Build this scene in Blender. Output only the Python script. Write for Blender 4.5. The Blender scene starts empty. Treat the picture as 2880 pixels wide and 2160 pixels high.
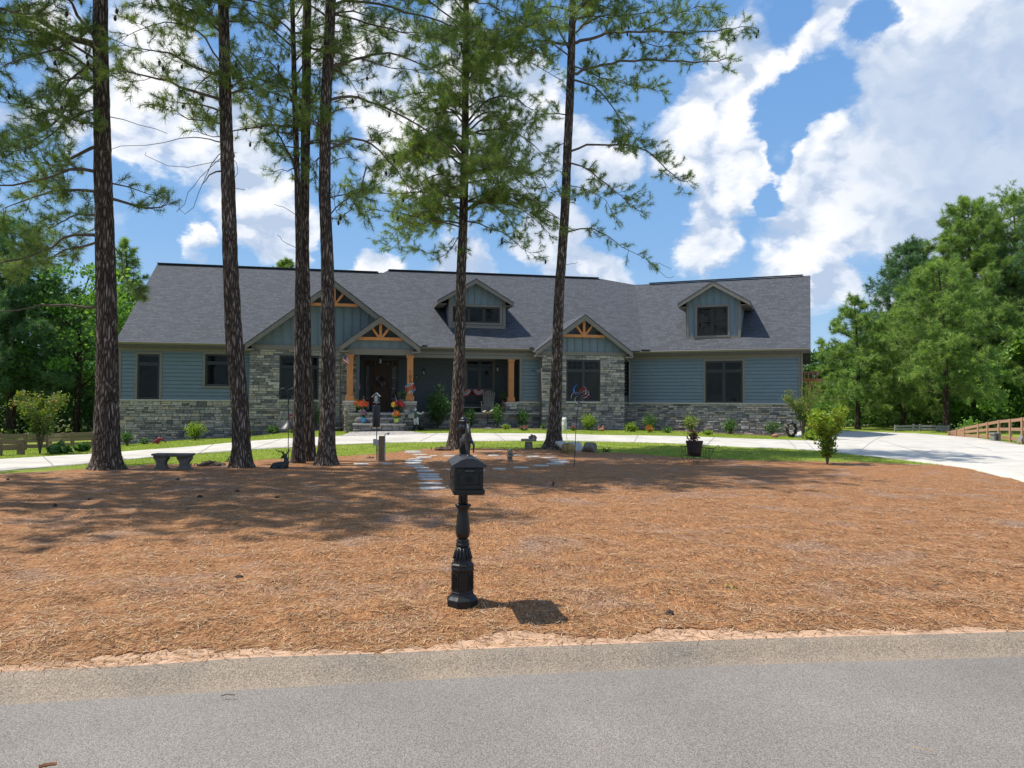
import bpy, bmesh, math, random
import numpy as np
from mathutils import Vector, Matrix
from mathutils.geometry import tessellate_polygon
random.seed(7); RNG = np.random.default_rng(11)
S = bpy.context.scene
# ------------------------------------------------------------------ camera
FPX, CH, PITCH, ROLL = 2100.0, 1.72, math.atan(52/2100), 0.006
cd = bpy.data.cameras.new('camera'); cam = bpy.data.objects.new('camera', cd)
S.collection.objects.link(cam); S.camera = cam
cd.sensor_width = 36; cd.lens = FPX/2880*36; cd.clip_end = 3000; cd.clip_start = 0.05
sp, cp = math.sin(PITCH), math.cos(PITCH)
_R = Vector((1, -ROLL*sp, ROLL*cp)).normalized(); _F = Vector((0, cp, sp)); _U = _R.cross(_F)
cam.matrix_world = Matrix(((_R.x, _U.x, -_F.x, 0), (_R.y, _U.y, -_F.y, 0), (_R.z, _U.z, -_F.z, CH), (0, 0, 0, 1)))
S.render.resolution_x, S.render.resolution_y = 1024, 768
# ------------------------------------------------------------------ light
SUN = Vector((-.57, .05, 1.08)).normalized()          # towards the sun
sd = bpy.data.lights.new('sun', 'SUN'); sd.energy = 4.6; sd.angle = math.radians(.53); sd.color = (1, .95, .87)
so = bpy.data.objects.new('sun', sd); S.collection.objects.link(so)
so.rotation_euler = SUN.to_track_quat('Z', 'Y').to_euler()
S.view_settings.view_transform = 'Standard'; S.view_settings.look = 'None'
S.view_settings.exposure = 0.36; S.view_settings.gamma = 1
if hasattr(S, 'cycles'): S.cycles.max_bounces = 6; S.cycles.transparent_max_bounces = 12

def ray(px, py):
    a = (px-1440)/FPX; b = -(py-1080)/FPX
    a, b = a-ROLL*b, b+ROLL*a
    return Vector((a, cp-b*sp, sp+b*cp))

# ------------------------------------------------------------------ world: sky and cumulus
def build_world():
    w = bpy.data.worlds.new('World'); S.world = w; w.use_nodes = True
    nt = w.node_tree; N = nt.nodes; L = nt.links; N.clear()
    out = N.new('ShaderNodeOutputWorld'); bg = N.new('ShaderNodeBackground'); L.new(bg.outputs[0], out.inputs[0])
    sky = N.new('ShaderNodeTexSky'); sky.sky_type = 'NISHITA'; sky.sun_disc = False
    sky.sun_elevation = math.asin(SUN.z); sky.sun_rotation = math.atan2(SUN.x, SUN.y)
    sky.air_density = 1.3; sky.dust_density = .6; sky.ozone_density = 3.0
    bg.inputs[1].default_value = .12
    tc = N.new('ShaderNodeTexCoord'); dirv = tc.outputs['Generated']
    def M(op, a, b=None, c=None):
        n = N.new('ShaderNodeMath'); n.operation = op
        for i, x in enumerate((a, b, c)):
            if x is None: continue
            if isinstance(x, (int, float)): n.inputs[i].default_value = x
            else: L.new(x, n.inputs[i])
        return n.outputs[0]
    def noise(scale, det, rough, dist=0, off=0, src=dirv, zs=1.6):
        mp = N.new('ShaderNodeMapping'); mp.inputs[1].default_value = (off, off*.7, off*.3)
        mp.inputs[3].default_value = (1, 1, zs)
        L.new(src, mp.inputs[0]); n = N.new('ShaderNodeTexNoise'); n.inputs['Scale'].default_value = scale
        n.inputs['Detail'].default_value = det; n.inputs['Roughness'].default_value = rough; n.inputs['Distortion'].default_value = dist
        L.new(mp.outputs[0], n.inputs['Vector']); return n
    # warp the direction a little so cloud outlines billow
    wn = noise(9, 6, .62)
    vm = N.new('ShaderNodeVectorMath'); vm.operation = 'MULTIPLY_ADD'; L.new(wn.outputs['Color'], vm.inputs[0])
    vm.inputs[1].default_value = (.10, .10, .10); 
    sub = N.new('ShaderNodeVectorMath'); sub.operation = 'SUBTRACT'; L.new(dirv, sub.inputs[0]); sub.inputs[1].default_value = (.05, .05, .05)
    L.new(sub.outputs[0], vm.inputs[2])
    nrm = N.new('ShaderNodeVectorMath'); nrm.operation = 'NORMALIZE'; L.new(vm.outputs[0], nrm.inputs[0]); wd = nrm.outputs[0]
    # cloud masses: (px,py,radius px,stretch) given as sky directions
    blobs = [(2480,120,260,1),(2700,250,300,1),(2850,500,300,1),(2600,470,250,1.2),(2420,620,210,1.2),(2700,690,250,1),(2300,450,110,1),
             (2110,150,150,1),(2290,110,85,1),(2020,260,160,1),(1960,400,140,1),(2040,490,120,1),(1900,560,95,1),(2330,430,110,1),(2290,570,120,1),(2260,690,130,1),(2380,780,130,1),(1700,430,130,1),(1480,420,160,1.3),
             (1980,700,100,1.2),(1660,780,120,1.4),(2280,760,110,1.2),(1440,300,160,1),(1200,430,170,1.3),(1100,220,150,1.2),(900,90,120,1.4),
             (400,300,150,1.5),(560,360,130,1.2),(700,520,110,1),(760,640,130,1),(1020,760,90,1.4),(560,700,60,1),(180,150,110,1.3),(120,330,120,1.5),
             (430,60,100,1.7),(1330,120,140,1),(1550,650,110,1.5),(2080,120,80,1),(1300,760,110,1.5),
             (-400,300,300,1),(-700,700,250,1),(3300,300,500,1),(3300,900,300,1),(1000,-500,350,1),(2200,-600,400,1),(200,-500,300,1)]
    acc = None; shade = None
    for (bx, by, r, s) in blobs:
        d = ray(bx, by).normalized(); ang = r/FPX
        dp = N.new('ShaderNodeVectorMath'); dp.operation = 'DOT_PRODUCT'; L.new(wd, dp.inputs[0]); dp.inputs[1].default_value = d
        mr = N.new('ShaderNodeMapRange'); mr.interpolation_type = 'SMOOTHERSTEP'; mr.inputs[1].default_value = math.cos(ang*1.28); mr.inputs[2].default_value = math.cos(ang*.2)
        L.new(dp.outputs['Value'], mr.inputs[0])
        acc = mr.outputs[0] if acc is None else M('MAXIMUM', acc, M('ADD', mr.outputs[0], M('MULTIPLY', acc, .18)))
    for (bx, by, r) in [(2300,225,85),(2205,310,75),(2190,430,45),(2165,560,50),(2430,60,60),(1760,180,150),(1780,340,120),(1850,30,170),(2150,20,110),(1800,640,110),(1890,560,60),(330,640,150),(40,190,90),(60,470,90),(940,680,70),(2440,770,60),(2400,930,80),(700,130,110),(1060,640,60),(620,930,200),(1440,40,90)]:
        dp = N.new('ShaderNodeVectorMath'); dp.operation = 'DOT_PRODUCT'; L.new(wd, dp.inputs[0]); dp.inputs[1].default_value = ray(bx, by).normalized()
        mr = N.new('ShaderNodeMapRange'); mr.interpolation_type = 'SMOOTHSTEP'; mr.inputs[1].default_value = math.cos(r/FPX*1.25); mr.inputs[2].default_value = math.cos(r/FPX*.3); mr.inputs[4].default_value = .9
        L.new(dp.outputs['Value'], mr.inputs[0]); acc = M('SUBTRACT', acc, mr.outputs[0])
    # sky behind the camera gets ordinary scattered clouds
    sx = N.new('ShaderNodeSeparateXYZ'); L.new(dirv, sx.inputs[0])
    back = N.new('ShaderNodeMapRange'); back.inputs[1].default_value = .35; back.inputs[2].default_value = -.3; L.new(sx.outputs[1], back.inputs[0])
    bn = noise(2.6, 5, .55, 0, 5); bm = N.new('ShaderNodeMapRange'); bm.inputs[1].default_value = .42; bm.inputs[2].default_value = .62; L.new(bn.outputs[0], bm.inputs[0])
    acc = M('MAXIMUM', acc, M('MULTIPLY', back.outputs[0], bm.outputs[0]))
    def billow(dz):
        mp = N.new('ShaderNodeMapping'); mp.inputs[1].default_value = (dz*SUN.x, 0, dz); L.new(wd, mp.inputs[0]); r = None
        for sc_, w_ in ((10, 1.0), (23, .55), (52, .28)):
            v = N.new('ShaderNodeTexVoronoi'); v.inputs['Scale'].default_value = sc_; L.new(mp.outputs[0], v.inputs['Vector'])
            q = M('MULTIPLY', M('SUBTRACT', .45, v.outputs['Distance']), w_); r = q if r is None else M('ADD', r, q)
        return r
    ba, bb = billow(0), billow(.022)
    n1 = noise(14, 10, .64, .2, 2, zs=1.2); n2 = noise(5, 4, .5, 0, 8)
    dens = M('ADD', acc, M('MULTIPLY', M('SUBTRACT', n1.outputs[0], .5), .9))
    dens = M('ADD', dens, M('MULTIPLY', ba, .55))
    dens = M('ADD', dens, M('MULTIPLY', M('SUBTRACT', n2.outputs[0], .5), .5))
    mask = N.new('ShaderNodeMapRange'); mask.interpolation_type = 'SMOOTHSTEP'; mask.inputs[1].default_value = .10; mask.inputs[2].default_value = .86; L.new(dens, mask.inputs[0])
    # cloud tone: bright billows, blue-grey bases in the thick masses
    n3 = noise(7, 8, .58, .3, 13, zs=2.2); tone = M('ADD', M('ADD', M('MULTIPLY', n3.outputs[0], 1.2), M('MULTIPLY', n1.outputs[0], .5)), M('ADD', .22, M('MULTIPLY', M('SUBTRACT', ba, bb), 1.1)))
    tr = N.new('ShaderNodeMapRange'); tr.inputs[1].default_value = .75; tr.inputs[2].default_value = 1.35; L.new(tone, tr.inputs[0])
    dark = None
    for (bx, by, r) in [(2840,420,330),(2620,300,170),(2750,620,170),(1700,620,120),(2650,760,170),(1450,520,200)]:
        dp = N.new('ShaderNodeVectorMath'); dp.operation = 'DOT_PRODUCT'; L.new(wd, dp.inputs[0]); dp.inputs[1].default_value = ray(bx, by).normalized()
        mr = N.new('ShaderNodeMapRange'); mr.interpolation_type = 'SMOOTHSTEP'; mr.inputs[1].default_value = math.cos(r/FPX*1.4); mr.inputs[2].default_value = 1.0
        L.new(dp.outputs['Value'], mr.inputs[0]); dark = mr.outputs[0] if dark is None else M('MAXIMUM', dark, mr.outputs[0])
    tone2 = M('MULTIPLY', tr.outputs[0], M('SUBTRACT', 1.0, M('MULTIPLY', dark, .85)))
    cr = N.new('ShaderNodeValToRGB'); L.new(tone2, cr.inputs[0]); e = cr.color_ramp.elements
    e[0].position = 0; e[0].color = (3.3, 4.05, 5.3, 1); e[1].position = 1; e[1].color = (7.0, 7.05, 7.15, 1)
    m = e.new(.45); m.color = (5.3, 5.7, 6.4, 1)
    tint = N.new('ShaderNodeMix'); tint.data_type = 'RGBA'; tint.blend_type = 'MULTIPLY'; tint.inputs[0].default_value = 1
    L.new(sky.outputs[0], tint.inputs[6]); tint.inputs[7].default_value = SKYTINT
    gr = N.new('ShaderNodeValToRGB'); L.new(sx.outputs[2], gr.inputs[0]); ge_ = gr.color_ramp.elements
    ge_[0].position = 0; ge_[0].color = (2.9, 4.35, 6.0, 1); ge_[1].position = .55; ge_[1].color = (.85, 2.15, 4.75, 1); gm = ge_.new(.2); gm.color = (1.5, 3.0, 5.4, 1)
    sk = N.new('ShaderNodeMix'); sk.data_type = 'RGBA'; sk.inputs[0].default_value = .85; L.new(tint.outputs[2], sk.inputs[6]); L.new(gr.outputs[0], sk.inputs[7])
    mix = N.new('ShaderNodeMix'); mix.data_type = 'RGBA'; L.new(mask.outputs[0], mix.inputs[0]); L.new(sk.outputs[2], mix.inputs[6]); L.new(cr.outputs[0], mix.inputs[7])
    L.new(mix.outputs[2], bg.inputs[0])
SKYTINT = (1.0, 1.0, 1.0, 1)
build_world()

# ------------------------------------------------------------------ helpers
COL = S.collection; ORG = {}
def tag(o, label=None, cat=None, group=None, kind=None):
    if label: o['label'] = label
    if cat: o['category'] = cat
    if group: o['group'] = group
    if kind: o['kind'] = kind
    return o
def thing(name, label, cat, loc=(0, 0, 0), group=None, rz=0):
    o = bpy.data.objects.new(name, None); o.empty_display_size = .2; COL.objects.link(o); o.location = loc
    ORG[o.name] = Vector(loc); return tag(o, label, cat, group)
def link(name, me, mat=None, parent=None, origin=None, smooth=False):
    o = bpy.data.objects.new(name, me); COL.objects.link(o)
    if mat is not None:
        for m in (mat if isinstance(mat, (list, tuple)) else [mat]): me.materials.append(m)
    if parent is not None:
        o.parent = parent; ORG[o.name] = ORG[parent.name]
    else:
        ORG[o.name] = Vector(origin or (0, 0, 0)); o.location = ORG[o.name]
    g = ORG[o.name]
    if g.length > 0: me.transform(Matrix.Translation(-g))
    if smooth: me.shade_smooth()
    return o
def face_uv(me):
    n = len(me.polygons)
    if not n: return
    co = np.empty(len(me.vertices)*3, 'f'); me.vertices.foreach_get('co', co); co = co.reshape(-1, 3)
    no = np.empty(n*3, 'f'); me.polygons.foreach_get('normal', no); no = no.reshape(-1, 3)
    lt = np.empty(n, 'i'); me.polygons.foreach_get('loop_total', lt)
    lv = np.empty(len(me.loops), 'i'); me.loops.foreach_get('vertex_index', lv)
    t = np.cross(np.array([0, 0, 1.]), no); ln = np.linalg.norm(t, axis=1); flat = ln < .05
    t[flat] = (1, 0, 0); ln[flat] = 1; t /= ln[:, None]; b = np.cross(no, t)
    T = np.repeat(t, lt, 0); B = np.repeat(b, lt, 0); P = co[lv]
    uv = np.stack([(P*T).sum(1), (P*B).sum(1)], 1).astype('f')
    l = me.uv_layers.new(name='UVMap'); l.data.foreach_set('uv', uv.ravel())
class MB:
    def __init__(s): s.v = []; s.f = []; s.c = []
    def add(s, vs, fs, c=.5):
        n = len(s.v); s.v += [tuple(p) for p in vs]; s.f += [tuple(i+n for i in f) for f in fs]; s.c += [c]*len(fs); return s
    def hexa(s, p, c=.5):       # 8 corners: bottom 0-3 ccw, top 4-7
        return s.add(p, [(3, 2, 1, 0), (4, 5, 6, 7), (0, 1, 5, 4), (1, 2, 6, 5), (2, 3, 7, 6), (3, 0, 4, 7)], c)
    def box(s, x0, x1, y0, y1, z0, z1, c=.5):
        return s.hexa([(x0,y0,z0),(x1,y0,z0),(x1,y1,z0),(x0,y1,z0),(x0,y0,z1),(x1,y0,z1),(x1,y1,z1),(x0,y1,z1)], c)
    def fbox(s, F, u0, u1, v0, v1, z0, z1, c=.5):
        return s.hexa([F.pt(u0,v0,z0),F.pt(u1,v0,z0),F.pt(u1,v1,z0),F.pt(u0,v1,z0),F.pt(u0,v0,z1),F.pt(u1,v0,z1),F.pt(u1,v1,z1),F.pt(u0,v1,z1)], c)
    def bar(s, p, q, w, h, up=(0, 0, 1), c=.5):
        p, q = Vector(p), Vector(q); d = (q-p).normalized(); up = Vector(up)
        if abs(d.dot(up)) > .95: up = Vector((0, 1, 0))
        x = d.cross(up).normalized()*w/2; y = x.cross(d).normalized()*h/2
        a = [p-x-y, p+x-y, q+x-y, q-x-y, p-x+y, p+x+y, q+x+y, q-x+y]
        return s.hexa(a, c)
    def tube(s, pts, rs, n=8, c=.5, cap=True, jit=0, sq=1.0):
        pts = [Vector(p) for p in pts]
        if isinstance(rs, (int, float)): rs = [rs]*len(pts)
        base = len(s.v); X = None
        for i, p in enumerate(pts):
            d = (pts[min(i+1, len(pts)-1)]-pts[max(i-1, 0)])
            d = d.normalized() if d.length > 1e-9 else Vector((0, 0, 1))
            if X is None:
                X = d.cross(Vector((0, 0, 1)) if abs(d.z) < .9 else Vector((0, 1, 0))).normalized()
            else:
                X = (X-d*X.dot(d)).normalized()
            Y = d.cross(X)
            for k in range(n):
                a = 2*math.pi*k/n; r = rs[i]*(1+jit*random.uniform(-1, 1))
                s.v.append(tuple(p+X*math.cos(a)*r+Y*math.sin(a)*r*sq))
        for i in range(len(pts)-1):
            for k in range(n):
                a = base+i*n+k; b = base+i*n+(k+1) % n
                s.f.append((a, b, b+n, a+n)); s.c.append(c)
        if cap:
            s.f.append(tuple(base+k for k in range(n))[::-1]); s.c.append(c)
            s.f.append(tuple(base+(len(pts)-1)*n+k for k in range(n))); s.c.append(c)
        return s
    def lathe(s, o, prof, n=16, c=.5, ph=0, cap=True):
        o = Vector(o); base = len(s.v)
        for (r, z) in prof:
            for k in range(n):
                a = ph+2*math.pi*k/n; s.v.append((o.x+r*math.cos(a), o.y+r*math.sin(a), o.z+z))
        for i in range(len(prof)-1):
            for k in range(n):
                a = base+i*n+k; b = base+i*n+(k+1) % n
                s.f.append((a, b, b+n, a+n)); s.c.append(c)
        if cap:
            s.f.append(tuple(base+k for k in range(n))[::-1]); s.f.append(tuple(base+(len(prof)-1)*n+k for k in range(n))); s.c += [c, c]
        return s
    def ball(s, o, r, n=10, m=7, c=.5, sc=(1, 1, 1), jit=0, rot=0):
        o = Vector(o); pr = []
        base = len(s.v); cr, sr = math.cos(rot), math.sin(rot)
        for i in range(m+1):
            t = math.pi*i/m
            for k in range(n):
                a = 2*math.pi*k/n; q = r*(1+jit*random.uniform(-1, 1))
                x, y, z = q*max(math.sin(t), .001)*math.cos(a)*sc[0], q*max(math.sin(t), .001)*math.sin(a)*sc[1], -q*math.cos(t)*sc[2]
                s.v.append((o.x+x*cr-y*sr, o.y+x*sr+y*cr, o.z+z))
        for i in range(m):
            for k in range(n):
                a = base+i*n+k; b = base+i*n+(k+1) % n
                s.f.append((a, b, b+n, a+n)); s.c.append(c)
        return s
    def prism(s, pts, off, c=.5):      # planar polygon pts extruded by off
        n = len(pts); off = Vector(off); base = len(s.v)
        s.v += [tuple(p) for p in pts]+[tuple(Vector(p)+off) for p in pts]
        s.f.append(tuple(base+i for i in range(n))[::-1]); s.f.append(tuple(base+n+i for i in range(n))); s.c += [c, c]
        for i in range(n):
            j = (i+1) % n; s.f.append((base+i, base+j, base+n+j, base+n+i)); s.c.append(c)
        return s
    def build(s, name, mat, parent=None, origin=None, smooth=False, bevel=0, uv=True, fix=False):
        me = bpy.data.meshes.new(name); me.from_pydata(s.v, [], s.f)
        if fix:
            bm = bmesh.new(); bm.from_mesh(me); bmesh.ops.recalc_face_normals(bm, faces=bm.faces); bm.to_mesh(me); bm.free()
        a = me.attributes.new('cv', 'FLOAT', 'FACE'); a.data.foreach_set('value', s.c)
        o = link(name, me, mat, parent, origin, smooth)
        if uv:
            me.update(); face_uv(me)
        if bevel:
            b = o.modifiers.new('b', 'BEVEL'); b.width = bevel; b.segments = 2; b.limit_method = 'ANGLE'; b.angle_limit = .6
        return o
def npmesh(name, V, Fc, cv, mat, parent=None, origin=None, smooth=False):
    V = np.asarray(V, 'f'); Fc = np.asarray(Fc, 'i'); k = Fc.shape[1]; me = bpy.data.meshes.new(name)
    me.vertices.add(len(V)); me.vertices.foreach_set('co', V.ravel())
    me.loops.add(Fc.size); me.loops.foreach_set('vertex_index', Fc.ravel())
    me.polygons.add(len(Fc)); me.polygons.foreach_set('loop_start', np.arange(0, Fc.size, k, dtype='i')); me.polygons.foreach_set('loop_total', np.full(len(Fc), k, 'i'))
    me.update(calc_edges=True)
    a = me.attributes.new('cv', 'FLOAT', 'FACE'); a.data.foreach_set('value', np.asarray(cv, 'f'))
    return link(name, me, mat, parent, origin, smooth)
def blob(name, chains, voxel, mat, parent=None, origin=None, extra=None, sm=2):
    """tapered chains and balls fused into one continuous surface"""
    b = MB()
    for pts, rs in chains:
        if len(pts) == 1: b.ball(pts[0], rs[0], 12, 8, sc=rs[1] if len(rs) > 1 else (1, 1, 1))
        else:
            b.tube(pts, rs, 10)
            for p, r in zip(pts, rs): b.ball(p, r*.98, 10, 7)
    if extra: extra(b)
    me = bpy.data.meshes.new(name); me.from_pydata(b.v, [], b.f); t = bpy.data.objects.new('tmp', me); COL.objects.link(t)
    r = t.modifiers.new('r', 'REMESH'); r.mode = 'VOXEL'; r.voxel_size = voxel; r.use_smooth_shade = True
    s = t.modifiers.new('s', 'SMOOTH'); s.iterations = sm; s.factor = .5
    dg = bpy.context.evaluated_depsgraph_get(); m2 = bpy.data.meshes.new_from_object(t.evaluated_get(dg)); bpy.data.objects.remove(t)
    m2.name = name; m2.materials.clear()
    return link(name, m2, mat, parent, origin, True)

# ------------------------------------------------------------------ materials
MATS = {}
def nodes(name):
    m = bpy.data.materials.new(name); m.use_nodes = True; MATS[name] = m
    nt = m.node_tree; b = nt.nodes['Principled BSDF']; return m, nt, nt.nodes, nt.links, b
def ramp(N, L, src, stops):
    cr = N.new('ShaderNodeValToRGB'); e = cr.color_ramp.elements
    while len(e) > 1: e.remove(e[-1])
    e[0].position = stops[0][0]; e[0].color = (*stops[0][1], 1)
    for p, c in stops[1:]:
        x = e.new(p); x.color = (*c, 1)
    if src is not None: L.new(src, cr.inputs[0])
    return cr
def nz(N, L, scale, det=4, rough=.55, vec=None, stretch=None, rot=None, dist=0):
    tc = N.new('ShaderNodeTexCoord'); mp = N.new('ShaderNodeMapping')
    L.new(vec if vec is not None else tc.outputs['Object'], mp.inputs[0])
    if stretch: mp.inputs[3].default_value = stretch
    if rot: mp.inputs[2].default_value = rot
    n = N.new('ShaderNodeTexNoise'); n.inputs['Scale'].default_value = scale; n.inputs['Detail'].default_value = det
    n.inputs['Roughness'].default_value = rough; n.inputs['Distortion'].default_value = dist; L.new(mp.outputs[0], n.inputs['Vector']); return n
def bump(N, L, b, h, strength=.5, dist=.02, prev=None):
    bp = N.new('ShaderNodeBump'); bp.inputs['Strength'].default_value = strength; bp.inputs['Distance'].default_value = dist
    L.new(h, bp.inputs['Height'])
    if prev: L.new(prev.outputs[0], bp.inputs['Normal'])
    L.new(bp.outputs[0], b.inputs['Normal']); return bp
def mixc(N, L, fac, a, b, mode='MIX'):
    m = N.new('ShaderNodeMix'); m.data_type = 'RGBA'; m.blend_type = mode
    for i, x in ((0, fac), (6, a), (7, b)):
        if isinstance(x, (int, float)): m.inputs[i].default_value = x
        elif isinstance(x, tuple): m.inputs[i].default_value = (*x, 1) if len(x) == 3 else x
        else: L.new(x, m.inputs[i])
    return m.outputs[2]
def plain(name, c, rough=.6, var=.25, scale=8, metal=0, bmp=0, spec=None, stretch=None):
    m, nt, N, L, b = nodes(name)
    n = nz(N, L, scale, 5, .6, stretch=stretch)
    lo = tuple(x*(1-var) for x in c); hi = tuple(min(1, x*(1+var)) for x in c)
    cr = ramp(N, L, n.outputs[0], [(.3, lo), (.7, hi)]); L.new(cr.outputs[0], b.inputs['Base Color'])
    b.inputs['Roughness'].default_value = rough; b.inputs['Metallic'].default_value = metal
    if spec is not None: b.inputs['Specular IOR Level'].default_value = spec
    if bmp: bump(N, L, b, n.outputs[0], bmp, .01)
    return m
def attr_ramp(name, stops, rough=.8, ns=30, nv=.35, bmp=0, bd=.02, spec=.3, stretch=None):
    m, nt, N, L, b = nodes(name); at = N.new('ShaderNodeAttribute'); at.attribute_name = 'cv'
    cr = ramp(N, L, at.outputs['Fac'], stops); n = nz(N, L, ns, 6, .65, stretch=stretch)
    g = N.new('ShaderNodeMapRange'); g.inputs[1].default_value = .25; g.inputs[2].default_value = .75; g.inputs[3].default_value = 1-nv; g.inputs[4].default_value = 1+nv
    L.new(n.outputs[0], g.inputs[0]); gc = N.new('ShaderNodeCombineColor')
    for i in range(3): L.new(g.outputs[0], gc.inputs[i])
    L.new(mixc(N, L, 1.0, cr.outputs[0], gc.outputs[0], 'MULTIPLY'), b.inputs['Base Color'])
    b.inputs['Roughness'].default_value = rough; b.inputs['Specular IOR Level'].default_value = spec
    if bmp: bump(N, L, b, n.outputs[0], bmp, bd)
    return m
def leafmat(name, stops, trans=.38, rough=.55):
    m, nt, N, L, b = nodes(name); at = N.new('ShaderNodeAttribute'); at.attribute_name = 'cv'
    cr = ramp(N, L, at.outputs['Fac'], stops); L.new(cr.outputs[0], b.inputs['Base Color']); b.inputs['Roughness'].default_value = rough
    b.inputs['Specular IOR Level'].default_value = .35
    t = N.new('ShaderNodeBsdfTranslucent'); tcol = mixc(N, L, 1.0, cr.outputs[0], (1.5, 1.6, .6), 'MULTIPLY'); L.new(tcol, t.inputs[0])
    mx = N.new('ShaderNodeMixShader'); mx.inputs[0].default_value = trans
    o = N['Material Output']; L.new(b.outputs[0], mx.inputs[1]); L.new(t.outputs[0], mx.inputs[2]); L.new(mx.outputs[0], o.inputs[0])
    return m
def m_shingle():
    m, nt, N, L, b = nodes('shingle'); uv = N.new('ShaderNodeUVMap'); uv.uv_map = 'UVMap'
    br = N.new('ShaderNodeTexBrick'); L.new(uv.outputs[0], br.inputs[0]); br.inputs['Scale'].default_value = 1
    br.inputs['Brick Width'].default_value = .30; br.inputs['Row Height'].default_value = .15; br.inputs['Mortar Size'].default_value = .011
    br.inputs['Mortar Smooth'].default_value = .3; br.inputs['Bias'].default_value = 0; br.offset = .37; br.squash = .8; br.squash_frequency = 3
    br.inputs['Color1'].default_value = (0, 0, 0, 1); br.inputs['Color2'].default_value = (1, 1, 1, 1); br.inputs['Mortar'].default_value = (0, 0, 0, 1)
    n = nz(N, L, 1.4, 3, .5, vec=uv.outputs[0]); n2 = nz(N, L, 160, 2, .6, vec=uv.outputs[0])
    a = N.new('ShaderNodeMath'); a.operation = 'MULTIPLY_ADD'; L.new(n.outputs[0], a.inputs[0]); a.inputs[1].default_value = .25
    L.new(br.outputs['Color'], a.inputs[2])
    cr = ramp(N, L, a.outputs[0], [(.0, (.042, .045, .052)), (.5, (.056, .060, .069)), (1.1, (.074, .079, .090))])
    g = ramp(N, L, n2.outputs[0], [(.3, (.7, .7, .7)), (.7, (1.3, 1.3, 1.3))])
    c = mixc(N, L, 1.0, cr.outputs[0], g.outputs[0], 'MULTIPLY')
    c = mixc(N, L, br.outputs['Fac'], c, (.03, .03, .035)); L.new(c, b.inputs['Base Color']); b.inputs['Roughness'].default_value = .9
    # each course steps down to the next like overlapping tabs
    sx = N.new('ShaderNodeSeparateXYZ'); L.new(uv.outputs[0], sx.inputs[0]); md = N.new('ShaderNodeMath'); md.operation = 'PINGPONG'
    fr = N.new('ShaderNodeMath'); fr.operation = 'FRACT'; dv = N.new('ShaderNodeMath'); dv.operation = 'DIVIDE'; L.new(sx.outputs[1], dv.inputs[0]); dv.inputs[1].default_value = .15
    L.new(dv.outputs[0], fr.inputs[0]); inv = N.new('ShaderNodeMath'); inv.operation = 'SUBTRACT'; inv.inputs[0].default_value = 1; L.new(fr.outputs[0], inv.inputs[1])
    ad = N.new('ShaderNodeMath'); ad.operation = 'MULTIPLY_ADD'; L.new(br.outputs['Color'], ad.inputs[0]); ad.inputs[1].default_value = .5; L.new(inv.outputs[0], ad.inputs[2])
    bump(N, L, b, ad.outputs[0], .8, .02); return m
def m_bark(name, dark, light, s=1):
    m, nt, N, L, b = nodes(name); tc = N.new('ShaderNodeTexCoord'); mp = N.new('ShaderNodeMapping'); mp.inputs[3].default_value = (1, 1, .2)
    L.new(tc.outputs['Object'], mp.inputs[0])
    w = N.new('ShaderNodeTexNoise'); w.inputs['Scale'].default_value = 6; L.new(mp.outputs[0], w.inputs['Vector'])
    ad = N.new('ShaderNodeVectorMath'); ad.operation = 'MULTIPLY_ADD'; L.new(w.outputs['Color'], ad.inputs[0]); ad.inputs[1].default_value = (.16, .16, .16); L.new(mp.outputs[0], ad.inputs[2])
    v = N.new('ShaderNodeTexVoronoi'); v.feature = 'DISTANCE_TO_EDGE'; v.inputs['Scale'].default_value = 17*s; L.new(ad.outputs[0], v.inputs['Vector'])
    vc = N.new('ShaderNodeTexVoronoi'); vc.inputs['Scale'].default_value = 17*s; L.new(ad.outputs[0], vc.inputs['Vector'])
    n = nz(N, L, 40, 5, .7)
    cr = ramp(N, L, v.outputs['Distance'], [(0, (dark[0]*.45, dark[1]*.45, dark[2]*.45)), (.14, dark), (.42, light)])
    sc = N.new('ShaderNodeSeparateColor'); L.new(vc.outputs['Color'], sc.inputs[0])
    pr = ramp(N, L, sc.outputs[0], [(0, (.6, .55, .52)), (.5, (.95, .93, .9)), (1, (1.2, 1.15, 1.15))])
    c = mixc(N, L, 1.0, cr.outputs[0], pr.outputs[0], 'MULTIPLY')
    g = ramp(N, L, n.outputs[0], [(.3, (.65, .65, .65)), (.7, (1.35, 1.35, 1.35))]); c = mixc(N, L, 1.0, c, g.outputs[0], 'MULTIPLY')
    L.new(c, b.inputs['Base Color']); b.inputs['Roughness'].default_value = .95; b.inputs['Specular IOR Level'].default_value = .15
    sm = N.new('ShaderNodeMapRange'); sm.inputs[2].default_value = .22; L.new(v.outputs['Distance'], sm.inputs[0])
    bp = bump(N, L, b, sm.outputs[0], 1.0, .03); bump(N, L, b, n.outputs[0], .6, .012, bp); return m
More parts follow.
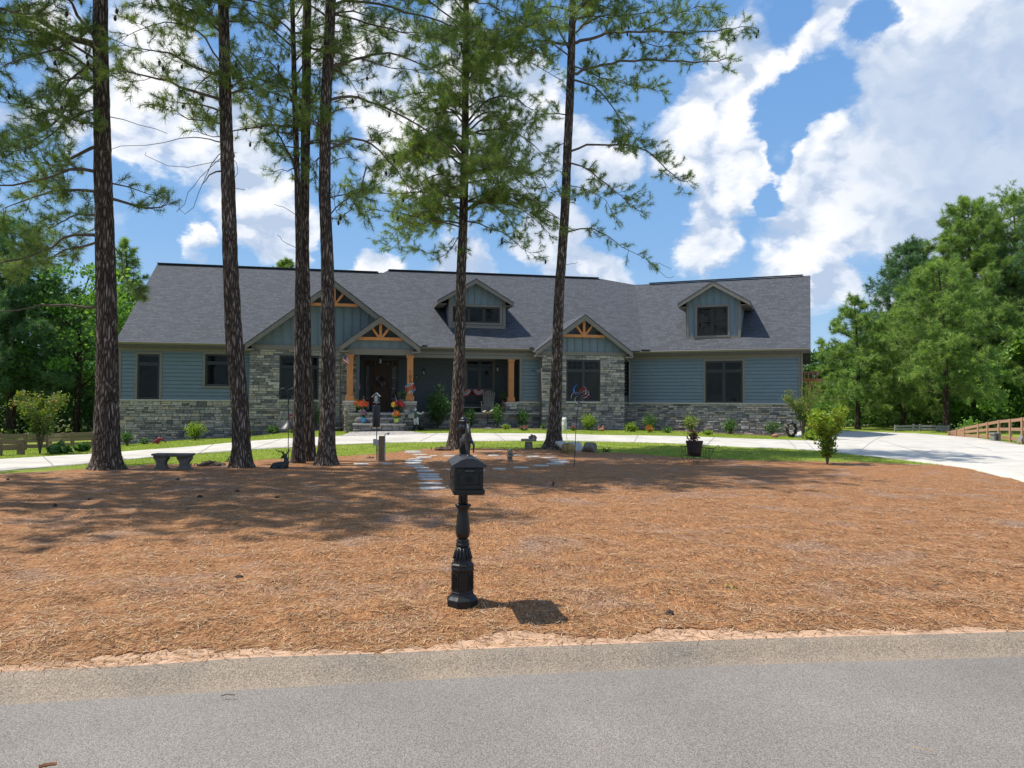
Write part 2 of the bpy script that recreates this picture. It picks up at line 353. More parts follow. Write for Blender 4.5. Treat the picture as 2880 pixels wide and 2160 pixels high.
def m_straw():
    m, nt, N, L, b = nodes('pine_straw'); tc = N.new('ShaderNodeTexCoord')
    hs = None
    for i, (ang, sc) in enumerate([(.1, 9), (.7, 11), (1.3, 8), (1.9, 10), (2.5, 12)]):
        n = nz(N, L, sc*5, 2, .5, stretch=(1, .16, 1), rot=(0, 0, ang), dist=1.2)
        if hs is None: hs = n.outputs[0]
        else:
            x = N.new('ShaderNodeMath'); x.operation = 'MAXIMUM'; L.new(hs, x.inputs[0]); L.new(n.outputs[0], x.inputs[1]); hs = x.outputs[0]
    cr = ramp(N, L, hs, [(.47, (.14, .054, .021)), (.56, (.255, .112, .043)), (.65, (.375, .186, .077)), (.77, (.48, .28, .135))])
    big = nz(N, L, .9, 5, .6, dist=.5); f = N.new('ShaderNodeMapRange'); f.inputs[1].default_value = .52; f.inputs[2].default_value = .68; L.new(big.outputs[0], f.inputs[0])
    f2 = N.new('ShaderNodeMath'); f2.operation = 'MULTIPLY'; L.new(f.outputs[0], f2.inputs[0]); f2.inputs[1].default_value = .55
    hsv = N.new('ShaderNodeHueSaturation'); hsv.inputs['Saturation'].default_value = .42; hsv.inputs['Value'].default_value = .85; L.new(cr.outputs[0], hsv.inputs['Color'])
    c = mixc(N, L, f2.outputs[0], cr.outputs[0], hsv.outputs[0])
    mid = nz(N, L, 3.2, 4, .6); mv = ramp(N, L, mid.outputs[0], [(.3, (.78, .76, .74)), (.7, (1.2, 1.18, 1.15))]); c = mixc(N, L, 1.0, c, mv.outputs[0], 'MULTIPLY')
    L.new(c, b.inputs['Base Color']); b.inputs['Roughness'].default_value = .8; b.inputs['Specular IOR Level'].default_value = .25
    bp = bump(N, L, b, hs, 1.0, .03); bump(N, L, b, mid.outputs[0], .6, .06, bp); return m
def m_speckle(name, base, chips, scale, rough=.85, patch=None, pscale=.7):
    m, nt, N, L, b = nodes(name); tc = N.new('ShaderNodeTexCoord')
    v = N.new('ShaderNodeTexVoronoi'); v.inputs['Scale'].default_value = scale; L.new(tc.outputs['Object'], v.inputs['Vector'])
    sc = N.new('ShaderNodeSeparateColor'); L.new(v.outputs['Color'], sc.inputs[0]); cr = ramp(N, L, sc.outputs[0], [(i/(len(chips)-1), c) for i, c in enumerate(chips)])
    e = ramp(N, L, v.outputs['Distance'], [(.3, (1, 1, 1)), (.8, (.55, .55, .55))]); c = mixc(N, L, .62, cr.outputs[0], base)
    c = mixc(N, L, 1.0, c, e.outputs[0], 'MULTIPLY')
    n = nz(N, L, pscale, 5, .6); p = ramp(N, L, n.outputs[0], patch or [(.3, (.86, .86, .86)), (.7, (1.12, 1.12, 1.12))])
    c = mixc(N, L, 1.0, c, p.outputs[0], 'MULTIPLY'); L.new(c, b.inputs['Base Color']); b.inputs['Roughness'].default_value = rough
    bump(N, L, b, v.outputs['Distance'], .5, -.006); return m
def m_grass(name, a, c_, d):
    m, nt, N, L, b = nodes(name); n = nz(N, L, 60, 4, .7); n2 = nz(N, L, 1.1, 5, .6)
    ad = N.new('ShaderNodeMath'); ad.operation = 'MULTIPLY_ADD'; L.new(n.outputs[0], ad.inputs[0]); ad.inputs[1].default_value = .6; L.new(n2.outputs[0], ad.inputs[2])
    cr = ramp(N, L, ad.outputs[0], [(.55, a), (.8, c_), (1.0, d)]); L.new(cr.outputs[0], b.inputs['Base Color']); b.inputs['Roughness'].default_value = .85
    b.inputs['Specular IOR Level'].default_value = .15; bump(N, L, b, n.outputs[0], .8, .04); return m
def m_concrete():
    m, nt, N, L, b = nodes('driveway_concrete'); n = nz(N, L, .8, 6, .65); n2 = nz(N, L, 90, 3, .6)
    cr = ramp(N, L, n.outputs[0], [(.3, (.41, .38, .325)), (.55, (.53, .495, .43)), (.75, (.58, .545, .48))]); g = ramp(N, L, n2.outputs[0], [(.3, (.9, .9, .9)), (.7, (1.08, 1.08, 1.08))])
    c = mixc(N, L, 1.0, cr.outputs[0], g.outputs[0], 'MULTIPLY'); n3 = nz(N, L, 5, 6, .75, stretch=(1, .25, 1)); s = ramp(N, L, n3.outputs[0], [(.60, (1, 1, 1)), (.72, (.86, .83, .8))])
    c = mixc(N, L, 1.0, c, s.outputs[0], 'MULTIPLY'); L.new(c, b.inputs['Base Color']); b.inputs['Roughness'].default_value = .9; bump(N, L, b, n2.outputs[0], .3, .005); return m
def m_wood(name, a, c_, scale=6, rough=.65, axis=2):
    m, nt, N, L, b = nodes(name); st = [5, 5, 5]; st[axis] = .5
    n = nz(N, L, scale, 6, .65, stretch=tuple(st), dist=.6); cr = ramp(N, L, n.outputs[0], [(.3, a), (.7, c_)]); L.new(cr.outputs[0], b.inputs['Base Color'])
    b.inputs['Roughness'].default_value = rough; bump(N, L, b, n.outputs[0], .4, .01); return m
def m_glass():
    m, nt, N, L, b = nodes('window_glass'); b.inputs['Base Color'].default_value = (.01, .012, .014, 1); b.inputs['Roughness'].default_value = .03
    n = nz(N, L, .8, 2, .5); bump(N, L, b, n.outputs[0], .12, .02)
    t = N.new('ShaderNodeBsdfTransparent'); t.inputs[0].default_value = (.6, .62, .64, 1); mx = N.new('ShaderNodeMixShader'); mx.inputs[0].default_value = .6
    L.new(b.outputs[0], mx.inputs[1]); L.new(t.outputs[0], mx.inputs[2]); L.new(mx.outputs[0], N['Material Output'].inputs[0]); return m
SHING = m_shingle(); STRAW = m_straw(); GLASS = m_glass(); CONC = m_concrete()
BARK = m_bark('pine_bark', (.115, .092, .075), (.31, .262, .222)); BARKF = m_bark('far_bark', (.07, .05, .04), (.17, .13, .11), .8)
TWIG = plain('twig_bark', (.12, .09, .07), .9, .3, 20)
STONE = attr_ramp('ledge_stone', [(0, (.12, .115, .12)), (.2, (.205, .195, .20)), (.4, (.28, .265, .258)), (.62, (.355, .33, .31)), (.8, (.43, .395, .365)), (.93, (.42, .335, .265)), (1, (.50, .465, .435))], .85, 9, .45, .9, .03)
MORTAR = plain('mortar', (.16, .15, .14), .95); CAPST = plain('cap_stone', (.42, .40, .37), .85, .15, 20, bmp=.2)
SIDING = plain('blue_siding', (.138, .185, .225), .62, .06, 3, spec=.4); BATTEN = plain('blue_batten_board', (.13, .175, .215), .62, .06, 3)
TRIM = plain('taupe_trim', (.17, .152, .135), .6, .08, 4); DKWALL = plain('dark_blue_grey_wall', (.085, .10, .115), .7, .08, 3)  # DKWALL is darker than the siding, on porch walls and gable recesses
BLACK = plain('black_frame', (.012, .013, .014), .35, .2, 10); GUT = plain('gutter_metal', (.18, .162, .145), .35, .05, 4)
CEDAR = m_wood('cedar', (.37, .135, .042), (.53, .225, .08)); CEDARH = m_wood('cedar_beam', (.42, .155, .05), (.58, .25, .09), axis=0)
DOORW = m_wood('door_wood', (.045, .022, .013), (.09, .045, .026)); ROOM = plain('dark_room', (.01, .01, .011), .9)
BLIND = plain('blind_cloth', (.10, .09, .078), .8, .1, 3); SOFFIT = plain('soffit', (.10, .09, .082), .8)
IRON = plain('black_cast_iron', (.007, .0073, .008), .42, .25, 25, metal=.0, bmp=.25, spec=.4)
IRONM = plain('matt_black_steel', (.014, .014, .015), .45, .2, 12)
BENCHM = plain('shade_darkened_concrete', (.115, .11, .098), .9, .4, 9, bmp=.7); GSTONE = plain('cast_concrete', (.20, .195, .175), .9, .4, 9, bmp=.7); GSTONE2 = plain('weathered_statue_stone', (.17, .15, .12), .9, .45, 12, bmp=.8)  # BENCHM: the cast concrete darkened, tree shade put into its colour
ASPH = m_speckle('asphalt', (.255, .226, .194), [(.11, .098, .084), (.215, .19, .162), (.285, .252, .215), (.45, .405, .35)], 140)
GUTC = m_speckle('gutter_aggregate', (.30, .237, .175), [(.15, .122, .094), (.26, .208, .155), (.345, .277, .205), (.50, .42, .325)], 100, patch=[(.3, (.72, .76, .8)), (.7, (1.15, 1.1, 1.03))], pscale=1.4)
LAWN = m_grass('lawn_turf', (.12, .17, .02), (.21, .27, .035), (.30, .32, .06)); FLOOR = m_grass('forest_floor', (.05, .07, .02), (.08, .10, .03), (.13, .13, .05))
BEDM = m_speckle('bed_mulch', (.15, .10, .07), [(.08, .05, .035), (.2, .13, .09), (.36, .27, .2)], 14)
DIRT = plain('red_clay', (.47, .30, .19), .95, .2, 6, bmp=.6)
WHITE = plain('white_paint', (.62, .61, .58), .6, .08, 10)
def flat(name, c, rough=.6): return plain(name, c, rough, .12, 12)
RED = flat('red_cloth', (.42, .03, .035)); BLUE = flat('navy_cloth', (.03, .045, .16)); WHT = flat('white_cloth', (.62, .6, .58))
# ------------------------------------------------------------------ terrain
HX = [-60,-30,-19,-14,-9,-1,6,14,22,60]; HZ = [-.55,-.5,-.43,-.07,.32,.40,.32,.12,0,0]
def sstep(t): t = min(1, max(0, t)); return t*t*(3-2*t)
def gz(x, y):
    v = 0
    for i in range(len(HX)-1):
        if HX[i] <= x <= HX[i+1]:
            v = HZ[i]+(HZ[i+1]-HZ[i])*sstep((x-HX[i])/(HX[i+1]-HX[i])); break
    else: v = HZ[0] if x < HX[0] else HZ[-1]
    return v*sstep((y-21)/15)
def gp(px, py, z=None):
    d = ray(px, py); h = 0 if z is None else z
    for _ in range(12):
        k = (h-CH)/d.z if d.z < -1e-4 else 80
        k = min(k, 160); P = Vector((0, 0, CH))+d*k
        if z is not None: return P
        h = .6*h+.4*gz(P.x, P.y)
    return Vector((P.x, P.y, gz(P.x, P.y)))
def at(px, py, Y):       # the point seen at a pixel, Y metres in front of the camera
    d = ray(px, py); return Vector((0, 0, CH))+d*(Y/d.y)
def sheet(name, pts, off, step, mat, kind='structure', zf=gz, thick=.0, disp=None):
    bm = bmesh.new(); vs = [bm.verts.new((p[0], p[1], 0)) for p in pts]
    for t_ in tessellate_polygon([[Vector((p[0], p[1], 0)) for p in pts]]): bm.faces.new([vs[i] for i in t_])
    xs = [p[0] for p in pts]; ys = [p[1] for p in pts]
    for lo, hi, ax in ((min(xs), max(xs), 0), (min(ys), max(ys), 1)):
        t = math.floor(lo/step)*step+step
        while t < hi:
            co = [0, 0, 0]; co[ax] = t; no = [0, 0, 0]; no[ax] = 1
            if -60 < t < 75: bmesh.ops.bisect_plane(bm, geom=bm.verts[:]+bm.edges[:]+bm.faces[:], plane_co=co, plane_no=no, dist=1e-4)
            t += step
    bmesh.ops.remove_doubles(bm, verts=bm.verts[:], dist=.002)
    for v in bm.verts:
        v.co.z = zf(v.co.x, v.co.y)+off+(disp(v.co.x, v.co.y) if disp else 0)
    if thick:
        be = [e for e in bm.edges if len(e.link_faces) == 1]
        r = bmesh.ops.extrude_edge_only(bm, edges=be)
        for g in r['geom']:
            if isinstance(g, bmesh.types.BMVert): g.co.z -= thick
    bm.normal_update()
    bmesh.ops.reverse_faces(bm, faces=[f for f in bm.faces if f.normal.z < 0]); bm.normal_update()
    me = bpy.data.meshes.new(name); bm.to_mesh(me); bm.free()
    return tag(link(name, me, mat, smooth=True), kind=kind)
def G(px, py): p = gp(px, py); return (p.x, p.y)
def G0(px, py, z=-.0): p = gp(px, py, z); return (p.x, p.y)
def wob(x, y, s=1): return (math.sin(x*1.7+y*.9)+math.sin(x*.63-y*2.1+1.3)+math.sin(x*3.1+y*2.7+.4)*.6)*s

g = sheet('ground', [(-400, -30), (400, -30), (400, 900), (-400, 900)], -.16, 5, FLOOR)
# road, gutter and the clay edge of the verge
gt = [G0(x, y) for x, y in ((-900, 1965), (0, 1897), (390, 1878), (716, 1855), (1042, 1845), (1440, 1827), (2091, 1803), (2880, 1782), (4200, 1760))]
gb = [G0(x, y, -.06) for x, y in ((-900, 2085), (0, 1985), (716, 1939), (1440, 1900), (2091, 1871), (2880, 1848), (4200, 1820))]
def far(p, q, t): return (p[0]+(p[0]-q[0])*t, p[1]+(p[1]-q[1])*t)
gt = [far(gt[0], gt[1], 25)]+gt+[far(gt[-1], gt[-2], 8)]; gb = [far(gb[0], gb[1], 25)]+gb+[far(gb[-1], gb[-2], 8)]
def gut():
    # rolled kerb: a strip across the pan, sampled along its length
    n = 160; rows = 9; V = []; Fc = []
    def along(pl, x):
        for i in range(len(pl)-1):
            if pl[i][0] <= x <= pl[i+1][0]:
                t = (x-pl[i][0])/(pl[i+1][0]-pl[i][0]); return pl[i][1]+(pl[i+1][1]-pl[i][1])*t
        return pl[0][1] if x < pl[0][0] else pl[-1][1]
    for i in range(n+1):
        x = -22+44*i/n
        y0, y1 = along(gb, x), along(gt, x)
        for j in range(rows):
            t = j/(rows-1); z = -.063+.075*sstep((t-.3)/.6)-.012*math.sin(math.pi*min(1, t/.4))
            V.append((x, y0+(y1-y0)*t+(.0 if j < rows-1 else .03), z))
    for i in range(n):
        for j in range(rows-1):
            a = i*rows+j; Fc.append((a, a+rows, a+rows+1, a+1))
    return tag(npmesh('kerb_gutter', V, Fc, [.5]*len(Fc), GUTC, smooth=True), kind='structure')
gut()
sheet('road', gb+[(40, -25), (-40, -25)], -.058, 2, ASPH, zf=lambda x, y: 0)
dz = lambda x, y: .0
dline = [(p[0], p[1]+.75) for p in gt][::-1]
dpoly = []
for i in range(90):
    x = 20-40*i/89; base = np.interp(x, [p[0] for p in gt], [p[1] for p in gt]); dpoly.append((x, base+.9))
sheet('clay_verge', [(p[0], p[1]+.01) for p in gt if abs(p[0]) < 21]+dpoly, .012, .5, DIRT, zf=lambda x, y: 0)
# lawn, driveway, walk, bed, straw
sheet('lawn', [(-60, 8), (60, 8), (60, 58), (-60, 58)], -.004, 1.0, LAWN)
near = [(-1500, 1432), (-300, 1348), (0, 1325), (226, 1307), (353, 1293), (542, 1277), (646, 1270), (723, 1264), (881, 1255), (942, 1251), (1095, 1245), (1258, 1243), (1323, 1241), (1616, 1240), (1700, 1242), (1871, 1246),
        (2093, 1258), (2200, 1261), (2302, 1268), (2379, 1276), (2525, 1292), (2650, 1308), (2720, 1318), (2880, 1356), (3150, 1450), (3400, 1580)]
farp = [(3500, 1330), (3100, 1272), (2880, 1251), (2743, 1231), (2580, 1219), (2482, 1216), (2400, 1213), (2330, 1212), (2325, 1232), (2295, 1239), (2093, 1234), (1903, 1227), (1650, 1223), (1616, 1221), (1400, 1219), (1193, 1219),
        (1154, 1218), (1000, 1222), (960, 1226), (881, 1230), (705, 1241), (646, 1246), (407, 1266), (258, 1277), (0, 1292), (-300, 1308), (-1500, 1362)]
sheet('driveway', [G(*p) for p in near]+[(8.3, 6.0), (17.5, 7.3)]+[G(*p) for p in farp], .012, 1.0, CONC, thick=.06)
PAVE = m_speckle('paver', (.42, .38, .35), [(.33, .29, .27), (.42, .39, .36), (.5, .46, .43)], 7)
# dark control joints sawn across the slab
jb = MB()
def joint(b, a, c):
    A = gp(*a); B = gp(*c); n = 30
    d = (B-A).normalized().cross(Vector((0, 0, 1)))*.011
    for i in range(n):
        p = A.lerp(B, i/n); q = A.lerp(B, (i+1)/n)
        for r in (p, q): r.z = gz(r.x, r.y)+.0165
        b.add([p-d, p+d, q+d, q-d], [(0, 1, 2, 3)])
for a, c in (((1595, 1241), (1593, 1221)), ((1785, 1243), (1795, 1225)), ((1420, 1241), (1390, 1219)), ((1990, 1251), (2010, 1231)), ((1180, 1243), (1230, 1219)), ((2240, 1263), (2215, 1238)), ((2290, 1267), (2262, 1239)),
             ((705, 1265), (790, 1236)), ((800, 1259), (870, 1232)), ((350, 1292), (330, 1271)), ((560, 1276), (600, 1251)), ((2470, 1238), (2590, 1275)), ((2715, 1250), (2790, 1268)), ((150, 1311), (120, 1284)), ((2500, 1287), (2880, 1300)), ((2500, 1216), (2420, 1268))): joint(jb, a, c)
tag(jb.build('driveway_joints', flat('joint_dark', (.16, .15, .14), .9)), kind='structure')

class Frame:
    def __init__(s, Y0, m):
        n = math.hypot(1, m); s.u = Vector((1/n, m/n, 0)); s.v = Vector((-m/n, 1/n, 0)); s.o = Vector((0, Y0, 0))
    def pt(s, u, v, z): return s.o+s.u*u+s.v*v+Vector((0, 0, z))
    def on(s, px, py, v=0):
        d = ray(px, py); k = (s.v.dot(s.o)+v)/s.v.dot(d); P = Vector((0, 0, CH))+d*k; return s.u.dot(P-s.o), P.z
    def U(s, px, v=0): return s.on(px, 1100, v)[0]
    def rect(s, x0, y0, x1, y1, v=0):
        a = s.on(x0, y0, v); b = s.on(x1, y0, v); c = s.on(x0, y1, v); d = s.on(x1, y1, v)
        return a[0], b[0], (c[1]+d[1])/2, (a[1]+b[1])/2
    def pl(s, px, py, ve, ze, t):
        d = ray(px, py); dv = s.v.dot(d); v0 = -s.v.dot(s.o); k = (ze-t*ve+t*v0-CH)/(d.z-t*dv); P = Vector((0, 0, CH))+d*k
        return s.u.dot(P-s.o), s.v.dot(P-s.o), P.z
A = Frame(39.3, .2); B = Frame(43.6, -.40)
# foundation beds along the walls
def wallbed(F, u0, u1, v, w, name):
    n = 40; pts = []
    for i in range(n+1):
        u = u0+(u1-u0)*i/n; p = F.pt(u, v-w-.08*math.sin(i*1.3), 0); pts.append((p.x, p.y))
    for u in (u1, u0): p = F.pt(u, v+.3, 0); pts.append((p.x, p.y))
    sheet(name, pts, .02, .6, BEDM, thick=.05)
# mulch bed of pine straw
mt = [(-1400, 1395), (-300, 1345), (0, 1336), (120, 1329), (250, 1320), (430, 1309), (560, 1306), (640, 1302), (760, 1294), (870, 1290), (942, 1286), (1063, 1278), (1134, 1270), (1200, 1263), (1255, 1262), (1323, 1262), (1420, 1264), (1518, 1265),
      (1600, 1268), (1650, 1272), (1776, 1277), (1903, 1287), (2000, 1292), (2093, 1296), (2200, 1298), (2308, 1300), (2450, 1303), (2560, 1307), (2650, 1309), (2720, 1320), (2880, 1358), (3150, 1453), (3400, 1583)]
mp = []
pts0 = [G(*p) for p in mt]
for i in range(len(pts0)-1):
    p, q = pts0[i], pts0[i+1]; L = math.hypot(q[0]-p[0], q[1]-p[1]); n = max(1, min(30, int(L/.35)))
    for k in range(n):
        t = k/n; mp.append((p[0]+(q[0]-p[0])*t+random.uniform(-.05, .05), p[1]+(q[1]-p[1])*t+random.uniform(-.10, .10)))
mp.append(pts0[-1])
me_ = []
xs_ = [p[0] for p in gt]; ys_ = [p[1] for p in gt]
for i in range(420):
    x = 9.5-22*i/419; e = np.interp(x, xs_, ys_)
    w = .03+.08*max(0, math.sin(x*1.3+.8))+.10*max(0, math.sin(x*3.7+1))+.26*math.exp(-((x+2.35)/.55)**2)+.2*math.exp(-((x+.05)/.5)**2)+.22*math.exp(-((x-1.3)/.35)**2)+.12*math.exp(-((x-2.6)/.8)**2)+random.uniform(-.05, .07)
    me_.append((x, e+w))
def mdisp(x, y):
    k = 1-.75*sstep((y-10)/9)
    e = sstep((y-float(np.interp(x, xs_, ys_))-.1)/.6)
    return .003+e*k*max(0, .012*wob(x*2.1, y*2.3)+.009*wob(x*5.3+2, y*4.7)+.025)
MULCH_POLY = mp+me_
sheet('pine_straw_bed', MULCH_POLY, .012, .22, STRAW, disp=mdisp, thick=.03)

# ------------------------------------------------------------------ house
HOUSE = thing('house', 'long low house with blue siding, ledge stone base and grey shingle roof', 'house', tuple(A.pt(-2, 6, .4)))
def stones(b, F, u0, u1, z0, z1, v, holes=(), seed=1, d=.13, zlow=None):
    rnd = random.Random(seed); zs = sorted({z0, z1}|{h[2] for h in holes if z0 < h[2] < z1}|{h[3] for h in holes if z0 < h[3] < z1})
    for za, zb in zip(zs[:-1], zs[1:]):
        zm = (za+zb)/2; segs = [(u0, u1)]
        for h in holes:
            if h[2] < zm < h[3]:
                ns = []
                for s0, s1 in segs:
                    if h[0] > s0: ns.append((s0, min(s1, h[0])))
                    if h[1] < s1: ns.append((max(s0, h[1]), s1))
                segs = [q for q in ns if q[1]-q[0] > .01]
        z = za
        while z < zb-.005:
            h = rnd.choice([.075, .1, .12, .15, .18]);
            if zb-z-h < .07: h = zb-z
            for s0, s1 in segs:
                u = s0
                while u < s1-.005:
                    w = rnd.uniform(.16, .5) if h > .1 else rnd.uniform(.22, .6)
                    if s1-u-w < .14: w = s1-u
                    parts = [(z, z+h)]
                    if h > .17 and rnd.random() < .45: q = z+h*rnd.uniform(.4, .6); parts = [(z, q), (q, z+h)]
                    for a0, a1 in parts:
                        c = rnd.random(); p = [rnd.uniform(.0, .035) for _ in range(4)]; g_ = .007; o = rnd.uniform(0, .03)
                        ca, cb, cz0, cz1 = u+g_, u+w-g_, a0+g_, a1-g_; j = lambda: rnd.uniform(0, .008)
                        f = [F.pt(ca+j(), v-o-p[0], cz0+j()), F.pt(cb-j(), v-o-p[1], cz0+j()), F.pt(cb-j(), v-o-p[2], cz1-j()), F.pt(ca+j(), v-o-p[3], cz1-j())]
                        k = [F.pt(ca, v+d, cz0), F.pt(cb, v+d, cz0), F.pt(cb, v+d, cz1), F.pt(ca, v+d, cz1)]
                        b.add(f+k, [(0, 1, 2, 3), (0, 4, 5, 1), (1, 5, 6, 2), (2, 6, 7, 3), (3, 7, 4, 0)], c)
                    u += w
            z += h
def backing(b, F, u0, u1, z0, z1, v0, v1, holes=()):
    zs = sorted({z0, z1}|{h[2] for h in holes}|{h[3] for h in holes})
    for za, zb in zip(zs[:-1], zs[1:]):
        zm = (za+zb)/2; segs = [(u0, u1)]
        for h in holes:
            if h[2] < zm < h[3]:
                segs = [q for s0, s1 in segs for q in ((s0, min(s1, h[0])), (max(s0, h[1]), s1)) if q[1]-q[0] > .01]
        for s0, s1 in segs: b.fbox(F, s0, s1, v0, v1, za, zb)
def wall_stone(F, u0, u1, z0, z1, v, holes=(), seed=1, thick=.3):
    b = MB(); stones(b, F, u0, u1, z0, z1, v, holes, seed); o = b.build('stone_facing', STONE, HOUSE)
    b = MB(); backing(b, F, u0, u1, z0, z1-.005, v+.012, v+thick, holes); b.build('mortar_backing', MORTAR, o)
    return o
def siding(F, u0, u1, z0, z1, v, mat=None, name='siding', holes=(), rise=.185):
    b = MB(); z = z0
    while z < z1-.01:
        h = min(rise, z1-z)
        segs = [(u0, u1)]
        for hh in holes:
            if hh[2] < z+h/2 < hh[3]: segs = [q for s0, s1 in segs for q in ((s0, min(s1, hh[0])), (max(s0, hh[1]), s1)) if q[1]-q[0] > .01]
        for s0, s1 in segs:
            p = [F.pt(s0, v-.034, z), F.pt(s1, v-.034, z), F.pt(s1, v+.05, z), F.pt(s0, v+.05, z), F.pt(s0, v-.004, z+h-.013), F.pt(s1, v-.004, z+h-.013), F.pt(s1, v+.05, z+h-.013), F.pt(s0, v+.05, z+h-.013)]
            b.hexa(p)
        z += h
    for s0, s1 in [(u0, u1)]: backing(b, F, u0, u1, z0, z1, v+.052, v+.2, holes)
    return b.build(name, mat or SIDING, HOUSE)
def window(F, r, v, nx=2, transom=.3, trim=.0, blind=.75, grid=False, depth=.08, sillz=None, parent=None, split=False, bd=.3):
    """r = u0,u1,z0,z1 outer frame; recessed panes, frame bars, blinds behind the glass"""
    u0, u1, z0, z1 = r; P = parent or HOUSE; f = MB(); w = .055; d0, d1 = v-.015, v+.075
    f.fbox(F, u0, u0+w, d0, d1, z0, z1); f.fbox(F, u1-w, u1, d0, d1, z0, z1); f.fbox(F, u0+w, u1-w, d0, d1, z0, z0+w); f.fbox(F, u0+w, u1-w, d0, d1, z1-w, z1)
    zt = z1-(z1-z0)*transom if transom else z1-w
    if transom: f.fbox(F, u0+w, u1-w, d0+.003, d1-.003, zt-.05, zt+.05)
    cells = []
    for i in range(nx):
        a = u0+w+(u1-u0-2*w)*i/nx; c = u0+w+(u1-u0-2*w)*(i+1)/nx
        if i: f.fbox(F, a-.05, a+.05, d0+.006, d1-.006, z0+w, zt-.05);
        if i and transom: f.fbox(F, a-.05, a+.05, d0+.006, d1-.006, zt+.05, z1-w)
        a2 = a+(.05 if i else 0); c2 = c-(.05 if i < nx-1 else 0)
        cells.append((a2, c2, z0+w, zt-(.05 if transom else 0)));
        if transom: cells.append((a2, c2, zt+.05, z1-w))
    s = .035   # inner sash of every light
    for (a, c, e, g_) in cells:
        for q in ((a, a+s, e, g_), (c-s, c, e, g_), (a+s, c-s, e, e+s), (a+s, c-s, g_-s, g_)): f.fbox(F, q[0], q[1], v+.004, v+.055, q[2], q[3])
    if grid:
        for (a, c, e, g_) in cells[1::2] if transom else cells:
            for t in (1/3, 2/3): f.fbox(F, a+(c-a)*t-.008, a+(c-a)*t+.008, v+.02, v+.03, e, g_)
            f.fbox(F, a, c, v+.018, v+.032, (e+g_)/2-.008, (e+g_)/2+.008)
    if split:
        for (a, c, e, g_) in cells: f.fbox(F, a, c, v+.01, v+.05, (e+g_)/2-.025, (e+g_)/2+.025)
    fo = f.build('window', BLACK, P)
    for (a, c, e, g_) in cells:
        g2 = MB(); p = [F.pt(a+s, v+.035, e+s), F.pt(c-s, v+.035, e+s), F.pt(c-s, v+.035, g_-s), F.pt(a+s, v+.035, g_-s)]; g2.add(p, [(0, 1, 2, 3)]); g2.build('pane', GLASS, fo if P is HOUSE else P)
    if P is HOUSE:
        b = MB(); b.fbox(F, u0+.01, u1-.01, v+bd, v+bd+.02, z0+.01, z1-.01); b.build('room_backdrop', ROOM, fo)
        if blind:
            b = MB(); zb = zt-.05 if transom else z1-w; z = z0+w+(zb-z0-w)*(1-blind)
            while z < zb:
                b.fbox(F, u0+w, u1-w, v+.09, v+.11, z, z+.036); z += .045
            b.build('blind', BLIND, fo)
    return fo
def casing(F, r, v, w=.13, name='window_casing', d=.045, sill=True):
    u0, u1, z0, z1 = r; b = MB(); e = v-d
    b.fbox(F, u0-w, u0, e, v+.02, z0, z1); b.fbox(F, u1, u1+w, e, v+.02, z0, z1); b.fbox(F, u0-w, u1+w, e-.006, v+.02, z1, z1+w)
    if sill: b.fbox(F, u0-w, u1+w, e-.02, v+.02, z0-w*.8, z0)
    return b.build(name, TRIM, HOUSE)
def gable(F, px_apex, py_apex, px_l, px_r, py_foot, v, depth, vface, face_bottom, name='gable', ov=.32, ridge_end=None, parent=HOUSE, thick=.16, fascia=.24):
    """projecting gable roof: two slabs, rake boards; returns apex/feet in (u,z)"""
    ua, za = F.on(px_apex, py_apex, v); ul = F.on(px_l, py_foot, v)[0]; ur = F.on(px_r, py_foot, v)[0]; zf = (F.on(px_l, py_foot, v)[1]+F.on(px_r, py_foot, v)[1])/2
    um = (ul+ur)/2; ua = um; hw = (ur-ul)/2; t = (za-zf)/hw
    b = MB()
    for s in (-1, 1):
        b.prism([F.pt(um, v-.01, za), F.pt(um+s*hw, v-.01, zf), F.pt(um+s*hw, v+depth, zf), F.pt(um, v+depth, za)], Vector((0, 0, -.05)))
    b.build(name+'_roof', SHING, parent, fix=True)
    r = MB()
    for s in (-1, 1):
        r.prism([F.pt(um, v, za-.052), F.pt(um+s*hw, v, zf-.052), F.pt(um+s*hw, v, zf-.052-fascia), F.pt(um, v, za-.052-fascia*1.15)], F.v*.04)
        r.prism([F.pt(um, v+.041, za-.054), F.pt(um+s*hw, v+.041, zf-.054), F.pt(um+s*hw, v+.041, zf-.08), F.pt(um, v+.041, za-.08)], F.v*(vface-v))
        # level return at the foot of the rake
        r.fbox(F, min(um+s*hw, um+s*(hw-.42)), max(um+s*hw, um+s*(hw-.42)), v+.002, v+.42, zf-.052-fascia-.02, zf-.052-fascia+.05)
    r.build('rake_board', TRIM, parent, fix=True)
    return um, za, hw, zf, t
def batten_face(F, um, za, hw, zf, zb, v, ztop=None, mat=None, step=.41):
    """board and batten triangle below the rakes, from zb up (cut at ztop)"""
    t = (za-zf)/hw; zt = za if ztop is None else ztop; b = MB()
    def wz(z): return max(.0, min(hw, (za-z)/t))
    pts = [F.pt(um-wz(zb)+.02, v, zb), F.pt(um+wz(zb)-.02, v, zb), F.pt(um+wz(zt), v, zt-.02)]
    if zt < za-.01: pts.append(F.pt(um-wz(zt), v, zt-.02))
    b.prism(pts, F.v*.12)
    k = -math.floor(wz(zb)/step)*step
    while k < wz(zb)-.03:
        top = min(zt, za-abs(k)*t)-.06
        if top > zb+.05: b.fbox(F, um+k-.022, um+k+.022, v-.05, v+.01, zb, top)
        k += step
    return b.build('batten_siding', mat or BATTEN, HOUSE, fix=True)
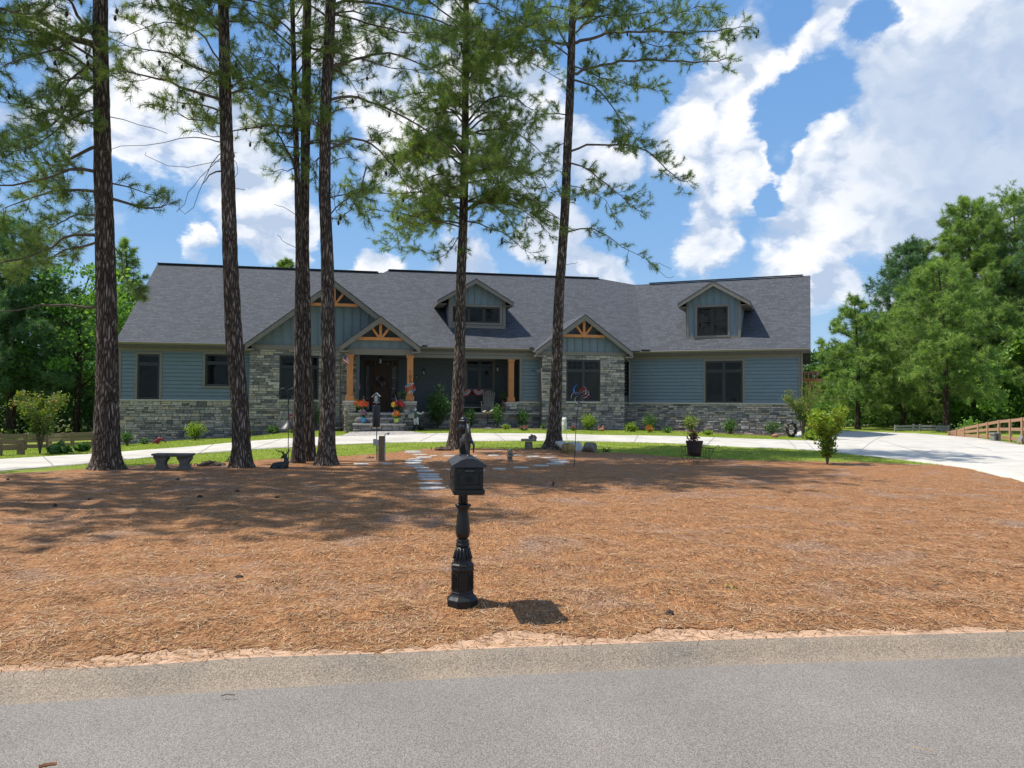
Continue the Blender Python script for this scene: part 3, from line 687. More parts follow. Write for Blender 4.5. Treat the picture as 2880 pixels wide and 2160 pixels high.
def truss(F, um, za, hw, zf, zbeam, v, w=.12, spread=.42):
    t = (za-zf)/hw; wz = (za-zbeam)/t-.25; c = MB()
    c.bar(F.pt(um-wz, v, zbeam), F.pt(um+wz, v, zbeam), .14, .15)
    k0 = zbeam+.06
    top = za-.22
    c.bar(F.pt(um, v, k0), F.pt(um, v, top), .13, .13, up=tuple(F.v))
    for s in (-1, 1):
        e = s*wz*spread; c.bar(F.pt(um+s*.07, v-.004, k0), F.pt(um+e, v-.004, za-abs(e)*t-.17), .11, .11, up=tuple(F.v))
    return c.build('cedar_truss', CEDARH, HOUSE, bevel=.01)

ZC, ZE, TP = 1.74, 4.50, .70
# --- left wing
uL = A.U(334, 0); uA0 = A.U(701, -.7); uA1 = A.U(976, -.7)
wall_stone(A, uL, uA0+.1, -.6, ZC-.05, 0, seed=2)
b = MB(); b.fbox(A, uL-.03, uA0+.05, -.09, .1, ZC-.048, ZC+.03); b.build('stone_ledge', CAPST, HOUSE, bevel=.01)
w1 = A.rect(388, 996, 450, 1121, 0); w2 = A.rect(578, 996, 662, 1086, 0)
w1 = (w1[0], w1[1], ZC+.035, w1[3])
siding(A, uL+.1, uA0+.05, ZC+.03, ZE-.25, 0, holes=[w1, w2])
casing(A, w1, 0, .12, sill=False); casing(A, w2, 0, .12)
window(A, w1, 0, nx=1, transom=.22, blind=0); window(A, w2, 0, nx=1, transom=.28, blind=0)
b = MB(); b.fbox(A, uL-.02, uL+.1, -.05, .2, ZC+.03, ZE-.2); b.fbox(A, uL-.02, uA0, -.06, .1, ZE-.42, ZE-.2); b.build('corner_and_frieze_trim', TRIM, HOUSE)
# --- roof of the main body
def roof_poly(F, pts, name='roof', t=.07):
    b = MB(); b.prism(pts, Vector((0, 0, -t))); return b.build(name, SHING, HOUSE, fix=True)
uR0 = A.U(1500)
Z = lambda v: ZE+(v+.45)*TP
rl = -19.15; vr = 6.6
roof_poly(A, [A.pt(rl, -.45, ZE), A.pt(-4.5, -.45, ZE), A.pt(-6.3, vr, Z(vr)), A.pt(rl, vr, Z(vr))])
roof_poly(A, [A.pt(rl, vr, Z(vr)), A.pt(-5, vr, Z(vr)), A.pt(-5, 14, ZE-.2), A.pt(rl, 14, ZE-.2)])
hp = A.pl(1092, 760, -.45, ZE+.05, TP); hq = A.pl(1683, 783, -.45, ZE+.05, TP); hl = A.pl(980, 818, -.45, ZE+.05, TP)
EB = ZE+.05
def valley(z):      # where the two wings' roof planes meet at height z
    v = (z-EB)/TP-.45; p, q = A.pt(0, v, 0), B.pt(0, v, 0); t = (q-p).cross(B.u).z/A.u.cross(B.u).z; r = p+A.u*t; return Vector((r.x, r.y, z))
zval = B.pl(1826, 799, -.45, EB, TP)[2]; VT = valley(zval); VBm = valley(EB); he = A.on(1815, 988, -.45)
vc = 6.95; zc_ = Z(vc)+.02
P_ = lambda q: A.pt(q[0], q[1], q[2])
cl = [A.pt(-4.9, -.45, EB), VBm, VT, P_(hq), P_(hp), P_(hl)]
roof_poly(A, cl, t=.06)
roof_poly(A, [P_(hp), P_(hq), A.pt(hq[0]+3, 14, ZE), A.pt(hp[0]-3, 14, ZE)])
roof_poly(A, [P_(hq), VT, VT+A.v*6-Vector((0, 0, 4)), A.pt(hq[0]+3, 14, ZE)])
roof_poly(A, [P_(hl), P_(hp), A.pt(hp[0]-3, 14, ZE)])
b = MB()
b.bar(A.pt(rl, vr, Z(vr)+.03), A.pt(hp[0]-.6, vr, Z(vr)+.03), .3, .035); b.bar(P_(hp)+Vector((0, 0, .03)), P_(hq)+Vector((0, 0, .03)), .3, .035)
bR = [B.pl(1826, 799, -.45, EB, TP), B.pl(2268, 774, -.45, EB, TP)]; vR = (zval-EB)/TP-.45; zR = zval
uRe = B.on(2280, 981, -.45)[0]; uVT = B.u.dot(VT-B.o)
b.bar(B.pt(bR[0][0], vR, zR+.05), B.pt(uRe-.4, vR, zR+.05), .3, .035)
b.build('ridge_cap', plain('ridge_shingle', (.065, .068, .078), .9), HOUSE)
# gable end walls and back wall
b = MB(); v0 = .2
b.prism([A.pt(uL+.05, v0, -.4), A.pt(uL+.05, 13.6, -.4), A.pt(uL+.05, 13.6, ZE-.2), A.pt(uL+.05, vr, Z(vr)-.1), A.pt(uL+.05, v0, ZE+.25)], A.u*.15)
b.prism([A.pt(uL, 13.4, -.4), A.pt(11, 13.4, -.4), A.pt(11, 13.4, ZE-.1), A.pt(uL, 13.4, ZE-.1)], A.v*.15)
b.build('end_wall', SIDING, HOUSE, fix=True)
# --- right wing
uBr = B.U(2253); uB0 = B.U(1754)
roof_poly(B, [VBm, B.pt(uRe, -.45, EB), B.pt(uRe, vR, zR), VT])
roof_poly(B, [VT, B.pt(uRe, vR, zR), B.pt(uRe, 14, ZE), B.pt(uVT-3, 14, ZE)])
b = MB(); b.prism([B.pt(uBr-.2, .3, -.2), B.pt(uBr-.2, 13.5, -.2), B.pt(uBr-.2, 13.5, ZE), B.pt(uBr-.2, vR, zR-.12), B.pt(uBr-.2, .3, ZE+.2)], B.u*.15); b.build('end_wall', SIDING, HOUSE, fix=True)
wall_stone(B, B.U(1742), uBr, -.3, ZC-.05, 0, seed=5)
b = MB(); b.fbox(B, B.U(1742), uBr+.03, -.09, .1, ZC-.048, ZC+.03); b.build('stone_ledge', CAPST, HOUSE, bevel=.01)
wr = B.rect(1984, 1015, 2089, 1131, 0); wr = (wr[0], wr[1], ZC+.035, wr[3])
ws = B.rect(1754, 1016, 1768, 1110, 0)
siding(B, B.U(1740), uBr-.1, ZC+.03, ZE-.22, 0, holes=[wr])
casing(B, wr, 0, .12, sill=False); window(B, wr, 0, nx=2, transom=.24, blind=.0)
wsd = (ws[0]-.2, ws[1], 2.15, 3.95); window(B, wsd, -.06, nx=1, transom=0, blind=0)
b = MB(); b.fbox(B, uBr-.12, uBr+.02, -.05, .2, ZC+.03, ZE-.15); b.fbox(B, B.U(1750), uBr+.02, -.055, .1, ZE-.40, ZE-.17); b.fbox(B, B.U(1771), B.U(1777), -.05, .1, ZC+.03, ZE-.41); b.build('corner_and_frieze_trim', TRIM, HOUSE)
# eaves: fascia, gutter and soffit
def eave(F, u0, u1, ve, ze, vw, name='gutter'):
    b = MB(); pr = [(0, 0), (-.11, 0), (-.125, -.03), (-.09, -.10), (-.02, -.125), (0, -.125)]
    for u in (u0,): b.prism([F.pt(u0, ve+q[0], ze-.01+q[1]) for q in pr], F.u*(u1-u0))
    b.build(name, GUT, HOUSE, fix=True)
    b = MB(); b.fbox(F, u0, u1, ve+.001, ve+.03, ze-.24, ze-.075); b.fbox(F, u0, u1, ve+.031, vw, ze-.24, ze-.22); b.build('soffit', SOFFIT, HOUSE)
eave(A, rl, A.U(684, -.45), -.45, ZE, 0); eave(A, A.U(1184, -.45), A.U(1506, -.45), -.45, ZE+.05, 0); eave(B, B.U(1782, -.45), uRe, -.45, EB-.01, 0)
# --- big gable over the stone bay
gb_ = gable(A, 934, 788, 688, 1178, 971, -1.15, 7.5, -.7, 0, name='big_gable')
um, za, hw, zf, t = gb_
win = A.rect(787, 1000, 897, 1124, -.7)
wall_stone(A, uA0, uA1+.6, -.3, 4.22, -.7, holes=[win], seed=8); 
b = MB(); backing(b, A, uA0+.02, uA0+.2, -.3, 4.2, -.55, .1); b.build('bay_side_wall', STONE, HOUSE)
b = MB(); b.fbox(A, win[0]-.05, win[1]+.05, -.80, -.6, win[2]-.09, win[2]-.002); b.build('window_sill', CAPST, HOUSE)
window(A, win, -.66, nx=2, transom=.26, blind=.9)
zb = 4.46
b = MB(); b.fbox(A, um-hw+.25, um+hw-.25, -.78, -.55, 4.22, zb); b.build('frieze_board', TRIM, HOUSE)
zbm = A.on(930, 857, -1.0)[1]
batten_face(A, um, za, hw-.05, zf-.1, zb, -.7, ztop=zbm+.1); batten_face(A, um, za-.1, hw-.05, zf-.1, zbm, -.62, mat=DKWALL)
truss(A, um, za-.12, hw, zf-.12, zbm, -.98, spread=.38)
# --- entry gable
ge = gable(A, 1069, 888, 955, 1183, 973, -2.9, 5.0, -2.5, 0, name='entry_gable')
um, za, hw, zf, t = ge
VE = -2.5; zbm = A.on(1069, 953, VE-.15)[1]
zfr0 = A.on(1069, 998, VE)[1]; zfr1 = A.on(1069, 981, VE)[1]
b = MB(); eu0, eu1 = A.U(976, VE), A.U(1163, VE); b.fbox(A, eu0, eu1, VE-.05, VE+.25, zfr0, zfr1); b.fbox(A, eu0, eu0+.25, VE+.25, .2, zfr0, zfr1); b.fbox(A, eu1-.25, eu1, VE+.25, -.3, zfr0, zfr1); b.build('porch_beam', TRIM, HOUSE)
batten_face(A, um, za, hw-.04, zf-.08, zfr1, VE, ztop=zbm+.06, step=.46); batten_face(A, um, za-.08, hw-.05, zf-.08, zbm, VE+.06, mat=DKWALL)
truss(A, um, za-.1, hw, zf-.1, zbm, VE-.16, spread=.38)
# --- porch: deck, walls, columns
gp_free = gp
ZD = 1.19; uP1 = A.U(1519, -.3); uPw = A.U(1462, -.3)
b = MB(); b.fbox(A, A.U(966, VE), A.U(1166, VE), VE-.28, 2.2, ZD-.09, ZD); b.fbox(A, A.U(1166, VE)+.001, uP1, -.52, 2.2, ZD-.092, ZD-.002); b.build('porch_deck', CAPST, HOUSE, bevel=.01)
sx0, sx1 = A.U(1005, -3.0), A.U(1128, -3.0)
wall_stone(A, A.U(1166, VE)-.2, uP1, -.1, ZD-.095, -.35, seed=12, thick=.25)
wall_stone(A, A.U(969, VE), sx0, -.1, ZD-.095, VE-.18, seed=13, thick=.25); wall_stone(A, sx1, A.U(1164, VE), -.1, ZD-.095, VE-.18, seed=14, thick=.25)
b = MB(); stones(b, A, sx0, sx1, ZD-.24, ZD-.09, VE-.17, seed=15); stones(b, A, sx0-.1, sx1+.1, .70, .90, VE-.55, seed=16); stones(b, A, sx0-.16, sx1+.16, .2, .63, VE-.95, seed=17)
st = b.build('steps', STONE, HOUSE)
b = MB(); b.fbox(A, sx0-.05, sx1+.05, VE-.64, VE-.17, .90, .965); b.fbox(A, sx0-.2, sx1+.2, VE-1.05, VE-.56, .63, .70); b.build('step_tread', CAPST, st, bevel=.008)
b = MB(); b.fbox(A, A.U(966, VE), sx0, VE+.1, 2.1, -.1, ZD-.1); b.fbox(A, sx1, A.U(1166, VE)-.1, VE+.1, 2.1, -.1, ZD-.1); b.build('porch_foundation', MORTAR, HOUSE)
VB = 2.1
dr = A.rect(1043, 1032, 1096, 1156, VB); dw = A.rect(1026, 1014, 1121, 1156, VB); pw = A.rect(1312, 1013, 1386, 1096, VB)
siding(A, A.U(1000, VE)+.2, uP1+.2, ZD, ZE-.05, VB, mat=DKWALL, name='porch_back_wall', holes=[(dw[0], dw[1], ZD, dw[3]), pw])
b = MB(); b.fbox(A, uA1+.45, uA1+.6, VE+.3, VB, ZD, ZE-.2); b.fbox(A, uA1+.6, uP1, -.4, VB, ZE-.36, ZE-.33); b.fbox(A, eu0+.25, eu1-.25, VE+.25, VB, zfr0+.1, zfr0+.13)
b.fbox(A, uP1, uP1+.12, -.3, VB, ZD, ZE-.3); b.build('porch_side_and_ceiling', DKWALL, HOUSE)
# beam across the long porch opening
zb0 = A.on(1300, 1008, -.3)[1]; b = MB(); b.fbox(A, eu1+.02, uP1, -.38, -.12, zb0, ZE-.19); b.build('porch_beam', TRIM, HOUSE)
# panel of blue siding beside the third column
b = MB(); pu0, pu1 = A.U(1461, -.3), A.U(1468, -.3); b.fbox(A, pu0, pu1, -.36, -.1, ZC+.03, zb0); b.fbox(A, pu1, uP1, -.35, -.1, ZC+.03, ZC+.12); b.fbox(A, A.U(1515, -.3), uP1, -.35, -.1, ZC+.12, zb0); b.build('panel_trim', TRIM, HOUSE)
siding(A, pu1, A.U(1515, -.3), ZC+.12, zb0+.1, -.28)
wall_stone(A, A.U(1455, -.3), uP1, ZD, ZC-.05, -.3, seed=19, thick=.22); b = MB(); b.fbox(A, A.U(1453, -.3), uP1, -.39, -.05, ZC-.048, ZC+.03); b.build('stone_ledge', CAPST, HOUSE)
# door
d = MB(); fw = .1
u0, u1, z0, z1 = dw[0], dw[1], ZD, dw[3]
sl0, sl1 = A.U(1041, VB), A.U(1098, VB); tz = A.on(1070, 1028, VB)[1]
for q in ((u0, u0+fw, z0, z1), (u1-fw, u1, z0, z1), (u0+fw, u1-fw, z1-fw, z1), (u0+fw, u1-fw, tz-.06, tz+.05), (sl0-.06, sl0+.03, z0, tz-.06), (sl1-.03, sl1+.06, z0, tz-.06)): d.fbox(A, q[0], q[1], VB-.06, VB+.08, q[2], q[3])
df = d.build('door_frame', DOORW, HOUSE)
d = MB(); a0, a1 = sl0+.03, sl1-.03; d.fbox(A, a0, a1, VB, VB+.05, z0+.02, tz-.06)
mw = (a1-a0)
for q in ((a0, a0+.15, z0+.02, tz-.06), (a1-.15, a1, z0+.02, tz-.06), (a0+.15, a1-.15, z0+.02, z0+.28), (a0+.15, a1-.15, tz-.24, tz-.06), (a0+.15, a1-.15, z0+.95, z0+1.12)): d.fbox(A, q[0], q[1], VB-.025, VB+.001, q[2], q[3])
dl = d.build('door', DOORW, HOUSE, bevel=.012)
d = MB(); hx = a0+.09; d.fbox(A, hx-.03, hx+.03, VB-.05, VB-.026, z0+.85, z0+1.25); d.tube([A.pt(hx, VB-.1, z0+.88), A.pt(hx, VB-.11, z0+1.02), A.pt(hx, VB-.06, z0+1.1)], .014); d.ball(A.pt(hx, VB-.06, z0+1.3), .035); d.build('door_handle', IRONM, dl)
for (p0, p1, q0, q1, nn) in ((u0+fw, sl0-.06, z0+.1, tz-.06, 4), (sl1+.06, u1-fw, z0+.1, tz-.06, 4), (u0+fw, u1-fw, tz+.05, z1-fw, 1)):
    g_ = MB(); g_.fbox(A, p0, p1, VB+.02, VB+.03, q0, q1); go = g_.build('sidelight' if nn > 1 else 'transom_light', GLASS, HOUSE)
    g_ = MB()
    if nn > 1:
        for i in range(1, nn): g_.fbox(A, p0, p1, VB+.0, VB+.018, q0+(q1-q0)*i/nn-.012, q0+(q1-q0)*i/nn+.012)
        mm = (p0+p1)/2
        for s in (-.05, .05): g_.fbox(A, mm+s-.008, mm+s+.008, VB+.002, VB+.016, q0, q1)
    else:
        for i in range(1, 7): xx = p0+(p1-p0)*i/7; g_.fbox(A, xx-.01, xx+.01, VB, VB+.018, q0, q1)
        g_.fbox(A, p0, p1, VB+.001, VB+.017, (q0+q1)/2-.008, (q0+q1)/2+.008)
    g_.build('leading', flat('lead_came', (.25, .25, .26), .4), go)
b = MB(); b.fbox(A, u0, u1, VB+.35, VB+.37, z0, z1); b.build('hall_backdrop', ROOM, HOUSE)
window(A, pw, VB, nx=2, transom=.3, blind=0, split=False); casing(A, pw, VB, .1)
# cedar columns on stone piers
def column(u, v, w, z0, z1, seed, grounded):
    b = MB(); h = w/2; c = A.pt(u, v, 0)
    b.fbox(A, u-h, u+h, v-h, v+h, z0+.25, z1-.12); b.fbox(A, u-h-.035, u+h+.035, v-h-.035, v+h+.035, z1-.12, z1); b.fbox(A, u-h-.05, u+h+.05, v-h-.05, v+h+.05, z0, z0+.25)
    o = b.build('column', CEDAR, HOUSE, bevel=.012)
    p = MB(); q = h+.13; zz0 = -.1 if grounded else ZD
    p.fbox(A, u-q-.05, u+q+.05, v-q-.05, v+q+.05, z0-.09, z0-.002); p.build('pier_cap', CAPST, o, bevel=.012)
    p = MB(); stones(p, A, u-q, u+q, zz0, z0-.09, v-q, seed=seed, d=.1)
    SFr = Frame(39.3, .2); SFr.u, SFr.v = A.v, -A.u     # returns on the right-hand face
    p2 = SFr; p2.o = A.o
    stones(p, p2, v-q, v+q, zz0, z0-.09, -(u+q), seed=seed+1, d=.1)
    SL = Frame(39.3, .2); SL.u, SL.v = -A.v, A.u; SL.o = A.o
    stones(p, SL, -(v+q), -(v-q), zz0, z0-.09, u-q, seed=seed+2, d=.1)
    p.fbox(A, u-q+.05, u+q-.05, v-q+.05, v+q-.05, zz0, z0-.1, .3); p.build('pier', STONE, o)
    return o
cl_u, cr_u = A.U(984, VE), A.U(1153, VE)
column(cl_u, VE+.1, .29, ZC+.01, zfr0, 31, False); column(cr_u, VE+.1, .29, ZC+.01, zfr0, 41, False); column(A.U(1437, -.25), -.2, .29, ZC, zb0, 51, False)
b = MB(); b.fbox(A, A.U(969, VE)+.32, A.U(969, VE)+.5, -.45, -.3, ZC, zfr0); b.build('rear_column', CEDAR, HOUSE)
b = MB(); b.fbox(A, A.U(1164, VE)-.2, A.U(1164, VE)-.02, VE-.1, -.3, -.1, ZD-.1); b.build('porch_side_stone', STONE, HOUSE)
# house number on the right-hand column
def text(s, size, mat, name, parent, loc, F, ext=.006, label=None):
    cu = bpy.data.curves.new(name, 'FONT'); cu.body = s; cu.size = size; cu.extrude = ext; cu.align_x = 'CENTER'
    t_ = bpy.data.objects.new('tt', cu); COL.objects.link(t_); dg = bpy.context.evaluated_depsgraph_get(); me = bpy.data.meshes.new_from_object(t_.evaluated_get(dg)); bpy.data.objects.remove(t_)
    M_ = Matrix((( F.u.x, 0, -F.v.x*1, loc.x), (F.u.y, 0, -F.v.y*1, loc.y), (0, 1, 0, loc.z), (0, 0, 0, 1))); me.transform(M_); me.materials.clear()
    return link(name, me, mat, parent)
for ch, py in (('1', 1050), ('0', 1065), ('7', 1078)): text(ch, .24, IRONM, 'house_number', HOUSE, A.pt(cr_u, VE-.055, A.on(1153, py, VE)[1]), A)
# --- small gable over the right stone bay
gs = gable(A, 1646, 883, 1507, 1781, 988, -1.35, 7, -.95, 0, name='right_gable')
um, za, hw, zf, t = gs; VG = -.95
gu0, gu1 = A.U(1524, VG), A.U(1756, VG); win = A.rect(1593, 1012, 1688, 1129, VG)
zt = A.on(1646, 1000, VG)[1]
wall_stone(A, gu0, gu1, -.3, zt, VG, holes=[win], seed=23)
b = MB(); b.fbox(A, win[0]-.05, win[1]+.05, VG-.10, VG+.1, win[2]-.09, win[2]-.002); b.build('window_sill', CAPST, HOUSE)
window(A, win, VG+.04, nx=2, transom=.26, blind=1, grid=True)
for uu in (gu0+.01, gu1-.16): b = MB(); b.fbox(A, uu, uu+.15, VG+.1, 1.5, -.3, zt-.01); b.build('bay_side_wall', MORTAR, HOUSE)
zf1 = A.on(1646, 991, VG)[1]; b = MB(); b.fbox(A, um-hw+.2, um+hw-.2, VG-.08, VG+.2, zt, zf1+.02); b.build('frieze_board', TRIM, HOUSE)
zbm = A.on(1646, 945, VG-.2)[1]
batten_face(A, um, za, hw-.04, zf-.08, zf1+.02, VG, ztop=zbm+.06); batten_face(A, um, za-.08, hw-.05, zf-.08, zbm, VG+.06, mat=DKWALL)
truss(A, um, za-.1, hw, zf-.1, zbm, VG-.16, spread=.38)
# --- dormers
def dormer(F, apex, l, r, foot, face, win, zoff, name, nx, tr, casew=.11):
    # find where the face stands on the roof plane
    ze = EB
    bu, bv, bz = F.pl((face[0]+face[1])/2, face[2], -.45, ze, TP); vf = bv
    v = vf-.38; ua, za = F.on(*apex, v); ul = F.on(l, foot, v)[0]; ur = F.on(r, foot, v)[0]; zf = F.on(l, foot, v)[1]*.5+F.on(r, foot, v)[1]*.5
    um = (ul+ur)/2; hw = (ur-ul)/2; t = (za-zf)/hw
    def vroof(z): return (z-ze)/TP-.45
    b = MB()
    for s in (-1, 1):
        b.prism([F.pt(um, v-.01, za), F.pt(um+s*hw, v-.01, zf), F.pt(um+s*hw, vroof(zf)+.05, zf), F.pt(um, vroof(za)+.05, za)], Vector((0, 0, -.05)))
    b.build('dormer_roof', SHING, HOUSE, fix=True)
    b = MB()
    for s in (-1, 1):
        b.prism([F.pt(um, v, za-.052), F.pt(um+s*hw, v, zf-.052), F.pt(um+s*hw, v, zf-.24), F.pt(um, v, za-.27)], F.v*.035)
        b.prism([F.pt(um+s*(hw-.01), v+.036, zf-.054), F.pt(um+s*(hw-.01), vroof(zf), zf-.054), F.pt(um+s*(hw-.01), vroof(zf), zf-.16), F.pt(um+s*(hw-.01), v+.036, zf-.2)], F.u*(-s*.03))
        b.prism([F.pt(um+s*(hw-.05), v+.036, zf-.2), F.pt(um+s*(hw-.5), v+.036, zf-.2), F.pt(um+s*(hw-.5), vroof(zf), zf-.2), F.pt(um+s*(hw-.05), vroof(zf), zf-.2)], Vector((0, 0, .02)))
    b.build('rake_board', TRIM, HOUSE, fix=True)
    u0 = F.on(face[0], face[2], vf)[0]; u1 = F.on(face[1], face[2], vf)[0]; wn = F.rect(*win, vf)
    zt_ = zf-.05
    tt = lambda u: za-.06-abs(u-um)*t
    # body walls: face with side cheeks down to the roof
    b = MB(); w0, w1, w2, w3 = wn; Q = lambda u, z: F.pt(u, vf+.01, z)
    for pp in ([Q(u0, bz), Q(w0, bz), Q(w0, tt(w0)), Q(u0, tt(u0))], [Q(w1, bz), Q(u1, bz), Q(u1, tt(u1)), Q(w1, tt(w1))], [Q(w0, bz), Q(w1, bz), Q(w1, w2), Q(w0, w2)], [Q(w0, w3), Q(w1, w3), Q(w1, tt(w1)), Q(um, za-.08), Q(w0, tt(w0))]): b.prism(pp, F.v*.1)
    for s, u in ((-1, u0), (1, u1)):
        b.prism([F.pt(u, vf+.11, bz), F.pt(u, vroof(tt(u)), tt(u)), F.pt(u, vf+.11, tt(u))], F.u*(-s*.08))
    k = math.ceil((u0-um)/.36)*.36
    while um+k < u1-.05:
        u = um+k; top = tt(u)-.12
        if wn[0]-.1 < u < wn[1]+.1:
            if top > wn[3]+.2: b.fbox(F, u-.02, u+.02, vf-.035, vf+.01, wn[3]+.1, top)
        else: b.fbox(F, u-.02, u+.02, vf-.035, vf+.01, bz+.1, top)
        k += .36
    b.build('dormer_wall', SIDING, HOUSE, fix=True)
    b = MB(); w = .13
    b.fbox(F, u0-.01, u0+w, vf-.035, vf+.01, bz-.05, tt(u0+w)-.02); b.fbox(F, u1-w, u1+.01, vf-.035, vf+.01, bz-.05, tt(u1-w)-.02); b.fbox(F, u0+w, u1-w, vf-.03, vf+.01, bz-.05, bz+.11)
    b.build('corner_and_frieze_trim', TRIM, HOUSE)
    casing(F, wn, vf+.0, casew, d=.04); window(F, wn, vf, nx=nx, transom=0, blind=0 if tr == 0 else .97, grid=False, split=(tr == 1), bd=.13)
dormer(A, (1340, 783), 1230, 1446, 847, (1262, 1421, 922), (1273, 863, 1406, 908), 0, 'd', 3, 0)
dormer(B, (2002, 790), 1905, 2109, 850, (1930, 2083, 951), (1961, 863, 2047, 944), 0, 'd', 2, 1)
# downspouts
def spout(F, px, v, z0, z1, bend=True):
    b = MB(); u = F.U(px, v)
    pts = [F.pt(u-.28, v-.42, z1), F.pt(u-.2, v-.34, z1-.18), F.pt(u, v-.06, z1-.42), F.pt(u, v-.06, z1-.6), F.pt(u, v-.06, z0)] if bend else [F.pt(u, v-.06, z1), F.pt(u, v-.06, z0)]
    b.tube(pts, .05, 6); b.build('downspout', GUT, HOUSE)
spout(A, 1522, -.35, .2, ZE-.08); spout(B, 1771, -.1, 1.8, ZE-.08); spout(B, 2255, 0, .1, ZE-.1, False)
b = MB(); u = A.U(956, -.7); b.tube([A.pt(u, -.74, .2), A.pt(u, -.74, 4.0)], .03, 6); b.build('downspout', GUT, HOUSE)
# ridge of splash guards seen on the gutter
b = MB(); b.fbox(A, A.U(1185, -.5), A.U(1200, -.5), -.58, -.45, ZE+.03, ZE+.10); b.fbox(A, A.U(1488, -.5), A.U(1500, -.5), -.58, -.45, ZE+.03, ZE+.10); b.fbox(B, B.U(1804, -.5), B.U(1828, -.5), -.58, -.45, ZE+.04, ZE+.11); b.build('splash_guard', BLACK, HOUSE)

def gp(px, py, z=None):      # ground point, kept in front of the house walls
    p = gp_free(px, py, z)
    if 330 < px < 2262:
        F, lim = (A, -.45) if px < 700 else (A, -1.15) if px < 966 else (A, VE-1.3) if px < 1160 else (A, -.95) if px < 1519 else (A, VG-.5) if px < 1768 else (B, -.5)
        if F.v.dot(p-F.o) > lim:
            q = F.pt(F.U(px, lim), lim, 0); return Vector((q.x, q.y, gz(q.x, q.y)))
    return p
wallbed(A, uL+.2, uA0, 0, 1.0, 'foundation_bed'); wallbed(A, uA0, A.U(969, VE)-.3, -.7, .9, 'foundation_bed'); wallbed(A, A.U(1166, VE)+.4, uP1+.1, -.5, 1.5, 'foundation_bed'); wallbed(A, gu0-.3, gu1+.2, VG, .9, 'foundation_bed'); wallbed(B, B.U(1768), uBr, 0, 1.0, 'foundation_bed')
wl = [(A.pt(sx0-.2, VE-.98, 0)), (A.pt(sx1+.2, VE-.98, 0))]
q = [G(960, 1227), G(1200, 1220)]
cA, cB = gp(988, 1212), gp(1150, 1210)
walk = [(wl[0].x, wl[0].y), (cA.x, cA.y), q[0], (q[0][0], q[0][1]-.1), (q[1][0], q[1][1]-.1), q[1], (cB.x, cB.y), (wl[1].x, wl[1].y)]
sheet('front_walk', walk, .02, .5, PAVE, thick=.06)
# ------------------------------------------------------------------ vegetation
def unit(v): return v/np.maximum(np.linalg.norm(v, axis=1, keepdims=True), 1e-9)
def needles(P, D, size, n, w, rng, spread=.85, cvb=None):
    """sprays of n needles at every point P with axis D"""
    k = len(P); Pn = np.repeat(P, n, 0); Dn = np.repeat(D, n, 0); S_ = np.repeat(size, n)[:, None]
    r = unit(rng.normal(size=(k*n, 3))); d = unit(Dn*.75+r*spread); L_ = S_*rng.uniform(.7, 1.1, (k*n, 1))
    s = unit(np.cross(d, unit(rng.normal(size=(k*n, 3)))))*w
    st = Pn-Dn*S_*rng.uniform(0, .6, (k*n, 1)); tip = st+d*L_; tip[:, 2] -= (L_[:, 0]*.12)
    V = np.stack([st-s*.5, st+s*.5, tip], 1).reshape(-1, 3); F_ = np.arange(k*n*3).reshape(-1, 3)
    c = np.repeat(cvb if cvb is not None else rng.random(k), n)+rng.normal(0, .12, k*n)
    return V, F_, np.clip(c, 0, 1)
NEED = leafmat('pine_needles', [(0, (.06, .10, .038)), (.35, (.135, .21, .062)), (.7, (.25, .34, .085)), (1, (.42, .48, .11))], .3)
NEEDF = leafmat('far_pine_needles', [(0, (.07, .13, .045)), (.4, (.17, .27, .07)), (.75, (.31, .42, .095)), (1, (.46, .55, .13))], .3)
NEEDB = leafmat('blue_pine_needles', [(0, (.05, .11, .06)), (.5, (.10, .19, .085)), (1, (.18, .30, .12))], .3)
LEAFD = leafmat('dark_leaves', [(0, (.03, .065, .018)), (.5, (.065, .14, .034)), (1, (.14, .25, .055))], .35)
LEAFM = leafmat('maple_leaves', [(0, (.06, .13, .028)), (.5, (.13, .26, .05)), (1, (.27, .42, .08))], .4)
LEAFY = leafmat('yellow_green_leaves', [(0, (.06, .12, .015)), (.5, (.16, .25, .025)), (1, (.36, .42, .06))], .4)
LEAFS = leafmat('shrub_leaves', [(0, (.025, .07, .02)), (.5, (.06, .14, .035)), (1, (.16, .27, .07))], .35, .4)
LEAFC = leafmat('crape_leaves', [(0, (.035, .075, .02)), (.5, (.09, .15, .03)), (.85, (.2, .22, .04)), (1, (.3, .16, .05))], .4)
CONEM = plain('pine_cone', (.035, .025, .02), .9, .4, 60, bmp=.8)
def sweep_poly(pts, n):
    P = [Vector(p) for p in pts]; out = []
    m = len(P)-1
    for i in range(n+1):
        t = i/n*m; k = min(int(t), m-1); f = t-k
        p0 = P[max(k-1, 0)]; p1 = P[k]; p2 = P[k+1]; p3 = P[min(k+2, m)]
        out.append(.5*((2*p1)+(p2-p0)*f+(2*p0-5*p1+4*p2-p3)*f*f+(3*p1-p0-3*p2+p3)*f**3))
    return out
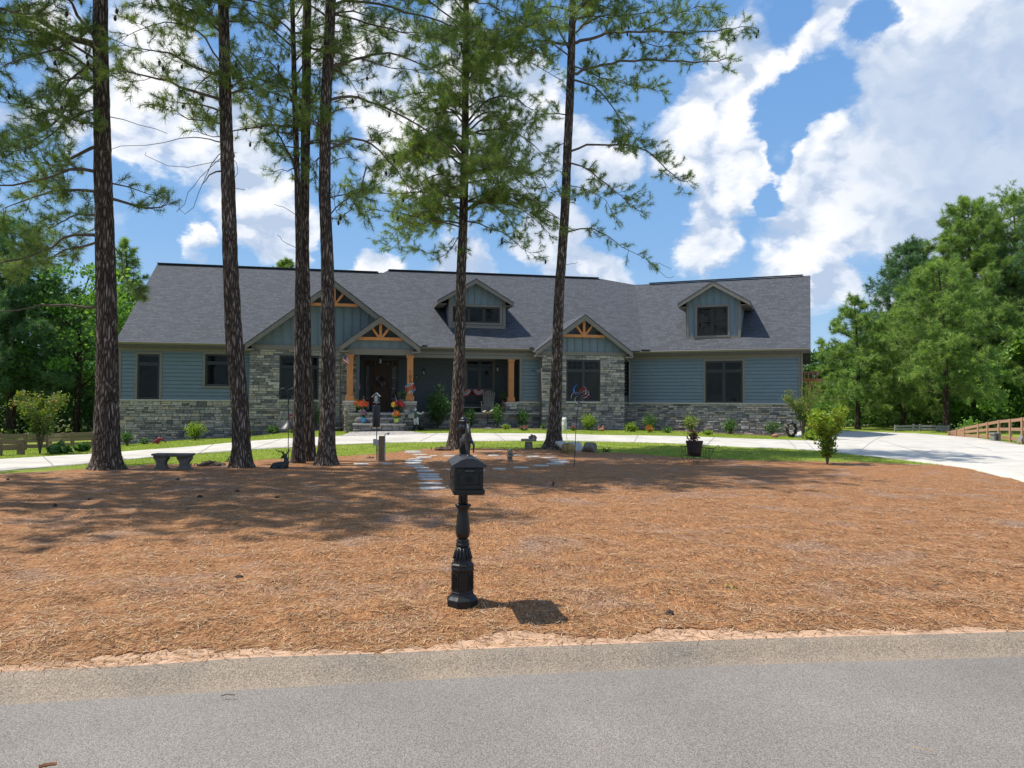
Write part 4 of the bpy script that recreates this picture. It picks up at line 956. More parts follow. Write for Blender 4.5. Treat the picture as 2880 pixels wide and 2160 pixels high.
def trunk_mesh(name, path, rad, mat, parent, n=40, seg=.16, rough=.05, flare=1.0, rng=None):
    P = sweep_poly(path, max(6, int((path[-1]-path[0]).length/seg))); m = len(P)
    zs = np.array([(p-P[0]).length for p in P]); tot = zs[-1]; V = []; ph = rng.uniform(0, 6, 4)
    for i, p in enumerate(P):
        t = zs[i]/tot; r = np.interp(t, np.linspace(0, 1, len(rad)), rad)
        fl = flare*.55*r*math.exp(-zs[i]/.22)+flare*.16*r*math.exp(-zs[i]/.8)
        for k in range(n):
            a = 2*math.pi*k/n
            root = 1+.35*max(0, math.sin(a*4+ph[0]))*math.exp(-zs[i]/.3)
            q = (r+fl*root)*(1+rough*rng.uniform(-1, 1)+.03*math.sin(a*3+zs[i]*1.3+ph[1])+.02*math.sin(a*5-zs[i]*2+ph[2]))
            V.append((p.x+q*math.cos(a), p.y+q*math.sin(a), p.z))
    F_ = []; C_ = []
    for i in range(m-1):
        for k in range(n):
            a = i*n+k; b = i*n+(k+1) % n; F_.append((a, b, b+n, a+n))
    return npmesh(name, V, F_, [.5]*len(F_), mat, parent, smooth=True)
class Tree:
    def __init__(s, seed, nl=.2, nn=22, w=.008, dens=1.0):
        s.rng = np.random.default_rng(seed); s.br = MB(); s.P = []; s.D = []; s.S = []; s.C = []; s.cones = []; s.nl, s.nn, s.w, s.dens = nl, nn, w, dens
    def tuft(s, p, d, k=1, c=None):
        s.P.append(tuple(p)); s.D.append(tuple(d.normalized())); s.S.append(s.nl*k*s.rng.uniform(.85, 1.15)); s.C.append(s.rng.random() if c is None else c)
    def twig(s, p, d, L, r, bright, depth=1):
        rng = s.rng; n = 4; q = [p]; dd = d.normalized()
        for i in range(n):
            dd = (dd+Vector(rng.normal(0, .22, 3))+Vector((0, 0, .07))).normalized(); q.append(q[-1]+dd*L/n)
        s.br.tube(q, [r*(1-.2*i) for i in range(n+1)], 4, cap=False)
        if depth and L > .55:
            for i in range(1, n):
                if rng.random() < .75*s.dens:
                    o = Vector(rng.normal(0, 1, 3)); o.z *= .5; s.twig(q[i], (dd*.7+o.normalized()*.8), L*rng.uniform(.3, .5), r*.6, bright, 0)
        for i in range(max(1, n-2), n+1):
            if rng.random() < .9 or i == n: s.tuft(q[i], dd, 1, min(1, max(0, bright+rng.normal(0, .16))))
        if rng.random() < .05*s.dens: s.cones.append(q[-1]-Vector((0, 0, .08)))
    def branch(s, path, r0, foliage=.35, side=.9, gap=.26, bright=.45, bare=False, tipfol=True, curl=False):
        rng = s.rng; L = sum((b-a).length for a, b in zip(path, path[1:])); n = max(5, int(L/.3)); q = sweep_poly(path, n)
        for i in range(1, len(q)): q[i] = q[i]+Vector(rng.normal(0, .018+.005*L*.2, 3))
        s.br.tube(q, [max(.007, r0*(1-.82*i/n)) for i in range(n+1)], 6, cap=False)
        if bare: return
        acc = 0
        for i in range(1, n+1):
            t = i/n; acc += (q[i]-q[i-1]).length
            if t < foliage:
                if rng.random() < .1: s.twig(q[i], Vector(rng.normal(0, 1, 3)), .35, .006, bright)
                continue
            while acc > gap/s.dens:
                acc -= gap/s.dens; d = (q[i]-q[i-1]).normalized(); o = Vector(rng.normal(0, 1, 3)); o = (o-d*o.dot(d)).normalized(); o.z = o.z*.55+.12
                s.twig(q[i-1].lerp(q[i], rng.random()), d*.55+o, side*rng.uniform(.45, 1.0)*(1-.35*abs(t-.65)), .009, bright)
        if tipfol:
            for _ in range(3): s.twig(q[-1], (q[-1]-q[-2]).normalized()+Vector(rng.normal(0, .4, 3)), side*.5, .008, bright)
    def finish(s, root, barkm, leafm, names=('branch', 'needle_crown')):
        o = s.br.build('limbs', barkm, root, smooth=True, uv=False)
        V, F_, c = needles(np.array(s.P), np.array(s.D), np.array(s.S), s.nn, s.w, s.rng, cvb=np.array(s.C))
        npmesh('crown', V, F_, c, leafm, root)
        for p in s.cones[:24]:
            b = MB(); b.ball(p, .035, 7, 6, sc=(1, 1, 1.9), jit=.12); b.build('cone', CONEM, root, uv=False)
def pine(label, trunk, D, brs, seed, top=24, dens=1.0, procedural=(), flare=1, sub=.68, bright=.5, group=None, uppers=40, upl=4.8, bz=None):
    """trunk: list of (px, py, width px) bottom first; brs: (path px list, radius, opts)"""
    base = gp(trunk[0][0], trunk[0][1]); D = base.y; root = thing('pine_tree', label, 'pine tree', tuple(base), group)
    path = [at(x, y, D) for x, y, w in trunk]; path[0] = base-Vector((0, 0, .1)); rad = [w*.88/FPX*D/2 for x, y, w in trunk]
    ts = np.cumsum([0]+[(b-a).length for a, b in zip(path, path[1:])])
    last = path[-1]; dirn = (path[-1]-path[-2]).normalized(); path.append(last+dirn*(top-last.z)); rad.append(.04)
    ts = list(ts)+[ts[-1]+(top-last.z)]; rr = np.interp(np.linspace(0, ts[-1], 30), ts, rad)
    full = []
    for k in range(31):
        d = ts[-1]*k/30
        for i in range(len(path)-1):
            if d <= ts[i+1]+1e-6: full.append(path[i].lerp(path[i+1], (d-ts[i])/(ts[i+1]-ts[i]))); break
    T = Tree(seed, nl=.2, nn=22, w=.0095, dens=1.8*sub)
    trunk_mesh('trunk', full, list(rr), BARK, root, rng=T.rng, flare=flare)
    def tz(z):
        for a, b in zip(full, full[1:]):
            if a.z <= z <= b.z: return a.lerp(b, (z-a.z)/(b.z-a.z))
        return full[-1]
    for spec in brs:
        pts, r0, o = spec; o = dict(o); dd = o.pop('dy', 0); n = len(pts)
        p = [at(x, y, D+dd*i/(n-1)) for i, (x, y) in enumerate(pts)]; p[0] = tz(p[0].z) if abs(p[0].x-tz(p[0].z).x) < .6 else p[0]
        o.setdefault('bright', bright); T.branch(p, r0, **o)
    for (z0, z1, n, l0, l1, az, da, droop) in procedural:
        for i in range(n):
            z = T.rng.uniform(z0, z1); p = tz(z); a = math.radians(az)+math.radians(da)*T.rng.uniform(-1, 1); L = T.rng.uniform(l0, l1)
            h = Vector((math.cos(a), math.sin(a), 0)); up = T.rng.uniform(.1, .45)
            T.branch([p, p+h*L*.35+Vector((0, 0, L*up*.4)), p+h*L*.7+Vector((0, 0, L*(up*.4-droop*.3))), p+h*L+Vector((0, 0, L*(up*.35-droop)))], .022+.006*L, foliage=.3, bright=bright)
    ztop = full[-1].z; zl = bz or min(ztop-8, at(trunk[-1][0], 0, D).z+.5)
    for i in range(uppers):
        t = i/uppers; z = zl+(ztop-zl)*t; a = i*2.4+seed if i % 3 else math.radians(T.rng.uniform(200, 340)); L = (1-t*.7)*T.rng.uniform(.7, 1.15)*upl*(1 if i % 3 else 1.25); p = tz(z); h = Vector((math.cos(a), math.sin(a), 0))
        T.branch([p, p+h*L*.5+Vector((0, 0, L*.15)), p+h*L+Vector((0, 0, L*.05))], .03, foliage=.3, bright=bright)
    T.finish(root, TWIG, NEED); return root
b_ = dict(foliage=.3)
pine('big dark barked pine leaning slightly left beside the left concrete bench', [(300, 1322, 74), (302, 1200, 72), (301, 1000, 63), (298, 760, 58), (290, 500, 53), (284, 250, 47), (283, 0, 43)], 0, [
    ([(260, 134), (180, 95), (100, 55), (0, 26), (-120, -10)], .09, dict(dy=-1, foliage=.5)), ([(264, 118), (230, 60), (195, 0), (170, -90)], .06, dict(foliage=.6)),
    ([(255, 170), (205, 215), (165, 270), (120, 330)], .035, dict(dy=-2, foliage=.2)), ([(260, 228), (190, 295), (170, 330), (85, 385), (0, 420)], .045, dict(dy=-1.5, foliage=.2)),
    ([(264, 350), (160, 325), (80, 295), (-20, 285)], .035, dict(dy=-1, foliage=.25)), ([(268, 405), (200, 445), (185, 470), (100, 455), (0, 440)], .045, dict(dy=1, foliage=.3)),
    ([(280, 490), (228, 472), (120, 505), (0, 522), (-80, 540)], .05, dict(dy=-1, foliage=.3)), ([(268, 541), (183, 530), (90, 555), (0, 593)], .045, dict(dy=1.5, foliage=.3)),
    ([(321, 553), (380, 580), (430, 588), (468, 572)], .045, dict(dy=-.5, foliage=.35, side=.7)), ([(311, 321), (370, 345), (470, 370)], .014, dict(bare=True)),
    ([(285, 663), (190, 665), (110, 710), (0, 740), (-60, 760)], .045, dict(dy=-2, foliage=.45)), ([(270, 681), (190, 700), (120, 735), (40, 745)], .035, dict(dy=2, foliage=.3)),
    ([(264, 862), (150, 858), (80, 866), (-40, 880)], .038, dict(bare=True, dy=-1)), ([(327, 660), (340, 720), (352, 780), (375, 812), (402, 836)], .02, dict(dy=-.8, foliage=.72, side=.35)),
    ([(262, 300), (200, 330), (120, 400), (60, 420)], .03, dict(dy=-3, foliage=.2)), ([(262, 60), (180, 130), (80, 160), (0, 190)], .04, dict(dy=-2, foliage=.2)),
    ([(265, 600), (200, 610), (150, 640), (100, 660)], .03, dict(dy=2, foliage=.2)), ([(300, 520), (340, 520), (400, 545), (440, 548)], .025, dict(dy=1, foliage=.3, side=.6))],
    3, top=21, sub=1.0, procedural=[(8.3, 12.5, 4, 2, 3, 180, 60, .1)], bright=.42, flare=1.1)
pine('second pine from the left, its slim curved trunk beside the bench', [(680, 1317, 58), (678, 1200, 50), (662, 1000, 53), (648, 750, 46), (641, 500, 42), (635, 300, 38), (627, 0, 32)], 0, [
    ([(610, 212), (540, 185), (480, 155), (400, 140), (330, 120)], .035, dict(dy=-1.5, foliage=.35, bright=.75)), ([(586, 285), (520, 250), (450, 225), (358, 199), (310, 210)], .04, dict(dy=-2.5, foliage=.4, bright=.7)),
    ([(640, 130), (700, 200), (770, 250), (850, 310)], .03, dict(dy=1, foliage=.6)), ([(620, 210), (570, 100), (470, 60), (360, 100)], .03, dict(dy=-2, foliage=.45, bright=.75)),
    ([(640, 60), (720, 60), (800, 90)], .03, dict(foliage=.3)), ([(622, 80), (560, 40), (480, 20), (400, 10)], .03, dict(dy=-1, foliage=.3)),
    ([(640, 400), (600, 395), (540, 385), (440, 402), (290, 425)], .02, dict(bare=True, dy=-2)), ([(635, 350), (580, 340), (520, 330), (480, 300)], .025, dict(dy=-1.5, foliage=.4, bright=.7)),
    ([(630, 485), (600, 487), (570, 520)], .03, dict(bare=True)), ([(640, 420), (590, 460), (560, 540), (520, 600), (500, 560)], .012, dict(bare=True)), ([(590, 430), (560, 500), (530, 540), (500, 600)], .009, dict(bare=True)),
    ([(640, 450), (600, 455), (500, 470), (420, 445), (410, 430)], .010, dict(bare=True)), ([(655, 430), (672, 480), (650, 520), (690, 535)], .009, dict(bare=True))],
    5, top=20, procedural=[(10.2, 12.5, 5, 1.6, 2.4, 190, 90, .1), (9.0, 10.2, 5, .9, 1.6, 0, 180, .0)], bright=.5)
pine('thinnest pine trunk, left half of the close pair', [(838, 1304, 34), (840, 1200, 32), (840, 1000, 27), (840, 700, 20), (836, 500, 18), (828, 250, 16), (822, 0, 14)], 0, [
    ([(835, 380), (870, 300), (900, 200), (830, 120)], .02, dict(foliage=.4)), ([(828, 490), (800, 410), (750, 330), (700, 260), (650, 200)], .03, dict(dy=1, foliage=.3)),
    ([(828, 350), (760, 355), (680, 365), (600, 385), (560, 370)], .03, dict(dy=-1.5, foliage=.15, bright=.75)), ([(828, 610), (805, 585), (768, 572)], .012, dict(bare=True)), ([(820, 700), (800, 680), (780, 664)], .010, dict(bare=True)),
    ([(820, 150), (770, 110), (730, 40)], .02, dict(foliage=.3)), ([(825, 230), (790, 220), (740, 240), (690, 280)], .02, dict(foliage=.2))],
    7, top=18, procedural=[(8.8, 12, 6, .9, 1.7, 180, 160, .1)], uppers=20, upl=2.8, bright=.5)
pine('straight pine of the close pair, thicker right half with pale resin streaks', [(866, 1298, 42), (866, 1200, 40), (860, 1000, 34), (856, 700, 31), (857, 500, 28), (861, 300, 29), (864, 0, 26)], 0, [
    ([(868, 345), (820, 330), (760, 300), (720, 300)], .03, dict(dy=-1.5, foliage=.15, bright=.85)), ([(868, 330), (900, 300), (930, 290)], .02, dict(foliage=.2)),
    ([(860, 130), (905, 145), (950, 160)], .02, dict(foliage=.3)), ([(866, 400), (886, 395)], .02, dict(bare=True))],
    9, top=23, procedural=[(8.3, 9.6, 6, .7, 1.4, 180, 180, .0), (10.5, 12.6, 2, 1, 1.8, 0, 180, .1)], bright=.6)
pine('pine with swelling base just right of the close pair', [(917, 1310, 56), (920, 1200, 46), (924, 1000, 44), (921, 750, 40), (913, 550, 36), (916, 300, 34), (924, 150, 34), (931, 0, 32)], 0, [
    ([(939, 190), (1010, 165), (1095, 149), (1195, 187), (1290, 243)], .045, dict(dy=2, foliage=.35)), ([(939, 285), (987, 272), (1069, 294), (1180, 354), (1275, 427), (1310, 455)], .045, dict(dy=2.5, foliage=.35)),
    ([(930, 424), (1002, 389), (1055, 415), (1110, 471), (1148, 522)], .038, dict(dy=1, foliage=.4)), ([(952, 10), (1028, 3), (1180, 41), (1290, 75), (1400, 80)], .045, dict(dy=2, foliage=.3)),
    ([(948, 38), (1050, 68), (1150, 95), (1250, 110)], .03, dict(dy=1, foliage=.3)), ([(1022, 165), (1080, 188), (1160, 195), (1240, 190)], .02, dict(dy=1, foliage=.2)),
    ([(935, 325), (975, 303), (1020, 300)], .02, dict(foliage=.4, side=.5)), ([(930, 475), (955, 445), (988, 443)], .02, dict(bare=True)), ([(1030, 470), (985, 590), (950, 600), (940, 560)], .02, dict(foliage=.1, bright=.6)),
    ([(935, 560), (1000, 540), (1060, 520), (1090, 500)], .02, dict(dy=1, foliage=.2)), ([(940, 620), (975, 560), (1010, 555), (1030, 600)], .02, dict(foliage=.1))],
    13, top=22, procedural=[(8.2, 9.2, 6, .7, 1.2, 170, 120, .0), (10.8, 12.5, 5, 1, 1.8, 180, 180, .1)], bright=.5)
pine('pine with the fullest crown, trunk rising behind the mailbox finial', [(1277, 1264, 46), (1285, 1200, 42), (1293, 1000, 34), (1296, 800, 31), (1304, 600, 27), (1308, 400, 24), (1310, 200, 21), (1311, 0, 18)], 0, [
    ([(1320, 460), (1370, 440), (1450, 380), (1500, 330)], .03, dict(dy=1, foliage=.4)), ([(1320, 490), (1400, 470), (1500, 490), (1580, 560)], .03, dict(dy=-1, foliage=.2)),
    ([(1300, 620), (1380, 640), (1450, 680), (1500, 720)], .03, dict(dy=-1, foliage=.15)), ([(1300, 640), (1220, 620), (1120, 600), (1040, 590)], .03, dict(dy=-1.5, foliage=.2, bright=.7)),
    ([(1304, 560), (1200, 540), (1100, 545), (1000, 520)], .03, dict(dy=-1, foliage=.2, bright=.7)), ([(1296, 640), (1250, 720), (1180, 700)], .02, dict(foliage=.3))],
    17, top=21, procedural=[(7.6, 10.5, 17, 2.0, 3.2, 180, 75, .35), (8.2, 12, 16, 2, 3.6, 0, 80, .3), (11.5, 17.5, 26, 1.6, 2.9, 0, 180, .15), (8.5, 13, 12, 1.6, 3, 270, 60, .3)], bright=.55, sub=1.0, uppers=14)
pine('rightmost of the front pines, long limbs reaching right above the roof', [(1555, 1262, 52), (1560, 1200, 40), (1567, 1000, 35), (1574, 800, 31), (1589, 600, 28), (1597, 400, 27), (1606, 200, 26), (1609, 80, 22), (1611, 0, 20)], 0, [
    ([(1620, 121), (1690, 97), (1767, 90), (1980, 90), (2100, 75)], .06, dict(dy=-1, foliage=.3)), ([(1617, 213), (1670, 188), (1810, 169), (1980, 174), (2052, 164)], .06, dict(dy=1, foliage=.25)),
    ([(1622, 225), (1670, 242), (1714, 290), (1762, 357), (1800, 400)], .04, dict(dy=-1, foliage=.25)), ([(1610, 430), (1670, 406), (1810, 420), (1883, 483), (1930, 512)], .045, dict(dy=.5, foliage=.4)),
    ([(1612, 457), (1651, 473), (1709, 522), (1755, 560), (1790, 590)], .035, dict(dy=-1, foliage=.3)), ([(1596, 657), (1651, 640), (1700, 660), (1757, 696), (1835, 740)], .03, dict(dy=-.6, foliage=.3, side=.55)),
    ([(1835, 738), (1850, 760), (1880, 783), (1895, 775)], .010, dict(bare=True, dy=-.6)), ([(1830, 740), (1862, 745), (1890, 760)], .007, dict(bare=True, dy=-.6)), ([(1588, 150), (1545, 48), (1450, 0)], .04, dict(dy=1, foliage=.3)),
    ([(1583, 126), (1520, 126), (1450, 180)], .03, dict(dy=-1, foliage=.2)), ([(1586, 324), (1520, 318), (1490, 350)], .025, dict(foliage=.15)), ([(1610, 100), (1680, 50), (1800, 40), (1950, 30)], .04, dict(dy=1.5, foliage=.2)),
    ([(1606, 60), (1640, 10), (1700, -30), (1800, -20)], .04, dict(foliage=.2)), ([(1612, 180), (1680, 215), (1780, 240), (1860, 255)], .03, dict(dy=2, foliage=.2)), ([(1600, 400), (1560, 420), (1530, 470)], .02, dict(foliage=.4, side=.5)),
    ([(1606, 520), (1640, 530), (1700, 560), (1730, 610)], .02, dict(dy=.8, foliage=.3)), ([(1596, 745), (1625, 740)], .012, dict(bare=True)), ([(1800, 90), (1880, 50), (1960, 20), (2010, 25)], .025, dict(foliage=.1)),
    ([(1600, 30), (1540, 20), (1480, 40), (1440, 90)], .03, dict(dy=-1, foliage=.15)), ([(1770, 100), (1850, 130), (1950, 125), (2040, 110)], .02, dict(dy=.5, foliage=.1))],
    19, top=22, bright=.5, sub=1.1, procedural=[(15.3, 17.5, 9, 1.5, 3, 0, 180, .0)], uppers=16)
# two pines just outside the left of the picture, whose limbs and shade reach in
for i, (x, y, h, sd_) in enumerate(((-14.5, 15.5, 20, 23), (-10.8, 12.2, 19, 29))):
    T = Tree(sd_, nl=.24, nn=16, w=.014, dens=1.5); base = Vector((x, y, 0)); root = thing('pine_tree', ('tall pine outside the left edge, far one of two', 'tall pine outside the left edge, near one of two')[i], 'pine tree', tuple(base))
    p = [base+Vector((0, 0, -.1)), base+Vector((.1, 0, h*.5)), base+Vector((-.1, 0, h))]; trunk_mesh('trunk', p, [.26, .22, .15, .03], BARK, root, n=24, rng=T.rng)
    for k in range(36):
        z = h*(.48+.5*k/36); a = k*2.4; L = (4.4, 3.0)[i]*(1.05-.65*k/36); h_ = Vector((math.cos(a), math.sin(a), 0)); q = base+Vector((0, 0, z))
        T.branch([q, q+h_*L*.5+Vector((0, 0, .4)), q+h_*L+Vector((0, 0, .2))], .04, foliage=.25)
    T.finish(root, TWIG, NEED)
# --- woods: pines on the right
def far_pine(label, px, py, top_px, top_py, w_px, seed, mat, cb=.25, dens=1.0, lean=0, D=None, nl=.34, trunk_vis=True, group='trees beyond the driveway and house', conic=.6):
    base = gp(px, py) if D is None else Vector((at(px, py, D).x, D, -.1)); D = base.y; top = at(top_px, top_py, D); root = thing('pine_tree', label, 'pine tree', tuple(base), group)
    T = Tree(seed, nl=nl, nn=14, w=.032, dens=dens*1.15); H = top.z-base.z; R = w_px/FPX*D/2
    path = [base, base.lerp(top, .5)+Vector((.15, 0, 0)), top]; trunk_mesh('trunk', path, [.02*H, .014*H, .01*H, .03], BARKF, root, n=14, seg=.5, rng=T.rng, flare=.5)
    nb = int(44*H/10)
    for k in range(nb):
        t = cb+(1-cb)*(k+T.rng.random())/nb; p = base.lerp(top, t); a = k*2.4+T.rng.uniform(-.3, .3); u = (t-cb)/(1-cb)
        L = R*(.45+.75*math.sin(math.pi*min(1, u*.8+.25))*(1-conic*u*.5))*T.rng.uniform(.75, 1.1)*(1-.65*u**3); h = Vector((math.cos(a), math.sin(a), 0)); up = -.05+.5*u
        T.branch([p, p+h*L*.5+Vector((0, 0, L*(up*.4+.05))), p+h*L+Vector((0, 0, L*up))], .035, foliage=.3, side=.85*R/2.2+.25, gap=.36, bright=.45)
    for _ in range(6): T.twig(top, Vector((T.rng.normal(0, .5), T.rng.normal(0, .5), 1)), .7, .012, .6)
    T.finish(root, TWIG, mat); return root
far_pine('slender pine in front of the woods, just right of the house corner', 2412, 1207, 2404, 862, 200, 101, NEEDF, cb=.12)
far_pine('pine with a bare dark lower trunk behind the far grey fence', 2662, 1213, 2640, 760, 300, 102, NEEDF, cb=.22, nl=.38)
far_pine('tall pine at the right edge of the picture', 2872, 1200, 2850, 575, 380, 103, NEEDF, cb=.16, nl=.4, dens=1.0)
far_pine('blue green pine behind the others, left shoulder of the right woods', 2570, 1200, 2565, 705, 260, 104, NEEDB, cb=.3, D=64, nl=.5)
far_pine('pine with a spiky top standing behind the tall right edge pine', 2735, 1195, 2722, 580, 270, 105, NEEDF, cb=.25, D=60, nl=.48)
far_pine('low bright pine bough tree between slender pine and bare trunk pine', 2540, 1205, 2530, 880, 260, 106, NEEDF, cb=.1, D=56, nl=.42)
far_pine('pine cut by the right edge, behind the tall edge pine', 2960, 1200, 2940, 610, 360, 107, NEEDB, cb=.1, D=58, nl=.48)
far_pine('small round pine top peeking over the main roof behind the pair', 800, 1190, 803, 745, 130, 108, NEEDF, cb=.5, D=72, nl=.4)
far_pine('dark pine at the far left edge of the woods', 30, 1230, 20, 640, 330, 109, NEEDB, cb=.15, D=46, nl=.42)
far_pine('slim pine at the left gable end of the house', 385, 1190, 352, 700, 130, 110, NEEDF, cb=.3, D=56, nl=.45)
# --- broadleaf trees
def leaves(P, N_, size, rng, cv, tri=False):
    k = len(P); d = unit(rng.normal(size=(k, 3))+np.array([0, 0, .5])); a = unit(np.cross(d, rng.normal(size=(k, 3)))); b = np.cross(d, a); s = (size*rng.uniform(.6, 1.25, k))[:, None]
    V = np.stack([P-a*s*.5, P+b*s*.36, P+a*s*.62, P-b*s*.36], 1).reshape(-1, 3); return V, np.arange(k*4).reshape(-1, 4), cv
def crown_pts(c, R, n, rng, clumps=40, sp=.26, shell=.75):
    cc = unit(rng.normal(size=(clumps, 3))); cc[:, 2] = np.where(cc[:, 2] < -.55, -cc[:, 2], cc[:, 2]); rr = rng.uniform(.35, 1, clumps)**.6
    C = cc*rr[:, None]*np.array(R)+np.array(c); sz = rng.uniform(.6, 1.3, clumps); idx = rng.integers(0, clumps, n)
    off = unit(rng.normal(size=(n, 3)))*(rng.random((n, 1))**.5)*sp*max(R)*sz[idx][:, None]; off[:, 2] *= .6
    bri = rng.random(clumps)*.5+.25
    return C[idx]+off, np.clip(bri[idx]+rng.normal(0, .16, n), 0, 1)
def broad(label, px, py, D, top_py, w_px, seed, mat, n=5000, leaf=.24, low=.15, group='trees beyond the driveway and house', name='broadleaf_tree', clumps=46):
    rng = np.random.default_rng(seed); b = at(px, py, D); base = Vector((b.x, D, gz(b.x, D)-.1)); top = at(px, top_py, D); H = top.z-base.z; R = w_px/FPX*D/2
    root = thing(name, label, 'tree', tuple(base), group); m = MB(); zc = base.z+H*(.5+low*.5); hz = H*(.5-low*.5)
    m.tube([base, base+Vector((.1, 0, H*.4)), base+Vector((0, .1, H*.8))], [.018*H, .013*H, .004*H], 8)
    for k in range(7):
        a = k*2.4; z = H*(.25+.08*k); q = base+Vector((0, 0, z)); m.tube([q, q+Vector((math.cos(a)*R*.35, math.sin(a)*R*.35, H*.1)), q+Vector((math.cos(a)*R*.7, math.sin(a)*R*.7, H*.22))], [.007*H, .005*H, .002*H], 5)
    m.build('trunk', BARKF, root, smooth=True, uv=False)
    P, c = crown_pts((base.x, base.y, zc), (R, R, hz), n, rng, clumps); V, F_, c = leaves(P, None, leaf, rng, c); npmesh('crown', V, F_, c, mat, root); return root
for spec in (
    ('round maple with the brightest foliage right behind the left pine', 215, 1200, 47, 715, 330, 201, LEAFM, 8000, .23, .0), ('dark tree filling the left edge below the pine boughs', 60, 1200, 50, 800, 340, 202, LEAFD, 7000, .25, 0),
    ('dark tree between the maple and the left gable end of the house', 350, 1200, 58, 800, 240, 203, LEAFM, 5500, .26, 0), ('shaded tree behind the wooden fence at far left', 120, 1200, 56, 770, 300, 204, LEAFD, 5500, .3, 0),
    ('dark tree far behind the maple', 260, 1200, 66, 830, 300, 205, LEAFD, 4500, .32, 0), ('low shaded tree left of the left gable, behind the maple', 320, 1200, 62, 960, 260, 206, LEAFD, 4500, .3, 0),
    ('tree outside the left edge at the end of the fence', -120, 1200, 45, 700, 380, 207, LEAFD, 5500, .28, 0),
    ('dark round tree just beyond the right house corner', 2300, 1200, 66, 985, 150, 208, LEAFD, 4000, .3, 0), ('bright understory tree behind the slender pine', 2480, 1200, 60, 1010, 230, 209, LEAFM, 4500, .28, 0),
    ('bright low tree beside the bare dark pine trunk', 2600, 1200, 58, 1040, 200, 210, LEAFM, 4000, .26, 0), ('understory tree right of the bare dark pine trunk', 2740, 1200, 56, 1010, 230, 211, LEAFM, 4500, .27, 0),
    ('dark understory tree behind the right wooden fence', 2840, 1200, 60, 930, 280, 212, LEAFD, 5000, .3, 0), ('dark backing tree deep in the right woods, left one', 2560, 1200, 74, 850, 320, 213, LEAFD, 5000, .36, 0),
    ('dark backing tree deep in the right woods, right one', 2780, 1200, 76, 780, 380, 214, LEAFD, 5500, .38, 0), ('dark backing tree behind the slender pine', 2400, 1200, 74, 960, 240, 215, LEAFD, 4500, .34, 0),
    ('tree outside the right edge behind the fence', 2990, 1200, 54, 850, 320, 216, LEAFM, 4500, .3, 0)):
    broad(spec[0], spec[1], spec[2], spec[3], spec[4], spec[5], spec[6], spec[7], spec[8], spec[9], spec[10])
# a continuous wood closes the view behind everything
def woods(name, xs, ys, h, n, seed, label):
    rng = np.random.default_rng(seed); x = rng.uniform(xs[0], xs[1], n); y = ys+rng.uniform(0, 9, n); top = h*(.75+.25*np.sin(x*.31+seed)+.12*np.sin(x*.9)); z = rng.random(n)**.8*top-.3
    V, F_, c = leaves(np.stack([x, y, z], 1), None, .6, rng, np.clip(rng.normal(.3, .2, n), 0, 1)); o = npmesh(name, V, F_, c, LEAFD); tag(o, label, 'woods', kind='stuff')
def undergrowth(x0, x1, y0, y1, h, n, seed, label, mat):
    rng = np.random.default_rng(seed); x = rng.uniform(x0, x1, n); t = (x-x0)/(x1-x0); y = y0+(y1-y0)*t+rng.uniform(0, 5, n); z = rng.random(n)**.9*h*(.75+.25*np.sin(x*1.1+seed)+.15*np.sin(x*2.9)); zb = np.array([gz(a, b) for a, b in zip(x, y)])
    V, F_, c = leaves(np.stack([x, y, z+zb], 1), None, .3, rng, np.clip(rng.normal(.35, .2, n)+.12*np.sin(x*2.3), 0, 1)); tag(npmesh('undergrowth', V, F_, c, mat), label, 'undergrowth', kind='stuff')
undergrowth(-48, -20.5, 44, 50, 5, 12000, 311, 'dark leafy undergrowth under the trees at left', LEAFD); undergrowth(22, 60, 58, 48, 3.2, 14000, 312, 'leafy undergrowth under the trees at right', LEAFM)
woods('distant_woods', (-75, -12), 74, 8.5, 22000, 301, 'dark continuous wood closing the view on the left')
woods('distant_woods', (14, 110), 84, 9, 30000, 302, 'dark continuous wood closing the view on the right')
undergrowth(-110, 110, -52, -52, 28, 34000, 313, 'tall woods across the road behind the viewer', LEAFM)  # out of view; added and made tall so the windows mirror dark foliage
